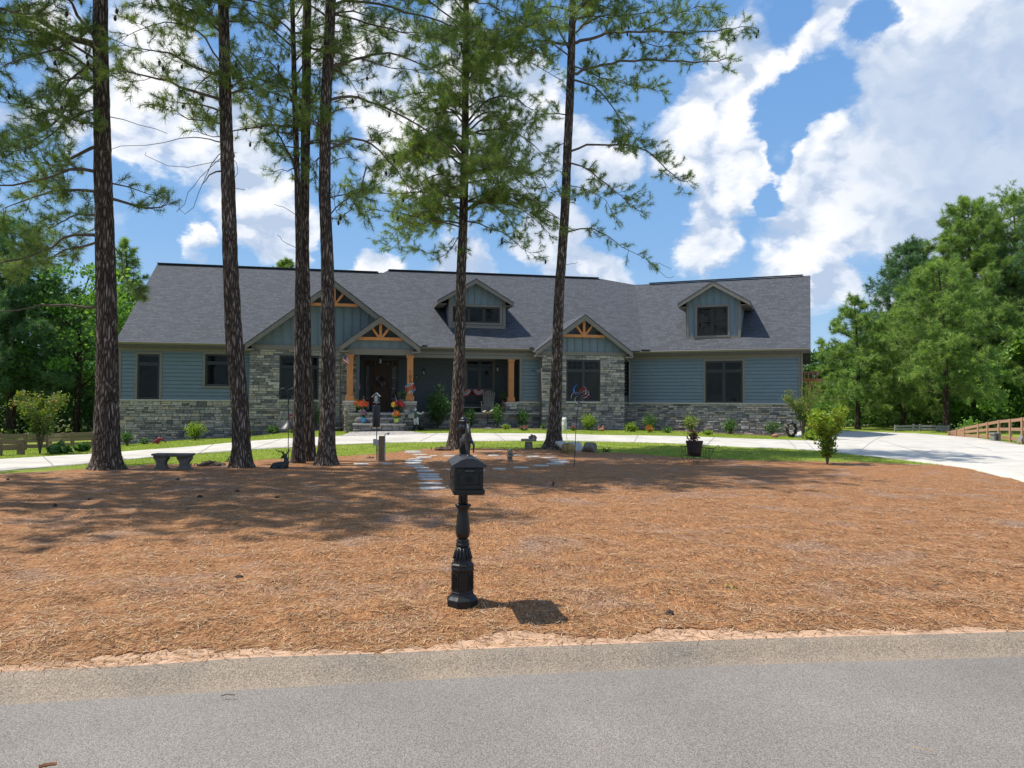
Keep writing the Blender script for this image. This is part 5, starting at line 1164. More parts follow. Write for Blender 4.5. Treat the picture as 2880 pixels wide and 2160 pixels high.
# --- shrubs and garden plants
def shrub(label, px, py, w, h, mat, seed, cat='shrub', name='shrub', n=None, leaf=.07, group='shrubs planted along the house front', upright=False, flowers=None, nf=14, fs=.05, stems=5, base=None, dome=False):
    rng = np.random.default_rng(seed); B0 = base or gp(px, py); D = B0.y; W = w/FPX*D; H = h/FPX*D; root = thing(name, label, cat, tuple(B0), group); m = MB(); n = n or int(260+900*W*H); n = min(n, 2600)
    P = []; C_ = []
    ns = max(stems, 4) if not upright else max(stems, 5)
    for k in range(ns*3):
        a = rng.uniform(0, 6.28); lean = rng.random()**.6; q1 = Vector((math.cos(a)*W*.46*lean, math.sin(a)*W*.4*lean, H*(1-.45*lean**2)*rng.uniform(.75, 1.05))); mid = q1*.5+Vector((0, 0, H*.06))
        if k < ns*2: m.tube([B0-Vector((0, 0, .02)), B0+mid, B0+q1], [.012, .009, .004], 4, cap=False)
        kk = n//(ns*3)
        t = rng.random(kk)**.55*.85+.15; t = t[:, None]; mid = np.array(mid); q = np.array(q1); L_ = (1-t)**2*0+2*t*(1-t)*mid+t*t*q
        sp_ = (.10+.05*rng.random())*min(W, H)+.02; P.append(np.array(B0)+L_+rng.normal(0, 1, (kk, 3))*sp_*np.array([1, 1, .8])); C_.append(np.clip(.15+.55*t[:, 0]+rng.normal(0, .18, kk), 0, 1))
    m.build('stems', TWIG, root, uv=False)
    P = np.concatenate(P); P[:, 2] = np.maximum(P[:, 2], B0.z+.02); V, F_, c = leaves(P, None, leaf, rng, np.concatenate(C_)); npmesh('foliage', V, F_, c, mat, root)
    if flowers:
        f = MB()
        for k in range(nf):
            a = rng.uniform(0, 6.28); r = rng.random()**.5; p = B0+Vector((math.cos(a)*W*.42*r, math.sin(a)*W*.4*r-.02, H*rng.uniform(.6, 1.02)*(1-.3*r*r)))
            for s in range(5):
                t = s*1.2566+a; f.add([p, p+Vector((math.cos(t)*fs, -.01, math.sin(t)*fs)), p+Vector((math.cos(t+.6)*fs*1.1, -.025, math.sin(t+.6)*fs*1.1)), p+Vector((math.cos(t+1.15)*fs, -.01, math.sin(t+1.15)*fs))], [(0, 1, 2, 3)])
        f.build('blossoms', flowers, root, uv=False)
    return root
FOR = flat('orange_petals', (.75, .10, .03)); FYE = flat('yellow_petals', (.75, .5, .04)); FPI = flat('pink_petals', (.6, .12, .22)); FRE = flat('red_petals', (.5, .02, .03)); FPU = flat('purple_petals', (.42, .12, .42)); FWH = flat('white_petals', (.7, .7, .68))
shrub('tall loose green shrub hiding the porch wall left of the mailbox finial', 1231, 1204, 66, 120, LEAFS, 401, n=2600, leaf=.085, upright=True)
shrub('narrow cone shaped shrub just right of the finial pine', 1324, 1204, 34, 66, LEAFS, 402, n=1100, upright=True)
shrub('cone shaped shrub in front of the rocking chair, right of the bird bath', 1398, 1205, 40, 66, LEAFS, 403, n=1200, upright=True)
shrub('cone shaped shrub beneath the blue siding panel', 1471, 1200, 34, 60, LEAFS, 404, n=1000, upright=True)
shrub('low bright plant between two cone shrubs below the chair', 1422, 1208, 24, 16, LEAFY, 405, n=240)
shrub('low pink flowering mound before the blue panel', 1472, 1211, 34, 14, LEAFS, 406, n=340, flowers=FPI, nf=12)
shrub('small plant hard against the left side of the rightmost front pine', 1528, 1209, 12, 20, LEAFS, 407, n=160)
shrub('rounded lime green shrub under the right stone bay window', 1656, 1210, 52, 46, LEAFY, 408, n=1500)
shrub('small pink flowers left of the lime shrub', 1613, 1212, 18, 14, LEAFS, 409, flowers=FPI, nf=20, n=200)
shrub('low wide bright green shrub at the right bay corner', 1776, 1215, 40, 24, LEAFY, 410, n=700)
shrub('dark upright shrub in the shade right of the bay', 1828, 1212, 38, 56, LEAFD, 411, n=1000)
shrub('small orange flowering plant below the dark upright shrub', 1826, 1217, 20, 20, LEAFY, 412, flowers=FOR, nf=26, n=300)
shrub('low mound between dark shrub and open leafy shrub', 1878, 1218, 34, 18, LEAFS, 413, n=360)
shrub('open leafy shrub with pale tips, left of the wheelbarrow planter', 1942, 1214, 44, 50, LEAFY, 414, n=560, leaf=.08)
shrub('low yellow green mound behind the wheelbarrow planter', 1990, 1224, 36, 14, LEAFY, 415, n=300)
shrub('bushy shrub in the middle of the right wing wall', 2053, 1221, 40, 46, LEAFS, 416, n=900)
shrub('sparse twiggy shrub left of the black hose coil', 2174, 1226, 50, 44, LEAFS, 417, n=620)
shrub('bright shrub against the left wing stone base', 548, 1238, 54, 52, LEAFY, 418, n=1300)
shrub('low white flowering plant near the red ornament', 405, 1249, 30, 14, LEAFS, 419, flowers=FWH, nf=3, n=300)
shrub('spindly shrub right behind the big left pine', 356, 1254, 30, 46, LEAFS, 420, n=420)
shrub('small shrub right of the second pine', 702, 1222, 16, 26, LEAFY, 421, n=240)
shrub('low leafy clump left of the close pair of pines', 770, 1220, 48, 26, LEAFS, 422, n=700)
shrub('tiny yellow green plant left of the close pair', 820, 1219, 12, 14, LEAFY, 423, n=120)
shrub('tall pale leafed shrub showing between close pair and swelling pine', 886, 1208, 28, 84, LEAFS, 424, n=560, upright=True)
shrub('tuft of yellow green grass by the right house corner', 2285, 1239, 56, 26, LEAFY, 425, name='ornamental_grass', cat='grass clump', n=420, leaf=.16)
shrub('orange lilies beside the crape myrtle', 2283, 1232, 36, 50, LEAFS, 426, flowers=FOR, nf=7, n=300, fs=.08)
shrub('spiky grassy clump left of the big pine by the fence', 165, 1276, 60, 22, LEAFS, 427, name='ornamental_grass', cat='grass clump', n=260, leaf=.22, group='grass clumps by the left fence')
shrub('grassy clump at the foot of the big left pine', 235, 1270, 40, 20, LEAFS, 428, name='ornamental_grass', cat='grass clump', n=200, leaf=.22, group='grass clumps by the left fence')
shrub('loose shrub growing through the right fence', 2735, 1228, 70, 50, LEAFM, 429, n=700, leaf=.1, group='plants by the right fence')
def small_tree(label, px, py, w, h, mat, seed, stems, leaf, n, name, spread=.5, cat='tree', low=.25, flat_top=False, tips=None, dens_top=1.0):
    rng = np.random.default_rng(seed); B0 = gp(px, py); D = B0.y; W = w/FPX*D; H = h/FPX*D; root = thing(name, label, cat, tuple(B0)); m = MB(); P = []; C_ = []
    for k in range(stems):
        a = k*6.283/stems+rng.uniform(-.3, .3); r = rng.uniform(.55, 1); q = B0+Vector((math.cos(a)*W*.44*r, math.sin(a)*W*.4*r, H*(1.0-.28*r*r)*rng.uniform(.85, 1.02))); mid = B0+Vector((math.cos(a)*W*.14*r, math.sin(a)*W*.12*r, H*.45))
        pts = sweep_poly([B0-Vector((0, 0, .03)), mid, q], 8); m.tube(pts, [.022*(1-.1*i) for i in range(9)], 5, cap=False)
        for i in range(2, 9):
            for j in range(3):
                d = Vector(rng.normal(0, 1, 3)).normalized(); d.z = abs(d.z)*.5; L_ = W*.13*rng.uniform(.5, 1.2); e = pts[i]+d*L_; m.tube([pts[i], e], [.006, .003], 3, cap=False)
                if i/8 < low: continue
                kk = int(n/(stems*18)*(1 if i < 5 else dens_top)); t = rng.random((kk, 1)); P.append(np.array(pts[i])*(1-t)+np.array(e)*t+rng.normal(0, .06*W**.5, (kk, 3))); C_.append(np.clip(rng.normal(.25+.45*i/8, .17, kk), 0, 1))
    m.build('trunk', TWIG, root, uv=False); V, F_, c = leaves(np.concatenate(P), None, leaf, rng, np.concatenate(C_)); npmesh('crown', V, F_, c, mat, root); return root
small_tree('young bright green multi stemmed tree at the right edge of the straw bed', 2327, 1308, 130, 178, LEAFY, 501, 9, .075, 2600, 'young_tree', low=.15, dens_top=1.6)
small_tree('vase shaped crape myrtle with reddish tips at the right house corner', 2258, 1234, 120, 168, LEAFC, 502, 9, .07, 3600, 'crape_myrtle', low=.35)
small_tree('small multi stemmed crape myrtle by the left fence', 112, 1276, 175, 190, LEAFC, 503, 10, .085, 2600, 'crape_myrtle', low=.3)
# --- grass blades and loose straw
def poly_contains(x, y, poly):
    c = np.zeros(len(x), bool); j = len(poly)-1
    for i in range(len(poly)):
        xi, yi = poly[i]; xj, yj = poly[j]
        if abs(yj-yi) > 1e-12: c ^= ((yi > y) != (yj > y)) & (x < (xj-xi)*(y-yi)/(yj-yi)+xi)
        j = i
    return c
def loose_needles():
    rng = np.random.default_rng(77); n = 150000
    # more of them close to the kerb, where single needles can be made out
    y = 4.6+13*rng.random(n)**1.7; x = (rng.random(n)*2-1)*(y*.78+.6); ok = poly_contains(x, y, MULCH_POLY) | ((rng.random(n) < .4) & (y > np.interp(x, xs_, ys_)+.03) & (y < 7)); x, y = x[ok], y[ok]; n = len(x)
    z = np.array([mdisp(a, b)+.006 for a, b in zip(x, y)])+rng.uniform(.001, .014, n); a = rng.uniform(0, 6.283, n); L_ = rng.uniform(.06, .16, n); w = .0013+.0002*y
    d = np.stack([np.cos(a), np.sin(a), rng.uniform(-.10, .16, n)], 1); p0 = np.stack([x, y, z], 1); b = a+rng.uniform(-.7, .7, n); d2 = np.stack([np.cos(b), np.sin(b), rng.uniform(-.2, .05, n)], 1)
    p1 = p0+d*L_[:, None]*.5; p2 = p1+d2*L_[:, None]*.5; s0 = np.stack([-np.sin(a), np.cos(a), np.zeros(n)], 1)*w[:, None]
    V = np.stack([p0-s0, p0+s0, p1+s0, p1-s0, p2], 1).reshape(-1, 3); i = np.arange(n)*5
    F3 = np.concatenate([np.stack([i, i+1, i+2, i+3], 1), np.stack([i+3, i+2, i+4, i+4], 1)]); 
    me = bpy.data.meshes.new('loose_pine_straw'); tri = np.concatenate([np.stack([i, i+1, i+2], 1), np.stack([i, i+2, i+3], 1), np.stack([i+3, i+2, i+4], 1)]); c = rng.random(n); cc = np.concatenate([c, c, c])
    m = attr_ramp('straw_needle', [(0, (.13, .055, .024)), (.3, (.26, .13, .055)), (.6, (.40, .225, .10)), (.85, (.52, .32, .16)), (1, (.58, .45, .31))], .7, 8, .15)
    o = npmesh('loose_pine_straw', V, tri, cc, m); tag(o, 'loose fallen pine needles scattered over the straw bed', 'pine straw', kind='stuff')
loose_needles()
def grass_blades():
    rng = np.random.default_rng(78); n = 170000; y = 19+21*rng.random(n); x = (rng.random(n)*2-1)*(y*.74+.5)
    drive = [G(*p) for p in near+farp]; ok = ~poly_contains(x, y, MULCH_POLY) & ~poly_contains(x, y, drive) & ~poly_contains(x, y, [(p[0], p[1]) for p in walk])
    q = A.v; vv = (x*q.x+(y-39.3)*q.y); q2 = B.v; v2 = x*q2.x+(y-45)*q2.y
    ok &= (vv < -1.0) & (v2 < -1.05); x, y = x[ok], y[ok]; n = len(x); z = np.array([gz(a, b) for a, b in zip(x, y)])-.005
    h = rng.uniform(.025, .06, n); a = rng.uniform(0, 6.283, n); w = .007; s = np.stack([np.cos(a), np.sin(a), np.zeros(n)], 1)*w; p = np.stack([x, y, z], 1); t = p+np.stack([rng.normal(0, .02, n), rng.normal(0, .02, n), h], 1)
    V = np.stack([p-s, p+s, t], 1).reshape(-1, 3); F_ = np.arange(n*3).reshape(-1, 3)
    m = leafmat('grass_blade', [(0, (.13, .20, .02)), (.5, (.25, .34, .04)), (1, (.40, .42, .09))], .4); o = npmesh('lawn_grass', V, F_, rng.random(n), m); tag(o, 'short mown grass blades of the lawn strips', 'grass', kind='stuff')
grass_blades()
# ------------------------------------------------------------------ objects in the garden
def V3(*a): return Vector(a)
def S_(D): return D/FPX          # metres per photo pixel at distance D
# --- mailbox
def mailbox():
    b0 = gp(1300, 1713, 0); b0 = Vector((b0.x, b0.y, .01)); D = b0.y; s = S_(D); root = thing('mailbox', 'black cast iron mailbox on an ornate post with horse ornament, by the kerb', 'mailbox', tuple(b0))
    zz = lambda py: at(1300, py, D).z-b0.z
    th = .145; c_, s_ = math.cos(th), math.sin(th); X = Vector((c_, s_, 0)); Y = Vector((-s_, c_, 0))
    class FF: pass
    F = FF(); F.pt = lambda u, v, z: b0+X*u+Y*v+Vector((0, 0, z)); F.u = X; F.v = Y
    m = MB(); ph = th+math.pi/8
    # octagonal base: plinth, panelled drum, cornice, then leaf collar and vase
    k = s
    prof = [(45*k, -.02), (45*k, zz(1683)), (44*k, zz(1681)), (36*k, zz(1673)), (33*k, zz(1668)), (32.5*k, zz(1664)), (33*k, zz(1662)), (31*k, zz(1660)), (31*k, zz(1604)), (33.5*k, zz(1602)), (34*k, zz(1597)), (32*k, zz(1592)), (33*k, zz(1590)), (33*k, zz(1586)), (28*k, zz(1582)), (26*k, zz(1573))]
    m.lathe(b0, prof, 8, ph=ph); m.build('pedestal', IRON, root, bevel=.003)
    for j in range(8):     # raised frames on each face of the drum
        a = ph+math.pi/8+j*math.pi/4; n = V3(math.cos(a), math.sin(a), 0); t = V3(-math.sin(a), math.cos(a), 0); r = 31*k*math.cos(math.pi/8); hw = 31*k*math.sin(math.pi/8)*.7; q = MB(); z0, z1 = zz(1655), zz(1609)
        C0 = b0+n*(r+.002)
        for inset, ww in ((0, .008), (.018, .005)):
            h = hw-inset; a0, a1 = z0+inset*1.3, z1-inset*1.3
            for (u0, v0, u1, v1) in ((-h, a0, h, a0), (-h, a1, h, a1), (-h, a0, -h, a1), (h, a0, h, a1)): q.bar(C0+t*u0+V3(0, 0, v0), C0+t*u1+V3(0, 0, v1), ww, ww*.8, up=tuple(n))
        q.build('panel_frame', IRON, root)
    m = MB(); m.lathe(b0, [(26*k, zz(1573)), (22*k, zz(1570)), (21*k, zz(1560)), (20*k, zz(1545)), (18*k, zz(1537))], 24)
    m.lathe(b0, [(15*k, zz(1538)), (18.5*k, zz(1535)), (19.5*k, zz(1531)), (18.5*k, zz(1527)), (15*k, zz(1525)), (18*k, zz(1523)), (18.5*k, zz(1520)), (14*k, zz(1516)), (13*k, zz(1512))], 24)
    m.build('post_collar', IRON, root, smooth=True)
    for j in range(14):    # drooping acanthus leaves
        a = j*math.pi/7; n = V3(math.cos(a), math.sin(a), 0); q = MB(); q.tube([b0+n*18*k+V3(0, 0, zz(1540)), b0+n*20*k+V3(0, 0, zz(1552)), b0+n*23*k+V3(0, 0, zz(1563)), b0+n*27*k+V3(0, 0, zz(1570))], [2.6*k, 3.6*k, 3.2*k, 1.5*k], 6); q.build('leaf_ornament', IRON, root, smooth=True)
    m = MB(); n_ = 40; pr = [(13, 1514), (18, 1508), (20, 1498), (19.6, 1485), (18.5, 1470), (16.5, 1455), (15, 1440), (14.6, 1432), (17, 1426), (21, 1421), (18, 1417), (13, 1416)]
    base = len(m.v)
    for (r, py) in pr:
        for i in range(n_):
            a = 2*math.pi*i/n_; q = r*k*(1-.07*abs(math.sin(a*4))) if 1430 < py < 1500 else r*k*(1+(.12*math.cos(a*8) if py < 1428 else 0)); m.v.append((b0.x+q*math.cos(a), b0.y+q*math.sin(a), b0.z+zz(py)))
    for i in range(len(pr)-1):
        for j in range(n_): a = i*n_+j; b = i*n_+(j+1) % n_; m.f.append((a, b, b+n_, a+n_)); m.c.append(.5)
    m.build('post_vase', IRON, root, smooth=True)
    m = MB()
    for j in range(8): a = j*math.pi/4+.2; m.tube([b0+V3(math.cos(a)*9*k, math.sin(a)*9*k, zz(1418)), b0+V3(math.cos(a)*9*k, math.sin(a)*9*k, zz(1285))], 4.2*k, 8)
    m.lathe(b0, [(9*k, zz(1418)), (9*k, zz(1285))], 12)
    m.box(b0.x-.033, b0.x+.033, b0.y-.033, b0.y+.033, b0.z+zz(1290), b0.z+zz(1246)); m.build('post_shaft', IRON, root)
    m = MB(); pr = [(9, 1247), (12.5, 1244), (12.5, 1240), (9, 1236), (8, 1228), (11, 1225), (11, 1222), (8, 1220), (13, 1215), (17, 1208), (16.5, 1200), (12, 1192), (10, 1189), (14, 1187), (15.5, 1184), (12, 1182)]
    base = 0; n_ = 32
    for (r, py) in pr:
        for i in range(n_): a = 2*math.pi*i/n_; q = r*k*(1+(.07*math.cos(a*9) if 1190 < py < 1220 else (.10*math.cos(a*5) if py < 1188 else 0))); m.v.append((b0.x+q*math.cos(a), b0.y+q*math.sin(a), b0.z+zz(py)))
    for i in range(len(pr)-1):
        for j in range(n_): a = i*n_+j; b = i*n_+(j+1) % n_; m.f.append((a, b, b+n_, a+n_)); m.c.append(.5)
    m.ball(b0+V3(0, 0, zz(1183)), 11.5*k, 20, 12); m.build('finial', IRON, root, smooth=True)
    # the box, hung in front of the post
    L0 = -.42; L1 = .10; hw = .112; zb = at(1330, 1391, D+L0).z-b0.z; zt = at(1330, 1313, D+L0).z-b0.z; fc = .012   # box runs along Y from front L0 to back L1
    cx = .012
    m = MB(); m.fbox(F, cx-hw, cx+hw, L0, L1, zb+.035, zt); m.build('box_body', IRON, root, bevel=.003)
    m = MB(); m.fbox(F, cx-hw-.012, cx+hw+.012, L0-.014, L1+.01, zb+.006, zb+.034); m.fbox(F, cx-hw-.005, cx+hw+.005, L0-.006, L1, zb-.005, zb+.006); m.build('box_base_rim', IRON, root, bevel=.003)
    m = MB(); prof = [(-hw-.022, -.004), (-hw-.024, .014), (-hw*.9, .034), (-hw*.6, .055), (-hw*.28, .066), (0, .069), (hw*.28, .066), (hw*.6, .055), (hw*.9, .034), (hw+.024, .014), (hw+.022, -.004)]
    m.prism([F.pt(cx+a, L0-.028, zt+z) for a, z in prof], Y*(L1-L0+.05)); m.build('box_roof', plain('lighter_black_top', (.028, .029, .034), .5, .3, 14), root, bevel=.003, fix=True)  # top is a lighter black than the box body
    m = MB(); m.fbox(F, cx-hw+.012, cx+hw-.012, L0-.008, L0-.001, zb+.045, zt-.012); dr_ = m.build('box_door', IRON, root, bevel=.002)
    m = MB(); z0, z1 = zb+.07, zt-.055; h = hw-.024
    for (u0, v0, u1, v1) in ((-h, z0, h, z0), (-h, z1, h, z1), (-h, z0, -h, z1), (h, z0, h, z1)): m.bar(F.pt(cx+u0, L0-.011, v0), F.pt(cx+u1, L0-.011, v1), .006, .006, up=tuple(Y))
    for i in range(22):
        u = -h+2*h*i/21; m.ball(F.pt(cx+u, L0-.012, z0+.009), .0028, 6, 4)
    for i in range(14):
        z = z0+(z1-z0)*i/13; m.ball(F.pt(cx-h+.009, L0-.012, z), .0028, 6, 4); m.ball(F.pt(cx+h-.009, L0-.012, z), .0028, 6, 4)
    m.build('beaded_frame', IRON, dr_)
    m = MB(); zc = (z0+z1)/2
    for i in range(28):
        a = i/28*6.283; a2 = (i+1)/28*6.283; m.bar(F.pt(cx+.034*math.cos(a), L0-.011, zc+.022*math.sin(a)), F.pt(cx+.034*math.cos(a2), L0-.011, zc+.022*math.sin(a2)), .004, .004, up=tuple(Y))
    for i in range(5): a = i*1.2566+.3; m.ball(F.pt(cx+.014*math.cos(a), L0-.011, zc+.011*math.sin(a)), .0058, 8, 6)
    m.ball(F.pt(cx, L0-.012, zc), .006, 8, 6); m.build('oval_rosette', IRON, dr_, smooth=True)
    m = MB(); m.tube([F.pt(cx-.032, L0-.008, zt-.032), F.pt(cx-.030, L0-.026, zt-.030), F.pt(cx+.030, L0-.026, zt-.030), F.pt(cx+.032, L0-.008, zt-.032)], .0105, 10); m.build('door_pull', plain('worn_black', (.04, .041, .045), .4, .2, 20), dr_, smooth=True)
    m = MB()   # side panel relief and flag
    u = cx-hw-.002
    for (a, za, c, zc2) in ((L0+.05, z0, L1-.05, z0), (L0+.05, z1, L1-.05, z1), (L0+.05, z0, L0+.05, z1), (L1-.05, z0, L1-.05, z1)): m.bar(F.pt(u, a, za), F.pt(u, c, zc2), .006, .006, up=tuple(X))
    m.ball(F.pt(u, (L0+L1)/2, zc), .03, 12, 8, sc=(.25, 1, .8), rot=th); m.build('side_relief', IRON, root)
    m = MB(); m.fbox(F, -.02, .02, -.16, .02, zb-.05, zb-.006); m.bar(F.pt(0, -.1, zb-.05), F.pt(0, -.02, zb-.15), .02, .02); m.build('bracket', IRON, root)
    m = MB(); m.tube([F.pt(.0, -.125, zz(1455)), F.pt(.012, -.135, zz(1440)), F.pt(.0, -.13, zz(1425)), F.pt(.0, -.12, zz(1412))], .008, 8); m.tube([F.pt(.012, -.128, zz(1478)), F.pt(-.008, -.135, zz(1465)), F.pt(.008, -.137, zz(1450))], .007, 8)
    return root, F, zt+.07, cx, L0
MBX = mailbox()
def horse(root, F, z0, cx, L0):
    """trotting horse facing the road, near foreleg raised"""
    o = ORG[root.name]; sc = .242; k = lambda x, y, z: F.pt(cx-.004+x*sc*1.2, L0+.10+y*sc, z0-.003+z*sc)    # x side, y back, z up
    ch = [([k(0, .05, .58), k(0, .3, .56), k(0, .55, .57), k(0, .78, .60)], [.165*sc, .17*sc, .165*sc, .15*sc]),
          ([k(0, .02, .63), k(0, -.10, .78), k(0, -.16, .93), k(0, -.17, 1.02)], [.135*sc, .10*sc, .076*sc, .062*sc]),
          ([k(0, -.14, 1.03), k(0, -.24, .95), k(0, -.33, .84)], [.062*sc, .052*sc, .036*sc]), ([k(0, -.33, .84), k(0, -.35, .80)], [.037*sc, .034*sc]),
          ([k(.035, -.12, 1.08), k(.045, -.12, 1.15)], [.022*sc, .008*sc]), ([k(-.035, -.12, 1.08), k(-.045, -.12, 1.15)], [.022*sc, .008*sc]),
          ([k(-.03, -.02, .5), k(-.03, -.04, .3), k(-.02, -.05, .27), k(.0, -.06, .08), k(.0, -.10, .02)], [.065*sc, .042*sc, .044*sc, .026*sc, .04*sc]),
          ([k(.10, -.02, .52), k(.14, -.22, .44), k(.15, -.23, .40), k(.15, -.10, .24), k(.15, -.13, .18)], [.062*sc, .042*sc, .042*sc, .028*sc, .036*sc]),
          ([k(.08, .78, .52), k(.10, .70, .34), k(.10, .84, .22), k(.10, .80, .05), k(.10, .76, .02)], [.085*sc, .05*sc, .036*sc, .028*sc, .04*sc]),
          ([k(-.10, .78, .52), k(-.13, .72, .34), k(-.15, .9, .22), k(-.15, .88, .05), k(-.15, .84, .02)], [.085*sc, .05*sc, .036*sc, .028*sc, .04*sc]),
          ([k(0, .9, .64), k(.02, 1.02, .6), k(.03, 1.06, .42), k(.02, 1.02, .22)], [.03*sc, .045*sc, .05*sc, .015*sc]),
          ([k(.02, -.04, 1.03), k(.03, .02, .86), k(.03, .06, .72)], [.02*sc, .034*sc, .02*sc])]
    blob('horse_ornament', ch, .0045, plain('horse_iron', (.032, .033, .037), .42, .3, 30), root, sm=1)
horse(MBX[0], MBX[1], MBX[2], MBX[3], MBX[4])
# --- concrete bench at left
def bench():
    c = gp(487, 1322); s = S_(c.y); root = thing('garden_bench', 'grey cast concrete bench on two scrolled legs in the shade of the left pines', 'bench', tuple(c)); w = 54*s; h = (1322-1281)*s
    m = MB(); n = 10; top = []
    for sgn in (1, -1): top += [V3(c.x+sgn*w*(1-2*i/n), c.y-sgn*(.17+.02*math.sin(math.pi*i/n)), 0) for i in range(n+1)]
    m.prism([V3(p.x, p.y, c.z+h) for p in top], V3(0, 0, .05)); m.prism([V3(c.x+(p.x-c.x)*.93, c.y+(p.y-c.y)*.9, c.z+h-.025) for p in top], V3(0, 0, .024)); m.build('seat', BENCHM, root, bevel=.012, fix=True)
    for sx in (-1, 1):
        m = MB(); x = c.x+sx*w*.6; prof = [(.19, 0), (.17, .05), (.11, .12), (.10, .2), (.14, .28), (.18, .33), (.17, .385)]
        pts = [V3(x-q[0]*.95, c.y, c.z+q[1]/.385*(h-.025)) for q in prof]+[V3(x+q[0]*.95, c.y, c.z+q[1]/.385*(h-.025)) for q in prof[::-1]]
        m.prism([p-V3(0, .1, 0) for p in pts], V3(0, .2, 0)); pts2 = [V3(x+(p.x-x)*.55, p.y, c.z+.06+(p.z-c.z-.06)*.8) for p in pts]
        m.prism([p-V3(0, .115, 0) for p in pts2], V3(0, .23, 0)); m.build('leg', BENCHM, root, bevel=.012, fix=True)
bench()
# --- lying deer
def deer():
    b = gp(792, 1319); s = S_(b.y); root = thing('deer_statue', 'black statue of a lying stag with antlers at the foot of the pines', 'statue', tuple(b)); P = lambda px, py, dy=0: at(px, py, b.y+dy)
    M_ = plain('deer_black', (.02, .02, .02), .55, .4, 20, bmp=.4)
    ch = [([P(764, 1315), P(772, 1310), P(788, 1309), P(802, 1309)], [.05, .085, .1, .095]), ([P(802, 1308), P(806, 1300), P(804, 1290), P(801, 1283)], [.085, .07, .052, .045]), ([P(803, 1281), P(797, 1283), P(791, 1288)], [.045, .036, .022]),
          ([P(805, 1277, .0), P(812, 1272, .0)], [.022, .008]), ([P(796, 1276), P(791, 1272)], [.018, .008]), ([P(796, 1316, -.1), P(784, 1318, -.14), P(794, 1319, -.16)], [.035, .028, .02]), ([P(770, 1315, -.08), P(778, 1318, -.14), P(764, 1318, -.15)], [.05, .03, .02])]
    blob('body', ch, .012, M_, root, sm=2)
    for s_, q in ((1, [(806, 1276), (812, 1270), (813, 1265), (811, 1262)]), (-1, [(800, 1276), (793, 1271), (783, 1270), (774, 1265)])):
        m = MB(); m.tube([P(x, y) for x, y in q], [.013, .012, .010, .006], 6)
        tn = ([((811, 1271), (817, 1266)), ((813, 1267), (818, 1269)), ((808, 1274), (806, 1264))] if s_ > 0 else [((793, 1271), (791, 1265)), ((785, 1270), (783, 1263)), ((778, 1268), (777, 1262)), ((798, 1274), (797, 1267))])
        for a, c in tn: m.tube([P(*a), P(*c)], [.010, .004], 5)
        m.build('antler', M_, root, smooth=True)
deer()
# --- shepherd's hook with cone baffle
def hook():
    b = gp(811, 1297); D = b.y; root = thing('shepherd_hook', 'black double shepherd hook with a cone baffle, above the stag statue', 'garden hook', tuple(b)); P = lambda x, y: at(x, y, D); m = MB()
    m.tube([b-V3(0, 0, .1), P(811, 1105)], .012, 6); m.tube([P(811, 1136), P(811, 1103)], .02, 6); m.build('pole', IRONM, root)
    for sx in (-1, 1):
        m = MB(); q = [(811, 1106), (808+sx*2, 1098), (811+sx*12, 1092), (811+sx*22, 1095), (811+sx*26, 1103), (811+sx*27, 1112), (811+sx*30, 1116), (811+sx*33, 1109)]; m.tube(sweep_poly([P(*x) for x in q], 20), .011, 6, cap=True); m.build('hook_arm', IRONM, root, smooth=True)
    m = MB(); o = P(811, 1207); h = 24*S_(D); m.lathe(V3(o.x, o.y, o.z), [(27*S_(D), 0), (26.5*S_(D), .012), (14*S_(D), h*.5), (2.5*S_(D), h)], 28); m.build('cone_baffle', IRONM, root, smooth=True)
    r = thing('hanging_ornament', 'small red and white ornament hanging from the shepherd hook beside the pine', 'ornament', tuple(P(820, 1162))); m = MB(); m.ball(P(819, 1167), .045, 8, 6, sc=(1, .4, .8)); m.bar(P(811, 1181), P(826, 1172), .04, .02); m.build('ornament_body', RED, r); m = MB(); m.bar(P(817, 1158), P(820, 1165), .05, .015); m.tube([P(819, 1166), P(822, 1112)], .004, 4); m.build('ornament_streamer', WHT, r)
hook()
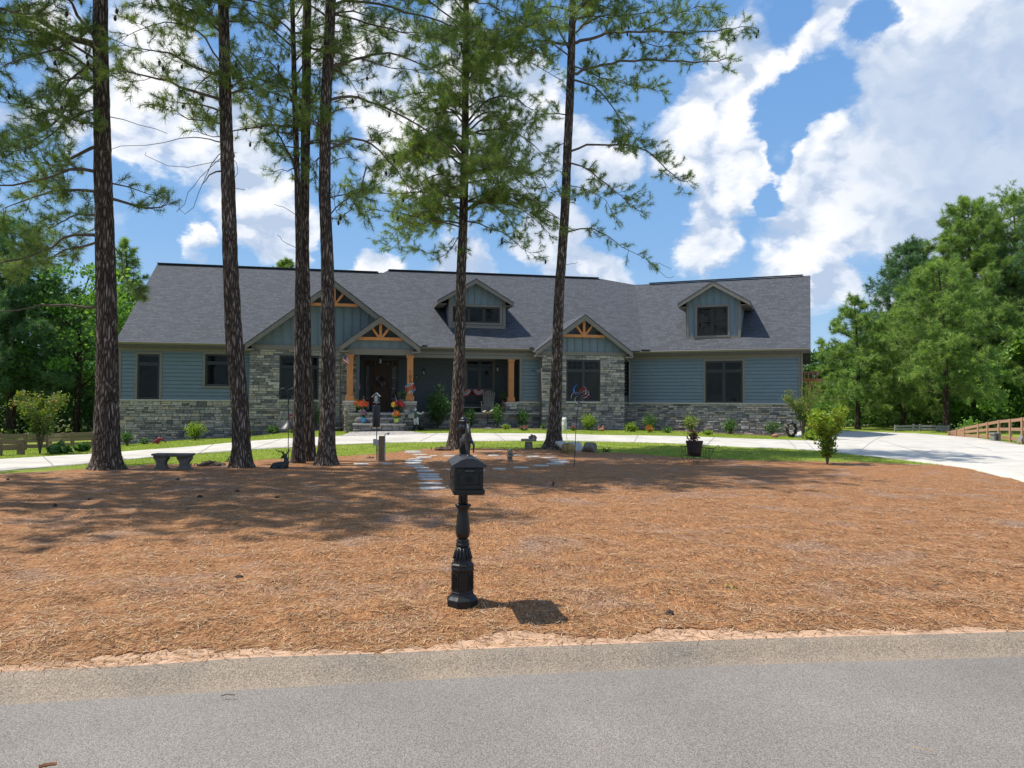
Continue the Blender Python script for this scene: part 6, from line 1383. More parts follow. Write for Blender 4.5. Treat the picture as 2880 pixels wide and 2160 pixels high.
# --- bird feeder on baffled pole, utility post with tap
def feeder():
    b = gp(1060, 1296); D = b.y; s = S_(D); P = lambda x, y, dy=0: at(x, y, D+dy); root = thing('bird_feeder', 'small blue and white house shaped bird feeder on a pole with a black cylinder baffle', 'bird feeder', tuple(b))
    m = MB(); m.tube([b-V3(0, 0, .1), P(1059, 1136)], .014, 8); m.build('pole', plain('green_grey_pole', (.05, .07, .065), .5), root)
    m = MB(); o = P(1058, 1201); h = 61*s; m.lathe(o, [(10.2*s, 0), (10.8*s, .02), (11*s, h-.01), (10.6*s, h), (3*s, h+.005)], 28); m.build('baffle', IRONM, root, smooth=True)
    m = MB(); x0, x1 = P(1052, 1130), P(1066, 1130); z0 = P(1059, 1131).z; z1 = P(1059, 1114).z; zt = P(1059, 1106).z; xm = (x0.x+x1.x)/2; y0, y1 = D-.07, D+.07
    m.prism([V3(x0.x, y0, z0), V3(x1.x, y0, z0), V3(x1.x, y0, z1), V3(xm, y0, zt), V3(x0.x, y0, z1)], V3(0, .14, 0)); m.build('house_body', flat('dark_blue_paint', (.03, .07, .12)), root, fix=True)
    m = MB(); m.prism([V3(x0.x+.03, y0-.012, z0+.015), V3(x1.x-.03, y0-.012, z0+.015), V3(x1.x-.03, y0-.012, z1), V3(xm, y0-.012, zt-.04), V3(x0.x+.03, y0-.012, z1)], V3(0, .011, 0)); m.build('front_plate', flat('cream_plate', (.55, .5, .38)), root, fix=True)
    m = MB(); m.bar(V3(xm, D, zt+.012), V3(x0.x-.06, D, z1-.03), .2, .012); m.bar(V3(xm, D, zt+.012), V3(x1.x+.03, D, z1-.01), .2, .012); m.box(x0.x-.012, x1.x+.012, y0-.02, y1+.02, z0-.015, z0-.001); m.box(xm-.02, xm+.02, D-.02, D+.02, z0-.05, z0-.015); m.build('roof_and_tray', WHITE, root)
feeder()
def tap_post():
    b = gp(1075, 1298); D = b.y; P = lambda x, y, dy=0: at(x, y, D+dy); s = S_(D); root = thing('utility_post', 'short brown timber post carrying a grey outlet box and a water tap pipe', 'post', tuple(b)); zt = P(1072, 1226).z
    xa, xb = P(1066, 1250).x, P(1080, 1250).x
    m = MB(); m.box(xa, xb, b.y-.06, b.y+.06, b.z-.1, zt); m.build('post', m_wood('treated_post', (.13, .08, .05), (.24, .15, .095)), root, bevel=.006)
    m = MB(); m.tube(sweep_poly([P(1082.5, 1298), P(1082.5, 1235), P(1083, 1222), P(1088, 1219), P(1092, 1218)], 16), .016, 8); m.ball(P(1093, 1219), .035, 8, 6); m.tube([P(1090, 1218), P(1091, 1224)], .014, 6); m.build('tap_pipe', plain('galvanised', (.35, .35, .34), .4, .2, 20), root, smooth=True)
    m = MB(); m.box(P(1057, 1240).x, xa, b.y-.09, b.y-.02, P(1060, 1251).z, P(1060, 1236).z); m.box(P(1051, 1240).x, P(1057, 1240).x+.01, b.y-.1, b.y+.0, P(1060, 1253).z, P(1060, 1234).z); m.tube([P(1063, 1251), P(1063, 1297)], .014, 6); m.build('outlet_box', flat('grey_plastic', (.42, .43, .40)), root, bevel=.006)
tap_post()
# --- stepping stones
SLATE = plain('stepping_stone', (.44, .42, .385), .85, .3, 7, bmp=.6)
steps_ = [(320,298,125),(515,296,100),(730,208,150),(780,225,120),(805,247,130),(745,262,130),(730,276,150),(725,291,150),(733,313,155),(790,330,130),(820,352,150),(842,381,180),(845,400,180),(860,422,190),(858,455,200),(872,491,215),(720,199,130),(885,235,70),
          (1010,237,100),(1200,237,50),(1350,232,90),(1535,231,70),(1655,240,120),(1780,250,125),(1852,270,145),(1870,283,150),(1825,297,160),(1715,312,140),(1557,327,130),(1395,337,120),(1268,348,40),(1003,346,40)]
ordn = ['at the far end of the path by the lawn', 'nearest the road']
for i, (x, y, w) in enumerate(steps_):
    px, py = 900+x/2.765, 1200+y/2.765; c = gp(px, py); c.z += .03; W = w/2.765/FPX*c.y; dy = min(W, .42 if w > 60 else .3)*random.uniform(.75, 1); n = 13; pts = []
    for k in range(n):
        a = 6.283*k/n; r = random.uniform(.86, 1.06); pts.append(V3(c.x+math.cos(a)*W/2*r, c.y+math.sin(a)*dy/2*r, c.z-.03))
    m = MB(); m.prism(pts, V3(0, 0, .045)); o = m.build('stepping_stone', SLATE, None, origin=tuple(c), bevel=.012, fix=True)
    if i < 2: lab = ('pale stepping stone between the swelling pine and the utility post', 'pale stepping stone just in front of the utility post')[i]; grp = 'stepping stones set in the pine straw'
    elif i < 18: lab = 'grey flat stepping stone in the row leading from road to lawn'; grp = 'stepping stones in the row left of the mailbox'
    else: lab = 'grey flat stepping stone of the curved ring right of the mailbox'; grp = 'stepping stones in the ring right of the mailbox'
    tag(o, lab, 'stepping stone', grp)
# --- little statues, stone seat, broken slab bench
def small_figure(name, label, px, py, h_px, chains, mat, vox=.01, cat='statue', w=1):
    b = gp(px, py); k = h_px/FPX*b.y; root = blob(name, [([b+V3(x*k, y*k, z*k) for x, y, z in p], [r*k for r in rs]) for p, rs in chains], max(vox*k, .006), mat, origin=tuple(b), sm=1); return tag(root, label, cat)
small_figure('gargoyle_statue', 'small weathered stone garden figure standing among the stepping stones', 1434, 1300, 37, [([(0, 0, .06), (0, 0, .35), (0, 0, .62)], [.22, .2, .19]), ([(0, -.05, .72), (0, -.05, .82)], [.2, .19]), ([(-.12, -.02, .85), (-.13, 0, .97)], [.1, .06]), ([(.1, -.02, .85), (.12, 0, .97)], [.1, .06]),
    ([(-.2, -.08, .55), (-.05, -.24, .45), (.1, -.24, .5)], [.08, .06, .06]), ([(.2, -.08, .6), (.1, -.24, .38)], [.08, .06]), ([(-.16, -.14, .05), (-.14, -.2, .12)], [.12, .09]), ([(.16, -.14, .05), (.14, -.2, .12)], [.12, .09]), ([(0, -.22, .72), (0, -.28, .7)], [.07, .05])], GSTONE2)
def stone_seat():
    b = gp(1487, 1263); D = b.y; s = S_(D); P = lambda x, y: at(x, y, D); root = thing('stone_stool', 'small concrete seat with oval slab top on a thick stump pedestal', 'stone seat', tuple(b))
    m = MB(); c = P(1487, 1243); m.lathe(b-V3(0, 0, .03), [(12*s, 0), (11*s, .1), (10.5*s, c.z-b.z+.03)], 12); m.build('pedestal', plain('brown_stone', (.17, .14, .12), .9, .35, 10, bmp=.6), root, smooth=True)
    m = MB(); o = P(1487, 1241); n = 20; pts = [V3(o.x+math.cos(6.283*k/n)*22*s, o.y+math.sin(6.283*k/n)*.2, o.z) for k in range(n)]; m.prism(pts, V3(0, 0, 7*s)); m.build('top_slab', GSTONE, root, bevel=.02, fix=True)
    t = o.z+7*s; q = V3(P(1498, 1235).x, D, t); k = 13*s
    f = blob('frog_statue', [([q+V3(-.6*k, 0, .3*k), q+V3(0, 0, .45*k), q+V3(.4*k, 0, .5*k)], [.35*k, .42*k, .35*k]), ([q+V3(-.2*k, -.1*k, .75*k), q+V3(-.25*k, -.1*k, .95*k)], [.25*k, .12*k]), ([q+V3(.5*k, 0, .2*k), q+V3(.8*k, -.1*k, .2*k), q+V3(.7*k, -.2*k, .5*k)], [.25*k, .2*k, .12*k]), ([q+V3(-.5*k, -.3*k, .12*k), q+V3(-.8*k, -.4*k, .1*k)], [.14*k, .1*k])], .012, GSTONE2, origin=tuple(q))
    tag(f, 'small stone frog figure sitting on the oval seat slab', 'statue')
stone_seat()
def slabs():
    b = gp(1600, 1278); WS = plain('pale_stone_slab', (.42, .40, .36), .85, .2, 6, bmp=.5, stretch=(1, .3, 1)); P = lambda x, y, D: at(x, y, D)
    D = gp(1590, 1270).y
    def slab(label, a, c, wid, th, tilt=0):
        A_, C_ = a, c; m = MB(); d = (C_-A_).normalized(); side = V3(-d.y, d.x, 0).normalized()*wid; up = side.cross(d).normalized()*-1
        if up.z < 0: up = -up
        m.prism([A_-side/2, A_+side/2, C_+side/2, C_-side/2], up*th); o = m.build('stone_slab', WS, None, origin=tuple((A_+C_)/2), bevel=.015, fix=True); tag(o, label, 'stone slab', 'fallen slabs of a stone bench')
    slab('pale stone slab leaning up against the rightmost front pine', P(1572, 1246, D+.3), P(1604, 1274, D-.1), .42, .09)
    slab('grey stone slab lying behind the leaning one', P(1612, 1246, D+.35), P(1628, 1274, D), .5, .07)
    slab('pale stone slab lying flat between the two round stones', P(1612, 1272, D-.2), P(1652, 1262, D+.3), .32, .08)
    for (x, y, w, lab, mt_) in ((1598, 1268, 32, 'round mossy yellow stone drum with a flat pale face, in front of the slabs', plain('mossy_stone', (.26, .19, .075), .9, .6, 7, bmp=.9)), (1660, 1264, 30, 'round grey ribbed stone drum at the right end of the slabs', GSTONE2)):
        c = gp(x, y+8); r = w/2/FPX*c.y; c.z += r*.88; m = MB(); L = .19; pr = []
        ax = V3(.55, -.8, 0) if x < 1620 else V3(.8, -.55, 0); ax.normalize(); sd = V3(-ax.y, ax.x, 0); pts = []
        for k in range(16): a = 6.283*k/16; q = r*random.uniform(.93, 1.05); pts.append(c+sd*math.cos(a)*q+V3(0, 0, math.sin(a)*q)-ax*L)
        m.prism(pts, ax*L*2); o = m.build('stone_drum', mt_, None, origin=tuple(c), bevel=.05, fix=True); tag(o, lab, 'stone drum')
slabs()
# --- wind spinner
def spinner():
    b = gp(1615, 1313); D = b.y; s = S_(D); P = lambda x, y, dy=0: at(x, y, D+dy); root = thing('wind_spinner', 'tall metal wind spinner with curved red, white, blue and dark blades on a thin rod', 'wind spinner', tuple(b))
    m = MB(); m.tube([b-V3(0, 0, .1), P(1619, 1220), P(1627, 1130), P(1629, 1116)], .009, 6); m.build('pole', IRONM, root)
    m = MB(); m.ball(P(1631, 1112), .035, 10, 8); m.tube([P(1622, 1111, 0), P(1640, 1109, 0)], .016, 8); m.build('hub', IRONM, root, smooth=True)
    SIL = plain('silver_blade', (.5, .5, .5), .3, .1, 10, metal=.6); DK = plain('dark_blade', (.03, .03, .035), .35); RD = plain('red_blade', (.5, .015, .03), .3); BL = plain('blue_blade', (.02, .12, .5), .3)
    c0 = P(1631, 1112)
    def blade(a0, col, r=30, turn=1.25, wmx=.05, dy=0):
        m = MB(); n = 10; pts = []
        for i in range(n+1):
            t = i/n; a = a0+turn*t*t; q = r*s*(.12+.95*t*(1-.12*t)); w = wmx*math.sin(math.pi*min(1, t*1.02))**.8+.004; pts.append((c0+V3(math.cos(a)*q, dy+.12*t*(1-t)*(1 if dy <= 0 else -1)-.05, math.sin(a)*q), w, a))
        for (p, w, a), (q, w2, a2) in zip(pts, pts[1:]):
            o1 = V3(-math.sin(a)*.25, -.97, math.cos(a)*.25)*w+V3(math.cos(a), 0, math.sin(a))*w*.8; o2 = V3(-math.sin(a2)*.25, -.97, math.cos(a2)*.25)*w2+V3(math.cos(a2), 0, math.sin(a2))*w2*.8; th_ = V3(0, .004, .003)
            m.hexa([p-o1*.5, p+o1*.5, q+o2*.5, q-o2*.5, p-o1*.5+th_, p+o1*.5+th_, q+o2*.5+th_, q-o2*.5+th_])
        m.build('blade', col, root)
    for a0, col, dy in ((2.3, SIL, -.03), (3.4, SIL, -.02), (4.1, DK, -.03), (4.9, DK, 0), (5.6, SIL, -.02), (.4, RD, .05), (1.1, SIL, .02), (1.7, RD, .06), (2.9, BL, .08), (.0, SIL, -.04)): blade(a0, col, r=(34 if col is BL else 29), turn=1.25 if dy <= 0 else -1.2, dy=dy)
spinner()
# --- wheelbarrow planter
def planter():
    b = gp(1955, 1301); D = b.y; s = S_(D); P = lambda x, y, dy=0: at(x, y, D+dy); root = thing('planter_cart', 'black wire wheelbarrow shaped plant stand at the edge of the lawn', 'plant stand', tuple(b))
    m = MB(); r = .010
    for dy in (-.16, .16):
        m.tube([P(1915, 1254, dy), P(2008, 1262, dy)], r*1.6, 6); m.tube([P(1915, 1254, dy), P(1924, 1280, dy), P(1996, 1287, dy), P(2008, 1262, dy)], r, 6)
        for x0, x1 in ((1926, 1930), (1940, 1942), (1978, 1978), (1985, 1984), (1996, 1992)): m.tube([P(x0, 1255+(x0-1915)*.08, dy), P(x1, 1281+(x1-1924)*.09, dy)], r*.6, 4)
    for (x, y) in ((1915, 1254), (2008, 1262), (1924, 1280), (1996, 1287), (1960, 1283)): m.tube([P(x, y, -.16), P(x, y, .16)], r, 6)
    m.tube(sweep_poly([P(2008, 1262), P(2016, 1256), P(2021, 1252), P(2023, 1258), P(2018, 1264), P(2012, 1260), P(2015, 1257)], 22), r*.8, 5); m.build('basket', IRONM, root)
    for dy in (-.16, .16):
        for q in ([(1918, 1270), (1916, 1283), (1922, 1293), (1927, 1301)], [(1996, 1287), (1997, 1294), (2003, 1302)]): m = MB(); m.tube(sweep_poly([P(x, y, dy) for x, y in q], 8), r*.8, 5); m.build('leg', IRONM, root)
    m = MB(); cx = P(1946, 1283); n = 28; rr = 18*s
    for k in range(n): a = 6.283*k/n; a2 = 6.283*(k+1)/n; m.tube([cx+V3(math.cos(a)*rr, -.18, math.sin(a)*rr), cx+V3(math.cos(a2)*rr, -.18, math.sin(a2)*rr)], r*.7, 5, cap=False)
    for k in range(4): a = 3.1416*k/4; m.tube([cx+V3(math.cos(a)*rr, -.18, math.sin(a)*rr), cx-V3(math.cos(a)*rr, .18, math.sin(a)*rr)], r*.5, 4)
    m.build('wheel', IRONM, root)
    pot = thing('barrel_pot', 'dark barrel shaped flower pot standing in the wire wheelbarrow', 'flower pot', tuple(P(1953, 1282))); o = P(1953, 1282); h = 42*s
    m = MB(); m.lathe(o, [(18*s, 0), (19.5*s, h*.3), (22*s, h*.75), (24*s, h*.97), (24.5*s, h), (21*s, h), (20.5*s, h-.06)], 24); m.build('pot', plain('dark_pot', (.022, .018, .02), .5, .3, 14), pot, smooth=True)
    c = V3(o.x, o.y, o.z+h-.04); shrub('reddish brown leaved plant growing in the barrel pot', 0, 0, 40, 32, attr_ramp('coleus', [(0, (.06, .01, .012)), (.5, (.16, .03, .03)), (.75, (.22, .16, .06)), (1, (.12, .2, .04))], .6), 601, name='potted_plant', cat='plant', group=None, base=c, n=240, leaf=.075)
planter()
# --- hose coil, rock, small things by the house
def coil():
    b = gp(2226, 1230); D = b.y; s = S_(D); root = thing('hose_coil', 'coil of black corrugated pipe standing against the right stone wall', 'pipe coil', tuple(b)); c = V3(b.x, b.y, b.z+22*s); m = MB(); pts = []
    for k in range(200): a = k/200*6.283*6; rr = (15.5+2.2*math.sin(k*1.7))*s; pts.append(c+V3(math.cos(a)*rr*.8, -.12+.24*k/200+.02*math.sin(k), math.sin(a)*rr*1.22))
    m.tube(pts, .035, 6); m.build('coiled_pipe', IRONM, root, smooth=True)
    m = MB(); q = gp(2244, 1230); n = 9; m.prism([V3(q.x+(-.25+.06*random.random()), q.y, q.z), V3(q.x+.3, q.y-.1, q.z), V3(q.x+.28, q.y+.1, q.z+.3), V3(q.x+.1, q.y+.15, q.z+.26)], V3(0, .06, 0)); o = m.build('folded_mat', WHITE, None, origin=tuple(q), bevel=.02, fix=True); tag(o, 'crumpled white plastic sheet beside the pipe coil', 'plastic sheet')
coil()
def rock(label, px, py, w, h, mat, name='rock', cat='rock', grp=None):
    b = gp(px, py); s = S_(b.y); m = MB(); m.ball(b+V3(0, 0, h*s*.35), 1, 12, 8, sc=(w*s/2, w*s*.35, h*s*.65), jit=.09); o = m.build(name, mat, None, origin=tuple(b), smooth=True, uv=False); return tag(o, label, cat, grp)
TERRA = plain('terracotta_rock', (.34, .15, .09), .85, .2, 12)
rock('rounded terracotta coloured rock in front of the sparse shrub', 2180, 1230, 20, 10, TERRA)
rock('flat pale marker stone below the bird bath', 1373, 1207, 26, 4, GSTONE)
owl = small_figure('owl_statue', 'small white owl statue left of the right bay', 1587, 1212, 36, [([(0, 0, .1), (0, 0, .45), (0, 0, .7)], [.17, .22, .19]), ([(0, -.02, .86)], [.19]), ([(-.1, -.02, .98), (-.12, -.02, 1.04)], [.07, .03]), ([(.1, -.02, .98), (.12, -.02, 1.04)], [.07, .03]), ([(0, -.18, .84), (0, -.22, .8)], [.05, .03]), ([(0, 0, .03)], [.16])], WHITE)
small_figure('squirrel_figure', 'small terracotta animal figure at the foot of the right bay wall', 1692, 1212, 14, [([(-.4, 0, .2), (.3, 0, .3)], [.3, .35]), ([(.3, 0, .4), (.35, 0, .9)], [.22, .2]), ([(-.5, 0, .4), (-.6, 0, .9)], [.2, .15])], TERRA, vox=.05)
small_figure('dinosaur_ornament', 'dark red curved metal ornament in the bed below the left wing', 446, 1249, 20, [([(-.75, 0, .15), (-.3, 0, .45), (.1, 0, .75), (.45, 0, .72)], [.12, .22, .25, .14]), ([(.45, 0, .72), (.8, 0, .45), (1.1, 0, .15)], [.14, .1, .05]), ([(-.1, 0, .45), (-.25, 0, .08)], [.2, .14]), ([(.1, -.1, .5), (.05, -.1, .08)], [.16, .12])], plain('dark_red_metal', (.22, .02, .03), .45), vox=.04, cat='ornament')
# carved wooden post by the entrance
def carved():
    b = gp(974, 1206); D = b.y; s = S_(D); m = MB(); h = 68*s; n = 26; pts = [b+V3(.02*math.sin(i*.7), 0, h*i/n) for i in range(n+1)]; m.tube(pts, [(4.6+1.1*math.sin(i*1.9)+(1.5 if i < 3 else 0))*s*(1 if i < n else .5) for i in range(n+1)], 9, jit=.12); o = m.build('carved_post', plain('weathered_wood', (.20, .16, .12), .9, .4, 25, bmp=.8), None, origin=tuple(b), uv=False)
    tag(o, 'weathered carved wooden totem post left of the entry steps', 'carved post')
    m = MB(); q = gp(950, 1212); m.lathe(q, [(22*s, 0), (24*s, .1), (23*s, .16), (20*s, .17)], 20); o = m.build('low_tub', IRONM, None, origin=tuple(q), smooth=True); tag(o, 'low black tub at the wall left of the carved post', 'tub')
carved()
# --- figures and porch things
def jockey():
    b = A.pt(A.U(1169, VE-.35), VE-.35, 0); b.z = gz(b.x, b.y); D = b.y; k = (1206-1141)/FPX*D; P = lambda x, y, z: b+V3(x*k, y*k, z*k); root = thing('jockey_statue', 'painted statue of a standing man in green vest and white breeches by the steps', 'statue', tuple(b))
    SK = flat('painted_skin', (.5, .42, .36)); BT = plain('boot_black', (.012, .012, .012), .4)
    body = [([P(-.02, 0, .90), P(-.02, 0, .945)], [.062, .056]), ([P(-.02, 0, .86), P(-.015, 0, .80)], [.03, .034]), ([P(-.01, 0, .76), P(0, 0, .66), P(.02, 0, .54)], [.085, .08, .08]), ([P(-.09, 0, .77), P(.08, 0, .77)], [.045, .045]),
            ([P(-.10, 0, .77), P(-.17, -.02, .64), P(-.20, -.06, .54)], [.045, .036, .028]), ([P(.09, 0, .77), P(.22, -.02, .71), P(.32, -.05, .76), P(.345, -.05, .80)], [.045, .036, .028, .03]), ([P(-.035, 0, .52), P(-.03, 0, .30), P(-.03, 0, .06)], [.075, .055, .035]), ([P(.07, 0, .52), P(.10, 0, .30), P(.10, .02, .06)], [.075, .055, .035]), ([P(-.04, -.06, .03), P(-.03, .02, .03)], [.03, .034]), ([P(.11, -.06, .03), P(.10, .02, .03)], [.03, .034]), ([P(-.02, -.06, .90), P(-.02, -.07, .89)], [.012, .01])]
    blob('body', body, .014, WHITE, root, sm=1)
    blob('vest', [([P(-.01, -.005, .765), P(0, -.005, .66), P(.02, -.005, .55)], [.092, .087, .084]), ([P(-.06, 0, .775), P(.05, 0, .775)], [.05, .05])], .014, flat('green_vest', (.05, .11, .07)), root, sm=1)
    for x, c in ((-.035, 0), (.10, 0)): blob('boot', [([P(x, 0, .24), P(x, 0, .06)], [.058, .045]), ([P(x, -.09, .03), P(x, .02, .03)], [.034, .042])], .014, BT, root, sm=1)
    blob('cap', [([P(-.02, .01, .955)], [.062, (1, 1, .6)]), ([P(-.02, -.05, .945), P(-.02, -.08, .935)], [.03, .02])], .012, flat('grey_cap', (.25, .25, .25)), root, sm=1)
    q = MB(); q.box(b.x-.05, b.x+.35, b.y-.02, b.y+.22, b.z-.02, b.z+.25); 
    q = MB(); q.lathe(b+V3(.25, .12, 0), [(.13, 0), (.15, .2), (.15, .35), (.12, .42)], 12); o = q.build('black_pot', IRONM, None, origin=tuple(b+V3(.25, .12, 0)), smooth=True); tag(o, 'plain black pot behind the boots of the painted statue', 'pot')
jockey()
def striped_sign():
    D = A.pt(A.U(1156, VE-.5), VE-.5, 0).y; P = lambda x, y, dy=0: at(x, y, D+dy); o = P(1156, 1168); root = thing('striped_flag_sign', 'small black and white striped flag sign beside the painted statue', 'flag sign', tuple(o)); m = MB()
    for i in range(5): z0 = P(1155, 1174.5-i*2.6).z; m.box(P(1147 if i < 3 else 1156, 1170).x, P(1165, 1170).x, D, D+.012, z0, z0+.022)
    m.bar(P(1147, 1162), P(1151, 1168), .015, .012, up=(0, 1, 0)); m.bar(P(1150, 1161), P(1155, 1168), .015, .012, up=(0, 1, 0)); m.bar(P(1155, 1162), P(1151, 1167), .015, .012, up=(0, 1, 0)); m.build('stripes', WHITE, root)
    m = MB(); m.box(P(1147, 1170).x, P(1165, 1170).x, D+.0125, D+.02, P(1155, 1175).z, P(1155, 1161).z); m.tube([P(1148, 1176, .03), V3(P(1148, 1176).x, D+.03, gz(o.x, D)-.05)], .008, 5); m.build('panel', BLACK, root)
striped_sign()
def flag_cloth(name, label, pole, cl, n=7, root=None, blue=True):
    """pole: two points; cl: four corners (top hoist, top fly, bottom fly, bottom hoist)"""
    r = thing(name, label, 'flag', tuple(pole[0])); m = MB(); m.tube(pole, .007, 5); m.build('staff', flat('pale_staff', (.5, .42, .3)), r)
    a, b, c, d = cl; ma, mb, mc = MB(), MB(), MB(); off = lambda t: V3(0, .012*math.sin(t*7), 0)
    for i in range(n):
        t0, t1 = i/n, (i+1)/n
        for k in range(4):
            s0, s1 = k/4, (k+1)/4; q = [a.lerp(b, s0).lerp(d.lerp(c, s0), t0), a.lerp(b, s1).lerp(d.lerp(c, s1), t0), a.lerp(b, s1).lerp(d.lerp(c, s1), t1), a.lerp(b, s0).lerp(d.lerp(c, s0), t1)]
            q = [p+off(x) for p, x in zip(q, (s0, s1, s1, s0))]; tgt = mc if (blue and t0 < .5 and s0 < .45) else (ma if i % 2 == 0 else mb); tgt.add(q+[p+V3(0, .006, 0) for p in q], [(0, 1, 2, 3), (7, 6, 5, 4), (0, 4, 5, 1), (1, 5, 6, 2), (2, 6, 7, 3), (3, 7, 4, 0)])
    ma.build('red_stripes', RED, r)
    if mb.v: mb.build('white_stripes', WHT, r)
    if mc.v: mc.build('blue_canton', BLUE, r)
DE = A.pt(cl_u, VE, 0).y
P = lambda x, y, D: at(x, y, D)
flag_cloth('house_flag', 'small faded striped flag hanging from the left cedar column', [P(979, 1020, DE-.1), P(972, 988, DE-.35)], [P(973, 995, DE-.3), P(979, 1006, DE-.2), P(982, 1027, DE-.2), P(963, 1015, DE-.35)])
# potted flowers on the steps
def pot(label, px, py, w, h, col, D):
    o = at(px, py, D); s = S_(D); r = thing('flower_pot', label, 'flower pot', tuple(o), 'flower pots on the entry steps'); m = MB(); m.lathe(o, [(w*.36*s, 0), (w*.45*s, h*s*.5), (w*.5*s, h*s*.85), (w*.52*s, h*s), (w*.44*s, h*s), (w*.43*s, h*s*.9)], 20); m.build('pot', col, r, smooth=True); return V3(o.x, o.y, o.z+h*s*.9)
sD = A.pt((sx0+sx1)/2, VE-.8, 0).y; sD2 = A.pt(sx0, VE-.05, 0).y
def zfix(px, z, D): o = at(px, 1150, D); return V3(o.x, D, z)
def flowers(label, base, w, h, f, seed, nf=30, fs=.05, n=420, mat=LEAFS, D=36):
    return shrub(label, 0, 0, w, h, mat, seed, name='potted_flowers', cat='flowers', group='potted flowers by the front door', base=base, flowers=f, nf=nf, fs=fs, n=n, leaf=.06)
t = pot('blue glazed flower pot on the lower entry step', 1022, 1188, 17, 14, plain('blue_glaze', (.05, .24, .5), .25), sD); flowers('purple and pink flowers with a few whites in the blue pot', t, 22, 22, FPU, 611, 26)
t = pot('lime green flower pot on the lower entry step', 1115, 1188, 15, 12, plain('lime_pot', (.38, .52, .10), .4), sD); flowers('orange and yellow flowers in the lime green pot', t, 22, 20, FOR, 612, 34, mat=LEAFY)
t = pot('dark pot on the deck at the left of the door steps', 1016, 1160, 18, 9, IRONM, sD2-.1); flowers('large orange lilies at the left of the door steps', t, 44, 26, FOR, 613, 40, .075)
t = pot('dark pot on the deck beside the left cedar column', 1000, 1160, 14, 9, IRONM, sD2+.15); flowers('yellow green flowers beside the left cedar column', t, 26, 28, FYE, 614, 26, mat=LEAFY)
t = pot('dark pot on the deck at the right of the door steps', 1122, 1160, 18, 9, IRONM, sD2-.1); flowers('deep red flowers at the right of the door steps', t, 34, 24, FRE, 615, 40, .07)
flowers('yellow blossoms left of the deep red flowers', t+V3(-.22, -.08, 0), 14, 20, FYE, 616, 12, .065, 120)
def mini(label, x, y0, y1, D, cl): flag_cloth('small_flag', label, [P(x, y1+16, D), P(x, y0, D)], [P(*q, D) for q in cl])
mini('small stick flag among the orange lilies', 1023, 1113, 1150, sD2-.15, [(1024, 1120), (1026, 1126), (1028, 1142), (1018, 1136)])
mini('small stick flag above the deep red flowers', 1113, 1112, 1145, sD2-.15, [(1114, 1118), (1116, 1124), (1117, 1134), (1110, 1138)])
mini('small folded flag stuck beside the orange and yellow flowers', 1109, 1152, 1175, sD-.1, [(1109, 1153), (1112, 1163), (1104, 1166), (1101, 1163)])
# striped door side banner, tall wooden log planter, door wreath, column wreath
flag_cloth('porch_banner', 'folded striped banner hanging left of the front door', [P(1010, 1080, sD2+1.2), P(1000, 1085, sD2+1.2)], [P(1001, 1085, sD2+1.2), P(1014, 1081, sD2+1.2), P(1008, 1112, sD2+1.2), P(1004, 1110, sD2+1.2)], n=5)
def wreath(name, label, o, R, mats, seed, k=26, parent=None, yn=-.05):
    rng = random.Random(seed); r = thing(name, label, 'wreath', tuple(o)); sets = [MB() for _ in mats]
    for i in range(k):
        a = 6.283*i/k; sel = int(i/k*len(mats)*2) % len(mats); c = o+A.u*math.cos(a)*R+V3(0, 0, math.sin(a)*R)+A.v*yn
        for j in range(5): d = Vector((rng.uniform(-1, 1), rng.uniform(-.6, .2), rng.uniform(-1, 1)))*R*.34; e = Vector((rng.uniform(-1, 1), rng.uniform(-.3, .3), rng.uniform(-1, 1)))*R*.22; sets[sel].add([c+d*.1, c+d+e, c+d*1.3, c+d-e], [(0, 1, 2, 3)])
    n = 28; m = MB(); m.tube([o+A.u*math.cos(6.283*i/n)*R+V3(0, 0, math.sin(6.283*i/n)*R)+A.v*(yn+.02) for i in range(n+1)], R*.16, 6, cap=False); m.build('ring', mats[0], r)
    for s_, mt_, nm in zip(sets, mats, ('ribbon_loops', 'white_loops', 'coloured_loops')): s_.build(nm, mt_, r, uv=False)
wreath('patriotic_wreath', 'red, white and blue ribbon wreath on the right cedar column', A.pt(cr_u, VE-.1, A.on(1153, 1092, VE)[1]), .19, [RED, WHT, flat('sky_blue_ribbon', (.08, .36, .55))], 5, 30)
wreath('door_wreath', 'dark wreath with pale ribbons hanging on the wooden front door', A.pt((dr[0]+dr[1])/2, VB-.05, A.on(1070, 1072, VB)[1]), .2, [flat('dark_ribbon', (.05, .03, .04)), flat('grey_ribbon', (.3, .3, .33))], 6, 26)
def lantern(name, label, F, u, v, z, hang, s=1):
    o = F.pt(u, v, z); r = thing(name, label, 'lantern', tuple(o), 'dark porch lanterns'); m = MB(); w = .08*s; h = .26*s
    for a in (-1, 1):
        for c in (-1, 1): m.box(o.x+a*w-.008, o.x+a*w+.008, o.y+c*w-.008, o.y+c*w+.008, o.z, o.z+h)
    m.lathe(V3(o.x, o.y, o.z+h), [(w*1.7, 0), (w*.5, .09*s), (.01, .11*s)], 4, ph=.785); m.lathe(V3(o.x, o.y, o.z-.03), [(w*.8, 0), (w*1.5, .03)], 4, ph=.785); m.tube([V3(o.x, o.y, o.z+h+.1*s), V3(o.x, o.y, hang)], .006, 4); m.build('cage', IRONM, r)
    m = MB(); m.lathe(V3(o.x, o.y, o.z+.03), [(w*.5, 0), (w*.6, h*.5), (w*.3, h*.8)], 10); m.build('glass_chimney', flat('frosted_glass', (.3, .31, .32), .3), r, smooth=True)
lantern('porch_lantern', 'large lantern hanging from the entry ceiling above the front door', A, A.U(1069, -1), -1.0, A.on(1069, 1024, -1)[1], ZE-.35, 1.2)
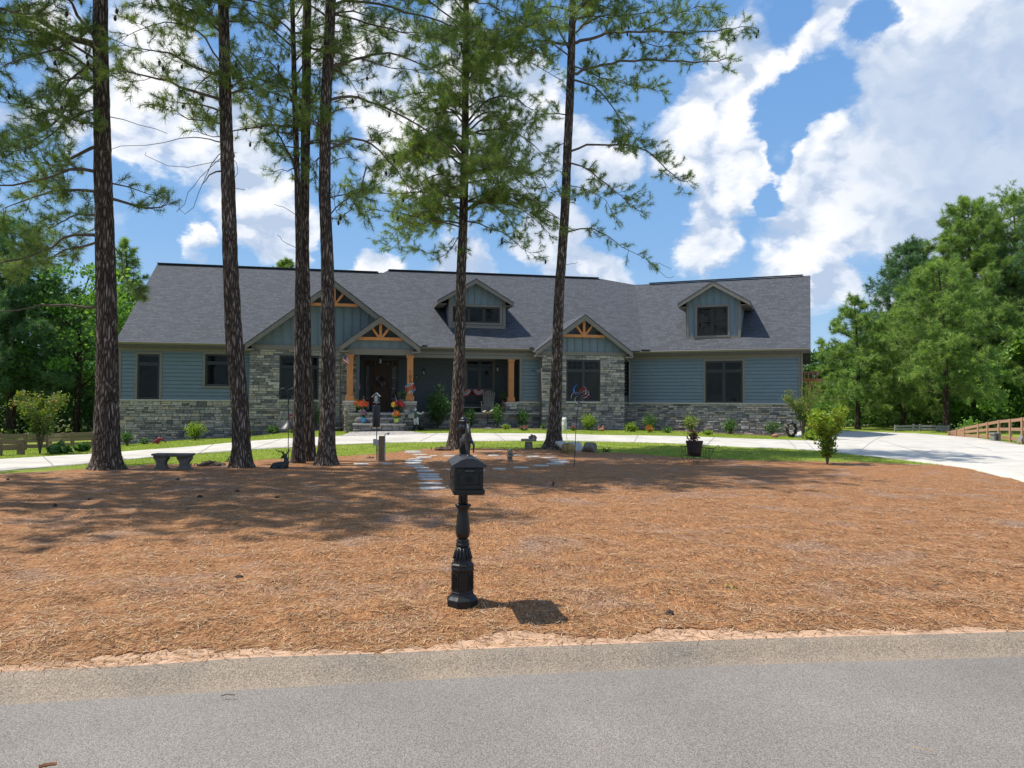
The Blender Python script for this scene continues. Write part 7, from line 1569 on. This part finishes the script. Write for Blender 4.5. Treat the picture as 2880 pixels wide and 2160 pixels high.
lantern('porch_lantern', 'lantern hanging on a long rod left of the porch window', A, A.U(1191, .6), .6, A.on(1191, 1056, .6)[1], ZE-.4)
lantern('porch_lantern', 'lantern hanging beside the third cedar column', A, A.U(1399, .3), .3, A.on(1399, 1045, .3)[1], ZE-.4, .9)
def oval():
    u = A.U(1168, VB-.1); z = A.on(1168, 1061, VB-.1)[1]; o = A.pt(u, VB-.1, z); r = thing('oval_sign', 'dark oval name plaque on the porch wall right of the cedar column', 'wall sign', tuple(o)); m = MB(); n = 28; m.prism([A.pt(u+math.cos(6.283*k/n)*.27, VB-.08, z+math.sin(6.283*k/n)*.15) for k in range(n)], A.v*.03); m.build('plaque', flat('bronze_plaque', (.045, .042, .03), .5), r, fix=True)
    me = text('A', .17, flat('plaque_letter', (.32, .31, .24)), 'plaque_letter', r, A.pt(u+.07, VB-.095, z-.06), A)
oval()
# porch seats: bunting, settee and chairs
TEAK = m_wood('weathered_teak', (.22, .19, .165), (.36, .32, .28), axis=0)
def adirondack(label, px, pbase, v, rot, lounge=True, sc=1.0, mat=None):
    u, _ = A.on(px, pbase, v); o = A.pt(u, v, ZD); r = thing('porch_chair', label, 'chair', tuple(o), 'chairs on the porch'); mat = mat or TEAK; c, s = math.cos(rot), math.sin(rot)
    X = A.u*c+A.v*s; Y = -A.u*s+A.v*c; K = lambda x, y, z: o+X*x*sc+Y*y*sc+V3(0, 0, z*sc)
    m = MB()
    for i in range(7): x = -.27+.09*i; t = .02*(3-abs(i-3))*2; m.bar(K(x*.82, .32, .34), K(x*1.15, .62, 1.06+t), .068*sc, .018, up=tuple(Y))
    m.bar(K(-.27, .50, .72), K(.27, .50, .72), .06, .02, up=tuple(Y)); m.build('backrest', mat, r)
    m = MB()
    for i in range(6): y = .34-.12*i; m.bar(K(-.28, y, .34+.012*i), K(.28, y, .34+.012*i), .085*sc, .02)
    m.build('seat', mat, r)
    if lounge:
        m = MB()
        for i in range(7): t = i/6; m.bar(K(-.28, -.42-.42*t, .38-.30*t), K(.28, -.42-.42*t, .38-.30*t), .06*sc, .02)
        for x in (-.25, .25): m.bar(K(x, -.36, .36), K(x, -.88, .0), .025, .06)
        m.build('footrest', mat, r)
    for x in (-1, 1):
        m = MB(); m.bar(K(x*.33, -.38, .56), K(x*.33, .42, .58), .10*sc, .022); m.build('armrest', mat, r)
        m = MB(); m.bar(K(x*.31, -.30, 0), K(x*.31, -.30, .55), .05, .03); m.build('leg', mat, r); m = MB(); m.bar(K(x*.31, -.3, .33), K(x*.31, .55, .0), .03, .08); m.build('leg', mat, r)
adirondack('weathered slatted adirondack chair with footrest beside the third cedar column', 1372, 1155, .55, -.25)
adirondack('dark slatted chair half hidden behind the tall shrub', 1255, 1157, .9, .35, lounge=False, mat=m_wood('dark_teak', (.06, .055, .05), (.11, .10, .09)))
def settee():
    u0, u1 = A.U(1300, 1.3), A.U(1366, 1.3); o = A.pt((u0+u1)/2, 1.3, ZD); r = thing('porch_settee', 'long dark cushioned settee below the porch window', 'settee', tuple(o)); m = MB(); CU = flat('grey_cushion', (.045, .05, .055), .9)
    m.fbox(A, u0, u1, 1.05, 1.7, ZD+.30, ZD+.46); m.build('seat_cushion', CU, r, bevel=.04); m = MB(); m.fbox(A, u0, u1, 1.6, 1.8, ZD+.46, ZD+1.0); m.build('back_cushion', CU, r, bevel=.05)
    m = MB(); m.fbox(A, u0-.1, u1+.1, 1.02, 1.06, ZD+.22, ZD+.29); m.build('front_rail', TEAK, r)
    for u in (u0-.05, u1+.03): m = MB(); m.fbox(A, u-.04, u+.04, 1.08, 1.16, ZD, ZD+.28); m.build('leg', TEAK, r)
    for j, (a, b_) in enumerate(((A.U(1291, 1.0), A.U(1331, 1.0)), (A.U(1333, 1.0), A.U(1368, 1.0)))):
        c = (a+b_)/2; R0 = (b_-a)/2; zt = A.on(1340, 1095, 1.0)[1]; rr = thing('bunting', ('striped fan bunting, left one behind the finial pine', 'striped fan bunting behind the adirondack chair')[j], 'bunting', tuple(A.pt(c, .98, zt)), 'fan buntings on the settee')
        for (q0, q1, mt_, nm) in ((.80, 1.0, RED, 'red_band'), (.68, .80, WHT, 'white_band'), (.45, .68, BLUE, 'blue_band'), (.33, .45, WHT, 'white_band'), (.0, .33, RED, 'red_band')):
            m = MB(); n = 20
            for i in range(n):
                a0, a1 = math.pi+math.pi*i/n, math.pi+math.pi*(i+1)/n; y = lambda k: 1.55-.03*(k % 2)
                m.add([A.pt(c+math.cos(a0)*R0*q0, y(i), zt+math.sin(a0)*R0*q0), A.pt(c+math.cos(a0)*R0*q1, y(i), zt+math.sin(a0)*R0*q1), A.pt(c+math.cos(a1)*R0*q1, y(i+1), zt+math.sin(a1)*R0*q1), A.pt(c+math.cos(a1)*R0*q0, y(i+1), zt+math.sin(a1)*R0*q0)], [(0, 1, 2, 3)])
            bb = m.build(nm, mt_, rr, uv=False); md = bb.modifiers.new('s', 'SOLIDIFY'); md.thickness = .008
        m = MB()
        for i in range(9): a0 = math.pi+math.pi*(i+.5)/9; p = A.pt(c+math.cos(a0)*R0*.565, 1.5, zt+math.sin(a0)*R0*.565); m.ball(p, .028, 6, 4, sc=(1, .3, 1))
        m.build('star_row', WHT, rr, uv=False)
settee()
def porch_bits():
    # red striped box, wooden log planter, dark plants, little table
    u = A.U(1416, .2); o = A.pt(u, .2, ZD); r = thing('wooden_stump', 'narrow reddish log stump standing beside the third column pier', 'log stump', tuple(o)); m = MB(); m.lathe(o, [(.10, 0), (.11, .2), (.095, .5), (.10, .62)], 10); m.build('stump', m_wood('red_log', (.14, .05, .04), (.26, .12, .10)), r, smooth=True)
    shrub('dark leafy pot plant on the log stump', 0, 0, 26, 22, LEAFD, 621, name='potted_plant', cat='plant', group=None, base=A.pt(u, .2, ZD+.62), n=200)
    u = A.U(1133, -1.9); o = A.pt(u, -1.9, ZD); r = thing('log_planter', 'tall hollow grey log planter between the door and right cedar column', 'log planter', tuple(o)); m = MB(); m.lathe(o, [(.16, 0), (.13, .1), (.12, .4), (.15, .62), (.17, .66), (.13, .66)], 9, ph=.3); m.build('log', plain('grey_log', (.24, .22, .20), .9, .5, 14, bmp=.8, stretch=(4, 4, .6)), r)
    shrub('dark blue green plant in the tall log planter', 0, 0, 32, 26, NEEDB, 622, name='potted_plant', cat='plant', group=None, base=A.pt(u, -1.9, ZD+.66), n=220)
    for k, (px, pv, h, lab) in enumerate(((1003, -1.7, 20, 'white lantern shaped ornament beside the left cedar column'), (1033, .8, 26, 'small pale oval ornament leaning beside the front door'))):
        o = A.pt(A.U(px, pv), pv, ZD+.12); r = thing('porch_ornament', lab, 'ornament', tuple(o)); m = MB(); m.lathe(o, [(.06, 0), (.11, .08), (.11, .25), (.02, .38)], 8); m.build('ornament_shell', WHITE if k == 0 else flat('silver_grey', (.3, .3, .3)), r); m = MB(); m.lathe(o-V3(0, 0, .12), [(.09, 0), (.05, .12)], 8); m.build('stand', IRONM, r)
porch_bits()
def birdbath():
    b = gp(1373, 1205); D = b.y; P = lambda x, y: at(x, y, D); s = S_(D); root = thing('bird_bath', 'shallow tan bird bath dish on a thin black stand before the porch', 'bird bath', tuple(b)); o = P(1371, 1163); m = MB()
    m.lathe(o, [(3*s, -.03), (9*s, .0), (13*s, .06), (14*s, .09), (12*s, .07), (6*s, .03)], 24); m.build('dish', plain('tan_ceramic', (.42, .34, .2), .4), root, smooth=True); m = MB()
    for k in range(3): a = k*2.094; m.tube([o+V3(0, 0, -.02), V3(b.x+math.cos(a)*.16, b.y+math.sin(a)*.16, b.z)], .010, 5)
    m.tube([o, V3(o.x, o.y, b.z+.3)], .012, 5); m.build('stand', IRONM, root)
    for q, lab in (((1361, 1158), 'small white bird figure on the left rim of the bird bath'), ((1382, 1156), 'small pale bird figure on the right rim of the bird bath')):
        p = P(*q); f = blob('bird_figure', [([p+V3(-.06, 0, 0), p+V3(.03, 0, .02), p+V3(.09, 0, .07)], [.025, .035, .018])], .012, WHITE, origin=tuple(p)); tag(f, lab, 'bird figure')
birdbath()
def arrow():
    D = gp(1555, 1262).y; P = lambda x, y: at(x, y, D-.05); o = P(1545, 1044); r = thing('arrow_ornament', 'thin dark metal arrow sticking out left of the rightmost front pine', 'arrow ornament', tuple(o)); m = MB(); m.tube([P(1496, 1042.5), P(1556, 1044.5)], .009, 5); m.build('shaft', IRONM, r)
    m = MB(); m.prism([P(1493, 1042.5), P(1503, 1040), P(1500, 1042.7), P(1503, 1045.5)], V3(0, .012, 0)); m.build('arrow_head', IRONM, r, fix=True); m = MB()
    for x in (1509, 1513, 1517): m.bar(P(x, 1043), P(x+4, 1039), .012, .008, up=(0, 1, 0)); m.bar(P(x, 1043), P(x+4, 1047), .012, .008, up=(0, 1, 0))
    m.build('fletching', flat('pale_metal', (.35, .36, .36), .4), r)
arrow()
# pergola behind the right corner
def pergola():
    D = 47; P = lambda x, y, dy=0: at(x, y, D+dy); c = P(2285, 1210); b = V3(c.x, D, 0); root = thing('pergola', 'reddish cedar pergola corner showing behind the right end of the house', 'pergola', tuple(b)); PW = m_wood('pergola_cedar', (.30, .12, .05), (.46, .21, .09), axis=0)
    for (x0, x1, y, dy) in ((2258, 2312, 1070, 0), (2256, 2304, 1050, 3)): m = MB(); m.bar(P(x0-40, y-2, dy), P(x1, y, dy), .06, .22); m.build('beam', PW, root)
    for x in (2262, 2274, 2286, 2298): m = MB(); m.bar(P(x, 1062, -.6), P(x, 1050, 3.6), .06, .2); m.build('rafter', PW, root)
    for x in (2276, 2240): m = MB(); q = P(x, 1070); m.bar(V3(q.x, D, 0), V3(q.x, D, q.z), .15, .15); m.build('pergola_post', PW, root)
pergola()
# --- fences
OLDW = m_wood('fence_wood', (.17, .115, .07), (.31, .22, .14), axis=0); REDW = m_wood('cedar_fence', (.30, .16, .09), (.46, .28, .17), axis=0); GREYW = m_wood('grey_fence', (.17, .17, .16), (.30, .29, .27), axis=0)
def fence(name, label, tops, bots, rails, mat, pw=.10, rh=.14, rt=.035, grp=None, posts=True, ext=.05):
    """tops/bots: post pixel tops and ground pixels"""
    B_ = [gp(x, y) for x, y in bots]; T_ = [at(t[0], t[1], b.y) for t, b in zip(tops, B_)]; root = thing(name, label, 'fence', tuple(B_[0]), grp)
    if posts:
        for b, t in zip(B_, T_): m = MB(); m.bar(b-V3(0, 0, .1), V3(b.x, b.y, t.z+ext), pw, pw); m.build('post', mat, root)
    for f in rails:
        for (b, t, b2, t2) in zip(B_, T_, B_[1:], T_[1:]):
            p = b.lerp(V3(b.x, b.y, t.z), f)-V3(0, pw/2+rt/2, 0); q = b2.lerp(V3(b2.x, b2.y, t2.z), f)-V3(0, pw/2+rt/2, 0); m = MB(); m.bar(p, q, rt, rh); m.build('rail', mat, root)
fence('wooden_fence', 'brown three rail wooden fence beside the driveway at right', [(2669, 1216), (2690, 1211), (2712, 1204), (2752, 1195), (2778, 1190), (2810, 1184), (2842, 1181), (2876, 1177), (2925, 1170)], [(2669, 1225), (2690, 1227), (2712, 1229), (2752, 1232), (2778, 1234), (2810, 1238), (2842, 1243), (2876, 1249), (2925, 1258)], (.97, .58, .17), REDW)
fence('rail_fence', 'grey two rail fence far behind the driveway', [(2518, 1197), (2570, 1195), (2588, 1195), (2640, 1197), (2668, 1198)], [(2518, 1214), (2570, 1213), (2588, 1213), (2640, 1214), (2668, 1214)], (.85, .4), GREYW, rh=.12)
fence('wooden_fence', 'weathered brown board fence at left behind the driveway, far part', [(140, 1221), (176, 1220), (203, 1219), (262, 1217), (330, 1215)], [(140, 1262), (176, 1261), (203, 1260), (262, 1257), (330, 1254)], (.93, .62, .28), OLDW, rh=.14)
fence('wooden_fence', 'low board fence at the left edge with double end posts', [(-110, 1236), (0, 1238), (54, 1240), (63, 1240)], [(-110, 1286), (0, 1281), (54, 1278), (63, 1278)], (.9, .5), OLDW, rh=.14)
fence('wooden_fence', 'long board fence behind the low left fence', [(-110, 1222), (0, 1222), (70, 1222), (134, 1221)], [(-110, 1268), (0, 1266), (70, 1264), (134, 1262)], (.92, .6, .25), OLDW, rh=.14)
m = MB(); q = [gp(2860, 1250), gp(2880, 1240)]; D = q[0].y; m.prism([at(2859, 1244, D), at(2870, 1244, D), at(2886, 1208, D+.6), at(2876, 1208, D+.6)], V3(.05, .08, 0)); o = m.build('leaning_board', GREYW, None, origin=tuple(q[0]), fix=True); tag(o, 'pale wooden board leaning on the right fence at the picture edge', 'board')
def fence_bench():
    b = gp(2798, 1240); D = b.y; P = lambda x, y: at(x, y, D); r = thing('stone_bench', 'small stone bench in front of the right wooden fence', 'bench', tuple(b)); m = MB(); a, c = P(2788, 1220), P(2811, 1220); m.box(a.x, c.x, D-.2, D+.2, a.z-.03, a.z+.05); m.build('seat', GSTONE, r, bevel=.02)
    for x in (2794, 2806): m = MB(); q = P(x, 1220); m.box(q.x-.06, q.x+.06, D-.15, D+.15, b.z-.05, a.z-.031); m.build('leg', GSTONE, r, bevel=.02)
fence_bench()
rock('pale boulder by the end of the far grey fence', 2640, 1213, 16, 11, GSTONE); rock('pale boulder just left of the right wooden fence', 2690, 1212, 16, 10, GSTONE)
# --- litter on the straw: cones, sticks, stones
cones = [((155, 1430), 'cone at the far left, lowest of the shaded three'), ((254, 1413), 'cone right of the lowest left one'), ((501, 1354), 'cone in the shade below the concrete bench'), ((562, 1409), 'cone in the sunlit straw below the bench'), ((667, 1386), 'cone in front of the second pine'), ((778, 1406), 'pale cone beside the fallen twig'), ((672, 1636), 'cone alone in the near straw, left of the mailbox'), ((22, 1354), 'pale cone at the left picture edge'), ((1883, 1735), 'dark cone in the near straw right of the mailbox')]
for (px, py), lab in cones:
    c = gp(px, py); c.z = mdisp(c.x, c.y)+.022; m = MB(); m.ball(c, .034, 10, 8, sc=(1.35, .9, .85), jit=.16, rot=random.uniform(0, 3)); o = m.build('pine_cone', CONEM, None, origin=tuple(c), uv=False); tag(o, 'brown pine '+lab, 'pine cone', 'fallen pine cones')
def stick(name, label, pts, r, mat=TWIG):
    P_s = []
    for x, y in pts: p = gp(x, y); p.z = (mdisp(p.x, p.y) if p.y > 5.6 else -.05)+r+.015; P_s.append(p)
    m = MB(); m.tube(sweep_poly(P_s, 8), r, 5, jit=.15); o = m.build(name, mat, None, origin=tuple(P_s[0]), uv=False); tag(o, label, 'twig')
stick('fallen_twig', 'long thin forked twig on the straw below the close pair of pines', [(752, 1380), (790, 1386), (830, 1389), (850, 1398)], .010, plain('pale_twig', (.3, .22, .16), .9)); stick('bark_strip', 'short reddish strip of bark lying on the asphalt at lower left', [(109, 2141), (130, 2136), (160, 2131)], .009, plain('red_bark_strip', (.30, .13, .06), .9))
stick('fallen_twig', 'pair of tan pine needles lying on the road at right', [(2565, 2082), (2600, 2088), (2628, 2090)], .0018, plain('tan_needle', (.45, .3, .15), .9)); stick('fallen_twig', 'small brown debris piece at the gutter edge left of centre', [(622, 1942), (640, 1938), (660, 1939)], .004, plain('debris_brown', (.2, .14, .1), .9))
def brushpile(label, px, py, w, h, seed, n=9):
    b = gp(px, py); s = S_(b.y); rr = random.Random(seed); m = MB()
    for _ in range(n): a = rr.uniform(0, 6.28); r = rr.random()*w*s/2; p = b+V3(math.cos(a)*r, math.sin(a)*r*.5, .02); d = V3(rr.uniform(-1, 1), rr.uniform(-.6, .6), rr.uniform(.05, 1)).normalized()*h*s*rr.uniform(.5, 1.3); m.tube([p, p+d*.5+V3(0, 0, .02), p+d], [.012, .009, .004], 5)
    m.ball(b, w*s*.28, 10, 6, sc=(1.4, .8, .5), jit=.3); o = m.build('brush_pile', plain('brush_brown', (.07, .045, .035), .95, .4, 30), None, origin=tuple(b), uv=False); tag(o, label, 'brush pile')
rs_ = random.Random(5)
for k in range(26):
    x, y = rs_.uniform(60, 2800), rs_.uniform(1400, 1790); p = gp(x, y); L = rs_.uniform(.08, .3); a = rs_.uniform(0, 3.14)
    if not (p.y > float(np.interp(p.x, xs_, ys_))+.4): continue
    pts = [p+V3(math.cos(a)*L*t, math.sin(a)*L*t+.02*math.sin(t*5), 0) for t in (-.5, 0, .5)]
    for q in pts: q.z = mdisp(q.x, q.y)+.012
    m = MB(); m.tube(pts, [.005, .004, .003], 5, jit=.2); o = m.build('fallen_twig', TWIG, None, origin=tuple(pts[1]), uv=False); tag(o, 'short dark broken twig lying loose on the near pine straw', 'twig', 'short twigs on the straw')
brushpile('pile of broken twigs between the bench and second pine', 590, 1312, 110, 12, 1, 22); brushpile('grey twigs heaped at the foot of the finial pine', 1245, 1268, 70, 14, 2, 20); brushpile('small dark clump of debris on the lawn edge right of the slabs', 1705, 1271, 26, 12, 3); brushpile('small dark clump of needles left of the utility post', 1040, 1291, 28, 8, 4); brushpile('bent twig clump behind the second pine on the lawn', 640, 1300, 20, 28, 5, 4); brushpile('dark bark heap beside the stone seat pedestal', 1508, 1264, 30, 5, 6, 5)
rock('small white pebble on the straw left of the mailbox base', 1033, 1700, 9, 4, WHITE, name='pebble', cat='pebble'); rock('small pale pebble on the straw right of the mailbox', 1700, 1715, 7, 4, GSTONE, name='pebble', cat='pebble')
shrub('tiny green weed sprouting from the straw at right', 2058, 1668, 20, 16, LEAFY, 631, name='weed', cat='weed', group=None, n=40, leaf=.028, stems=4); shrub('tiny green weed sprouting left of the mailbox base', 1136, 1754, 16, 9, LEAFY, 632, name='weed', cat='weed', group=None, n=30, leaf=.024, stems=4)
shrub('dwarf seedling poking from the straw below the ring of stones', 1556, 1370, 8, 20, CONEM, 633, name='dead_stalk', cat='stalk', group=None, n=12, leaf=.03, stems=4)
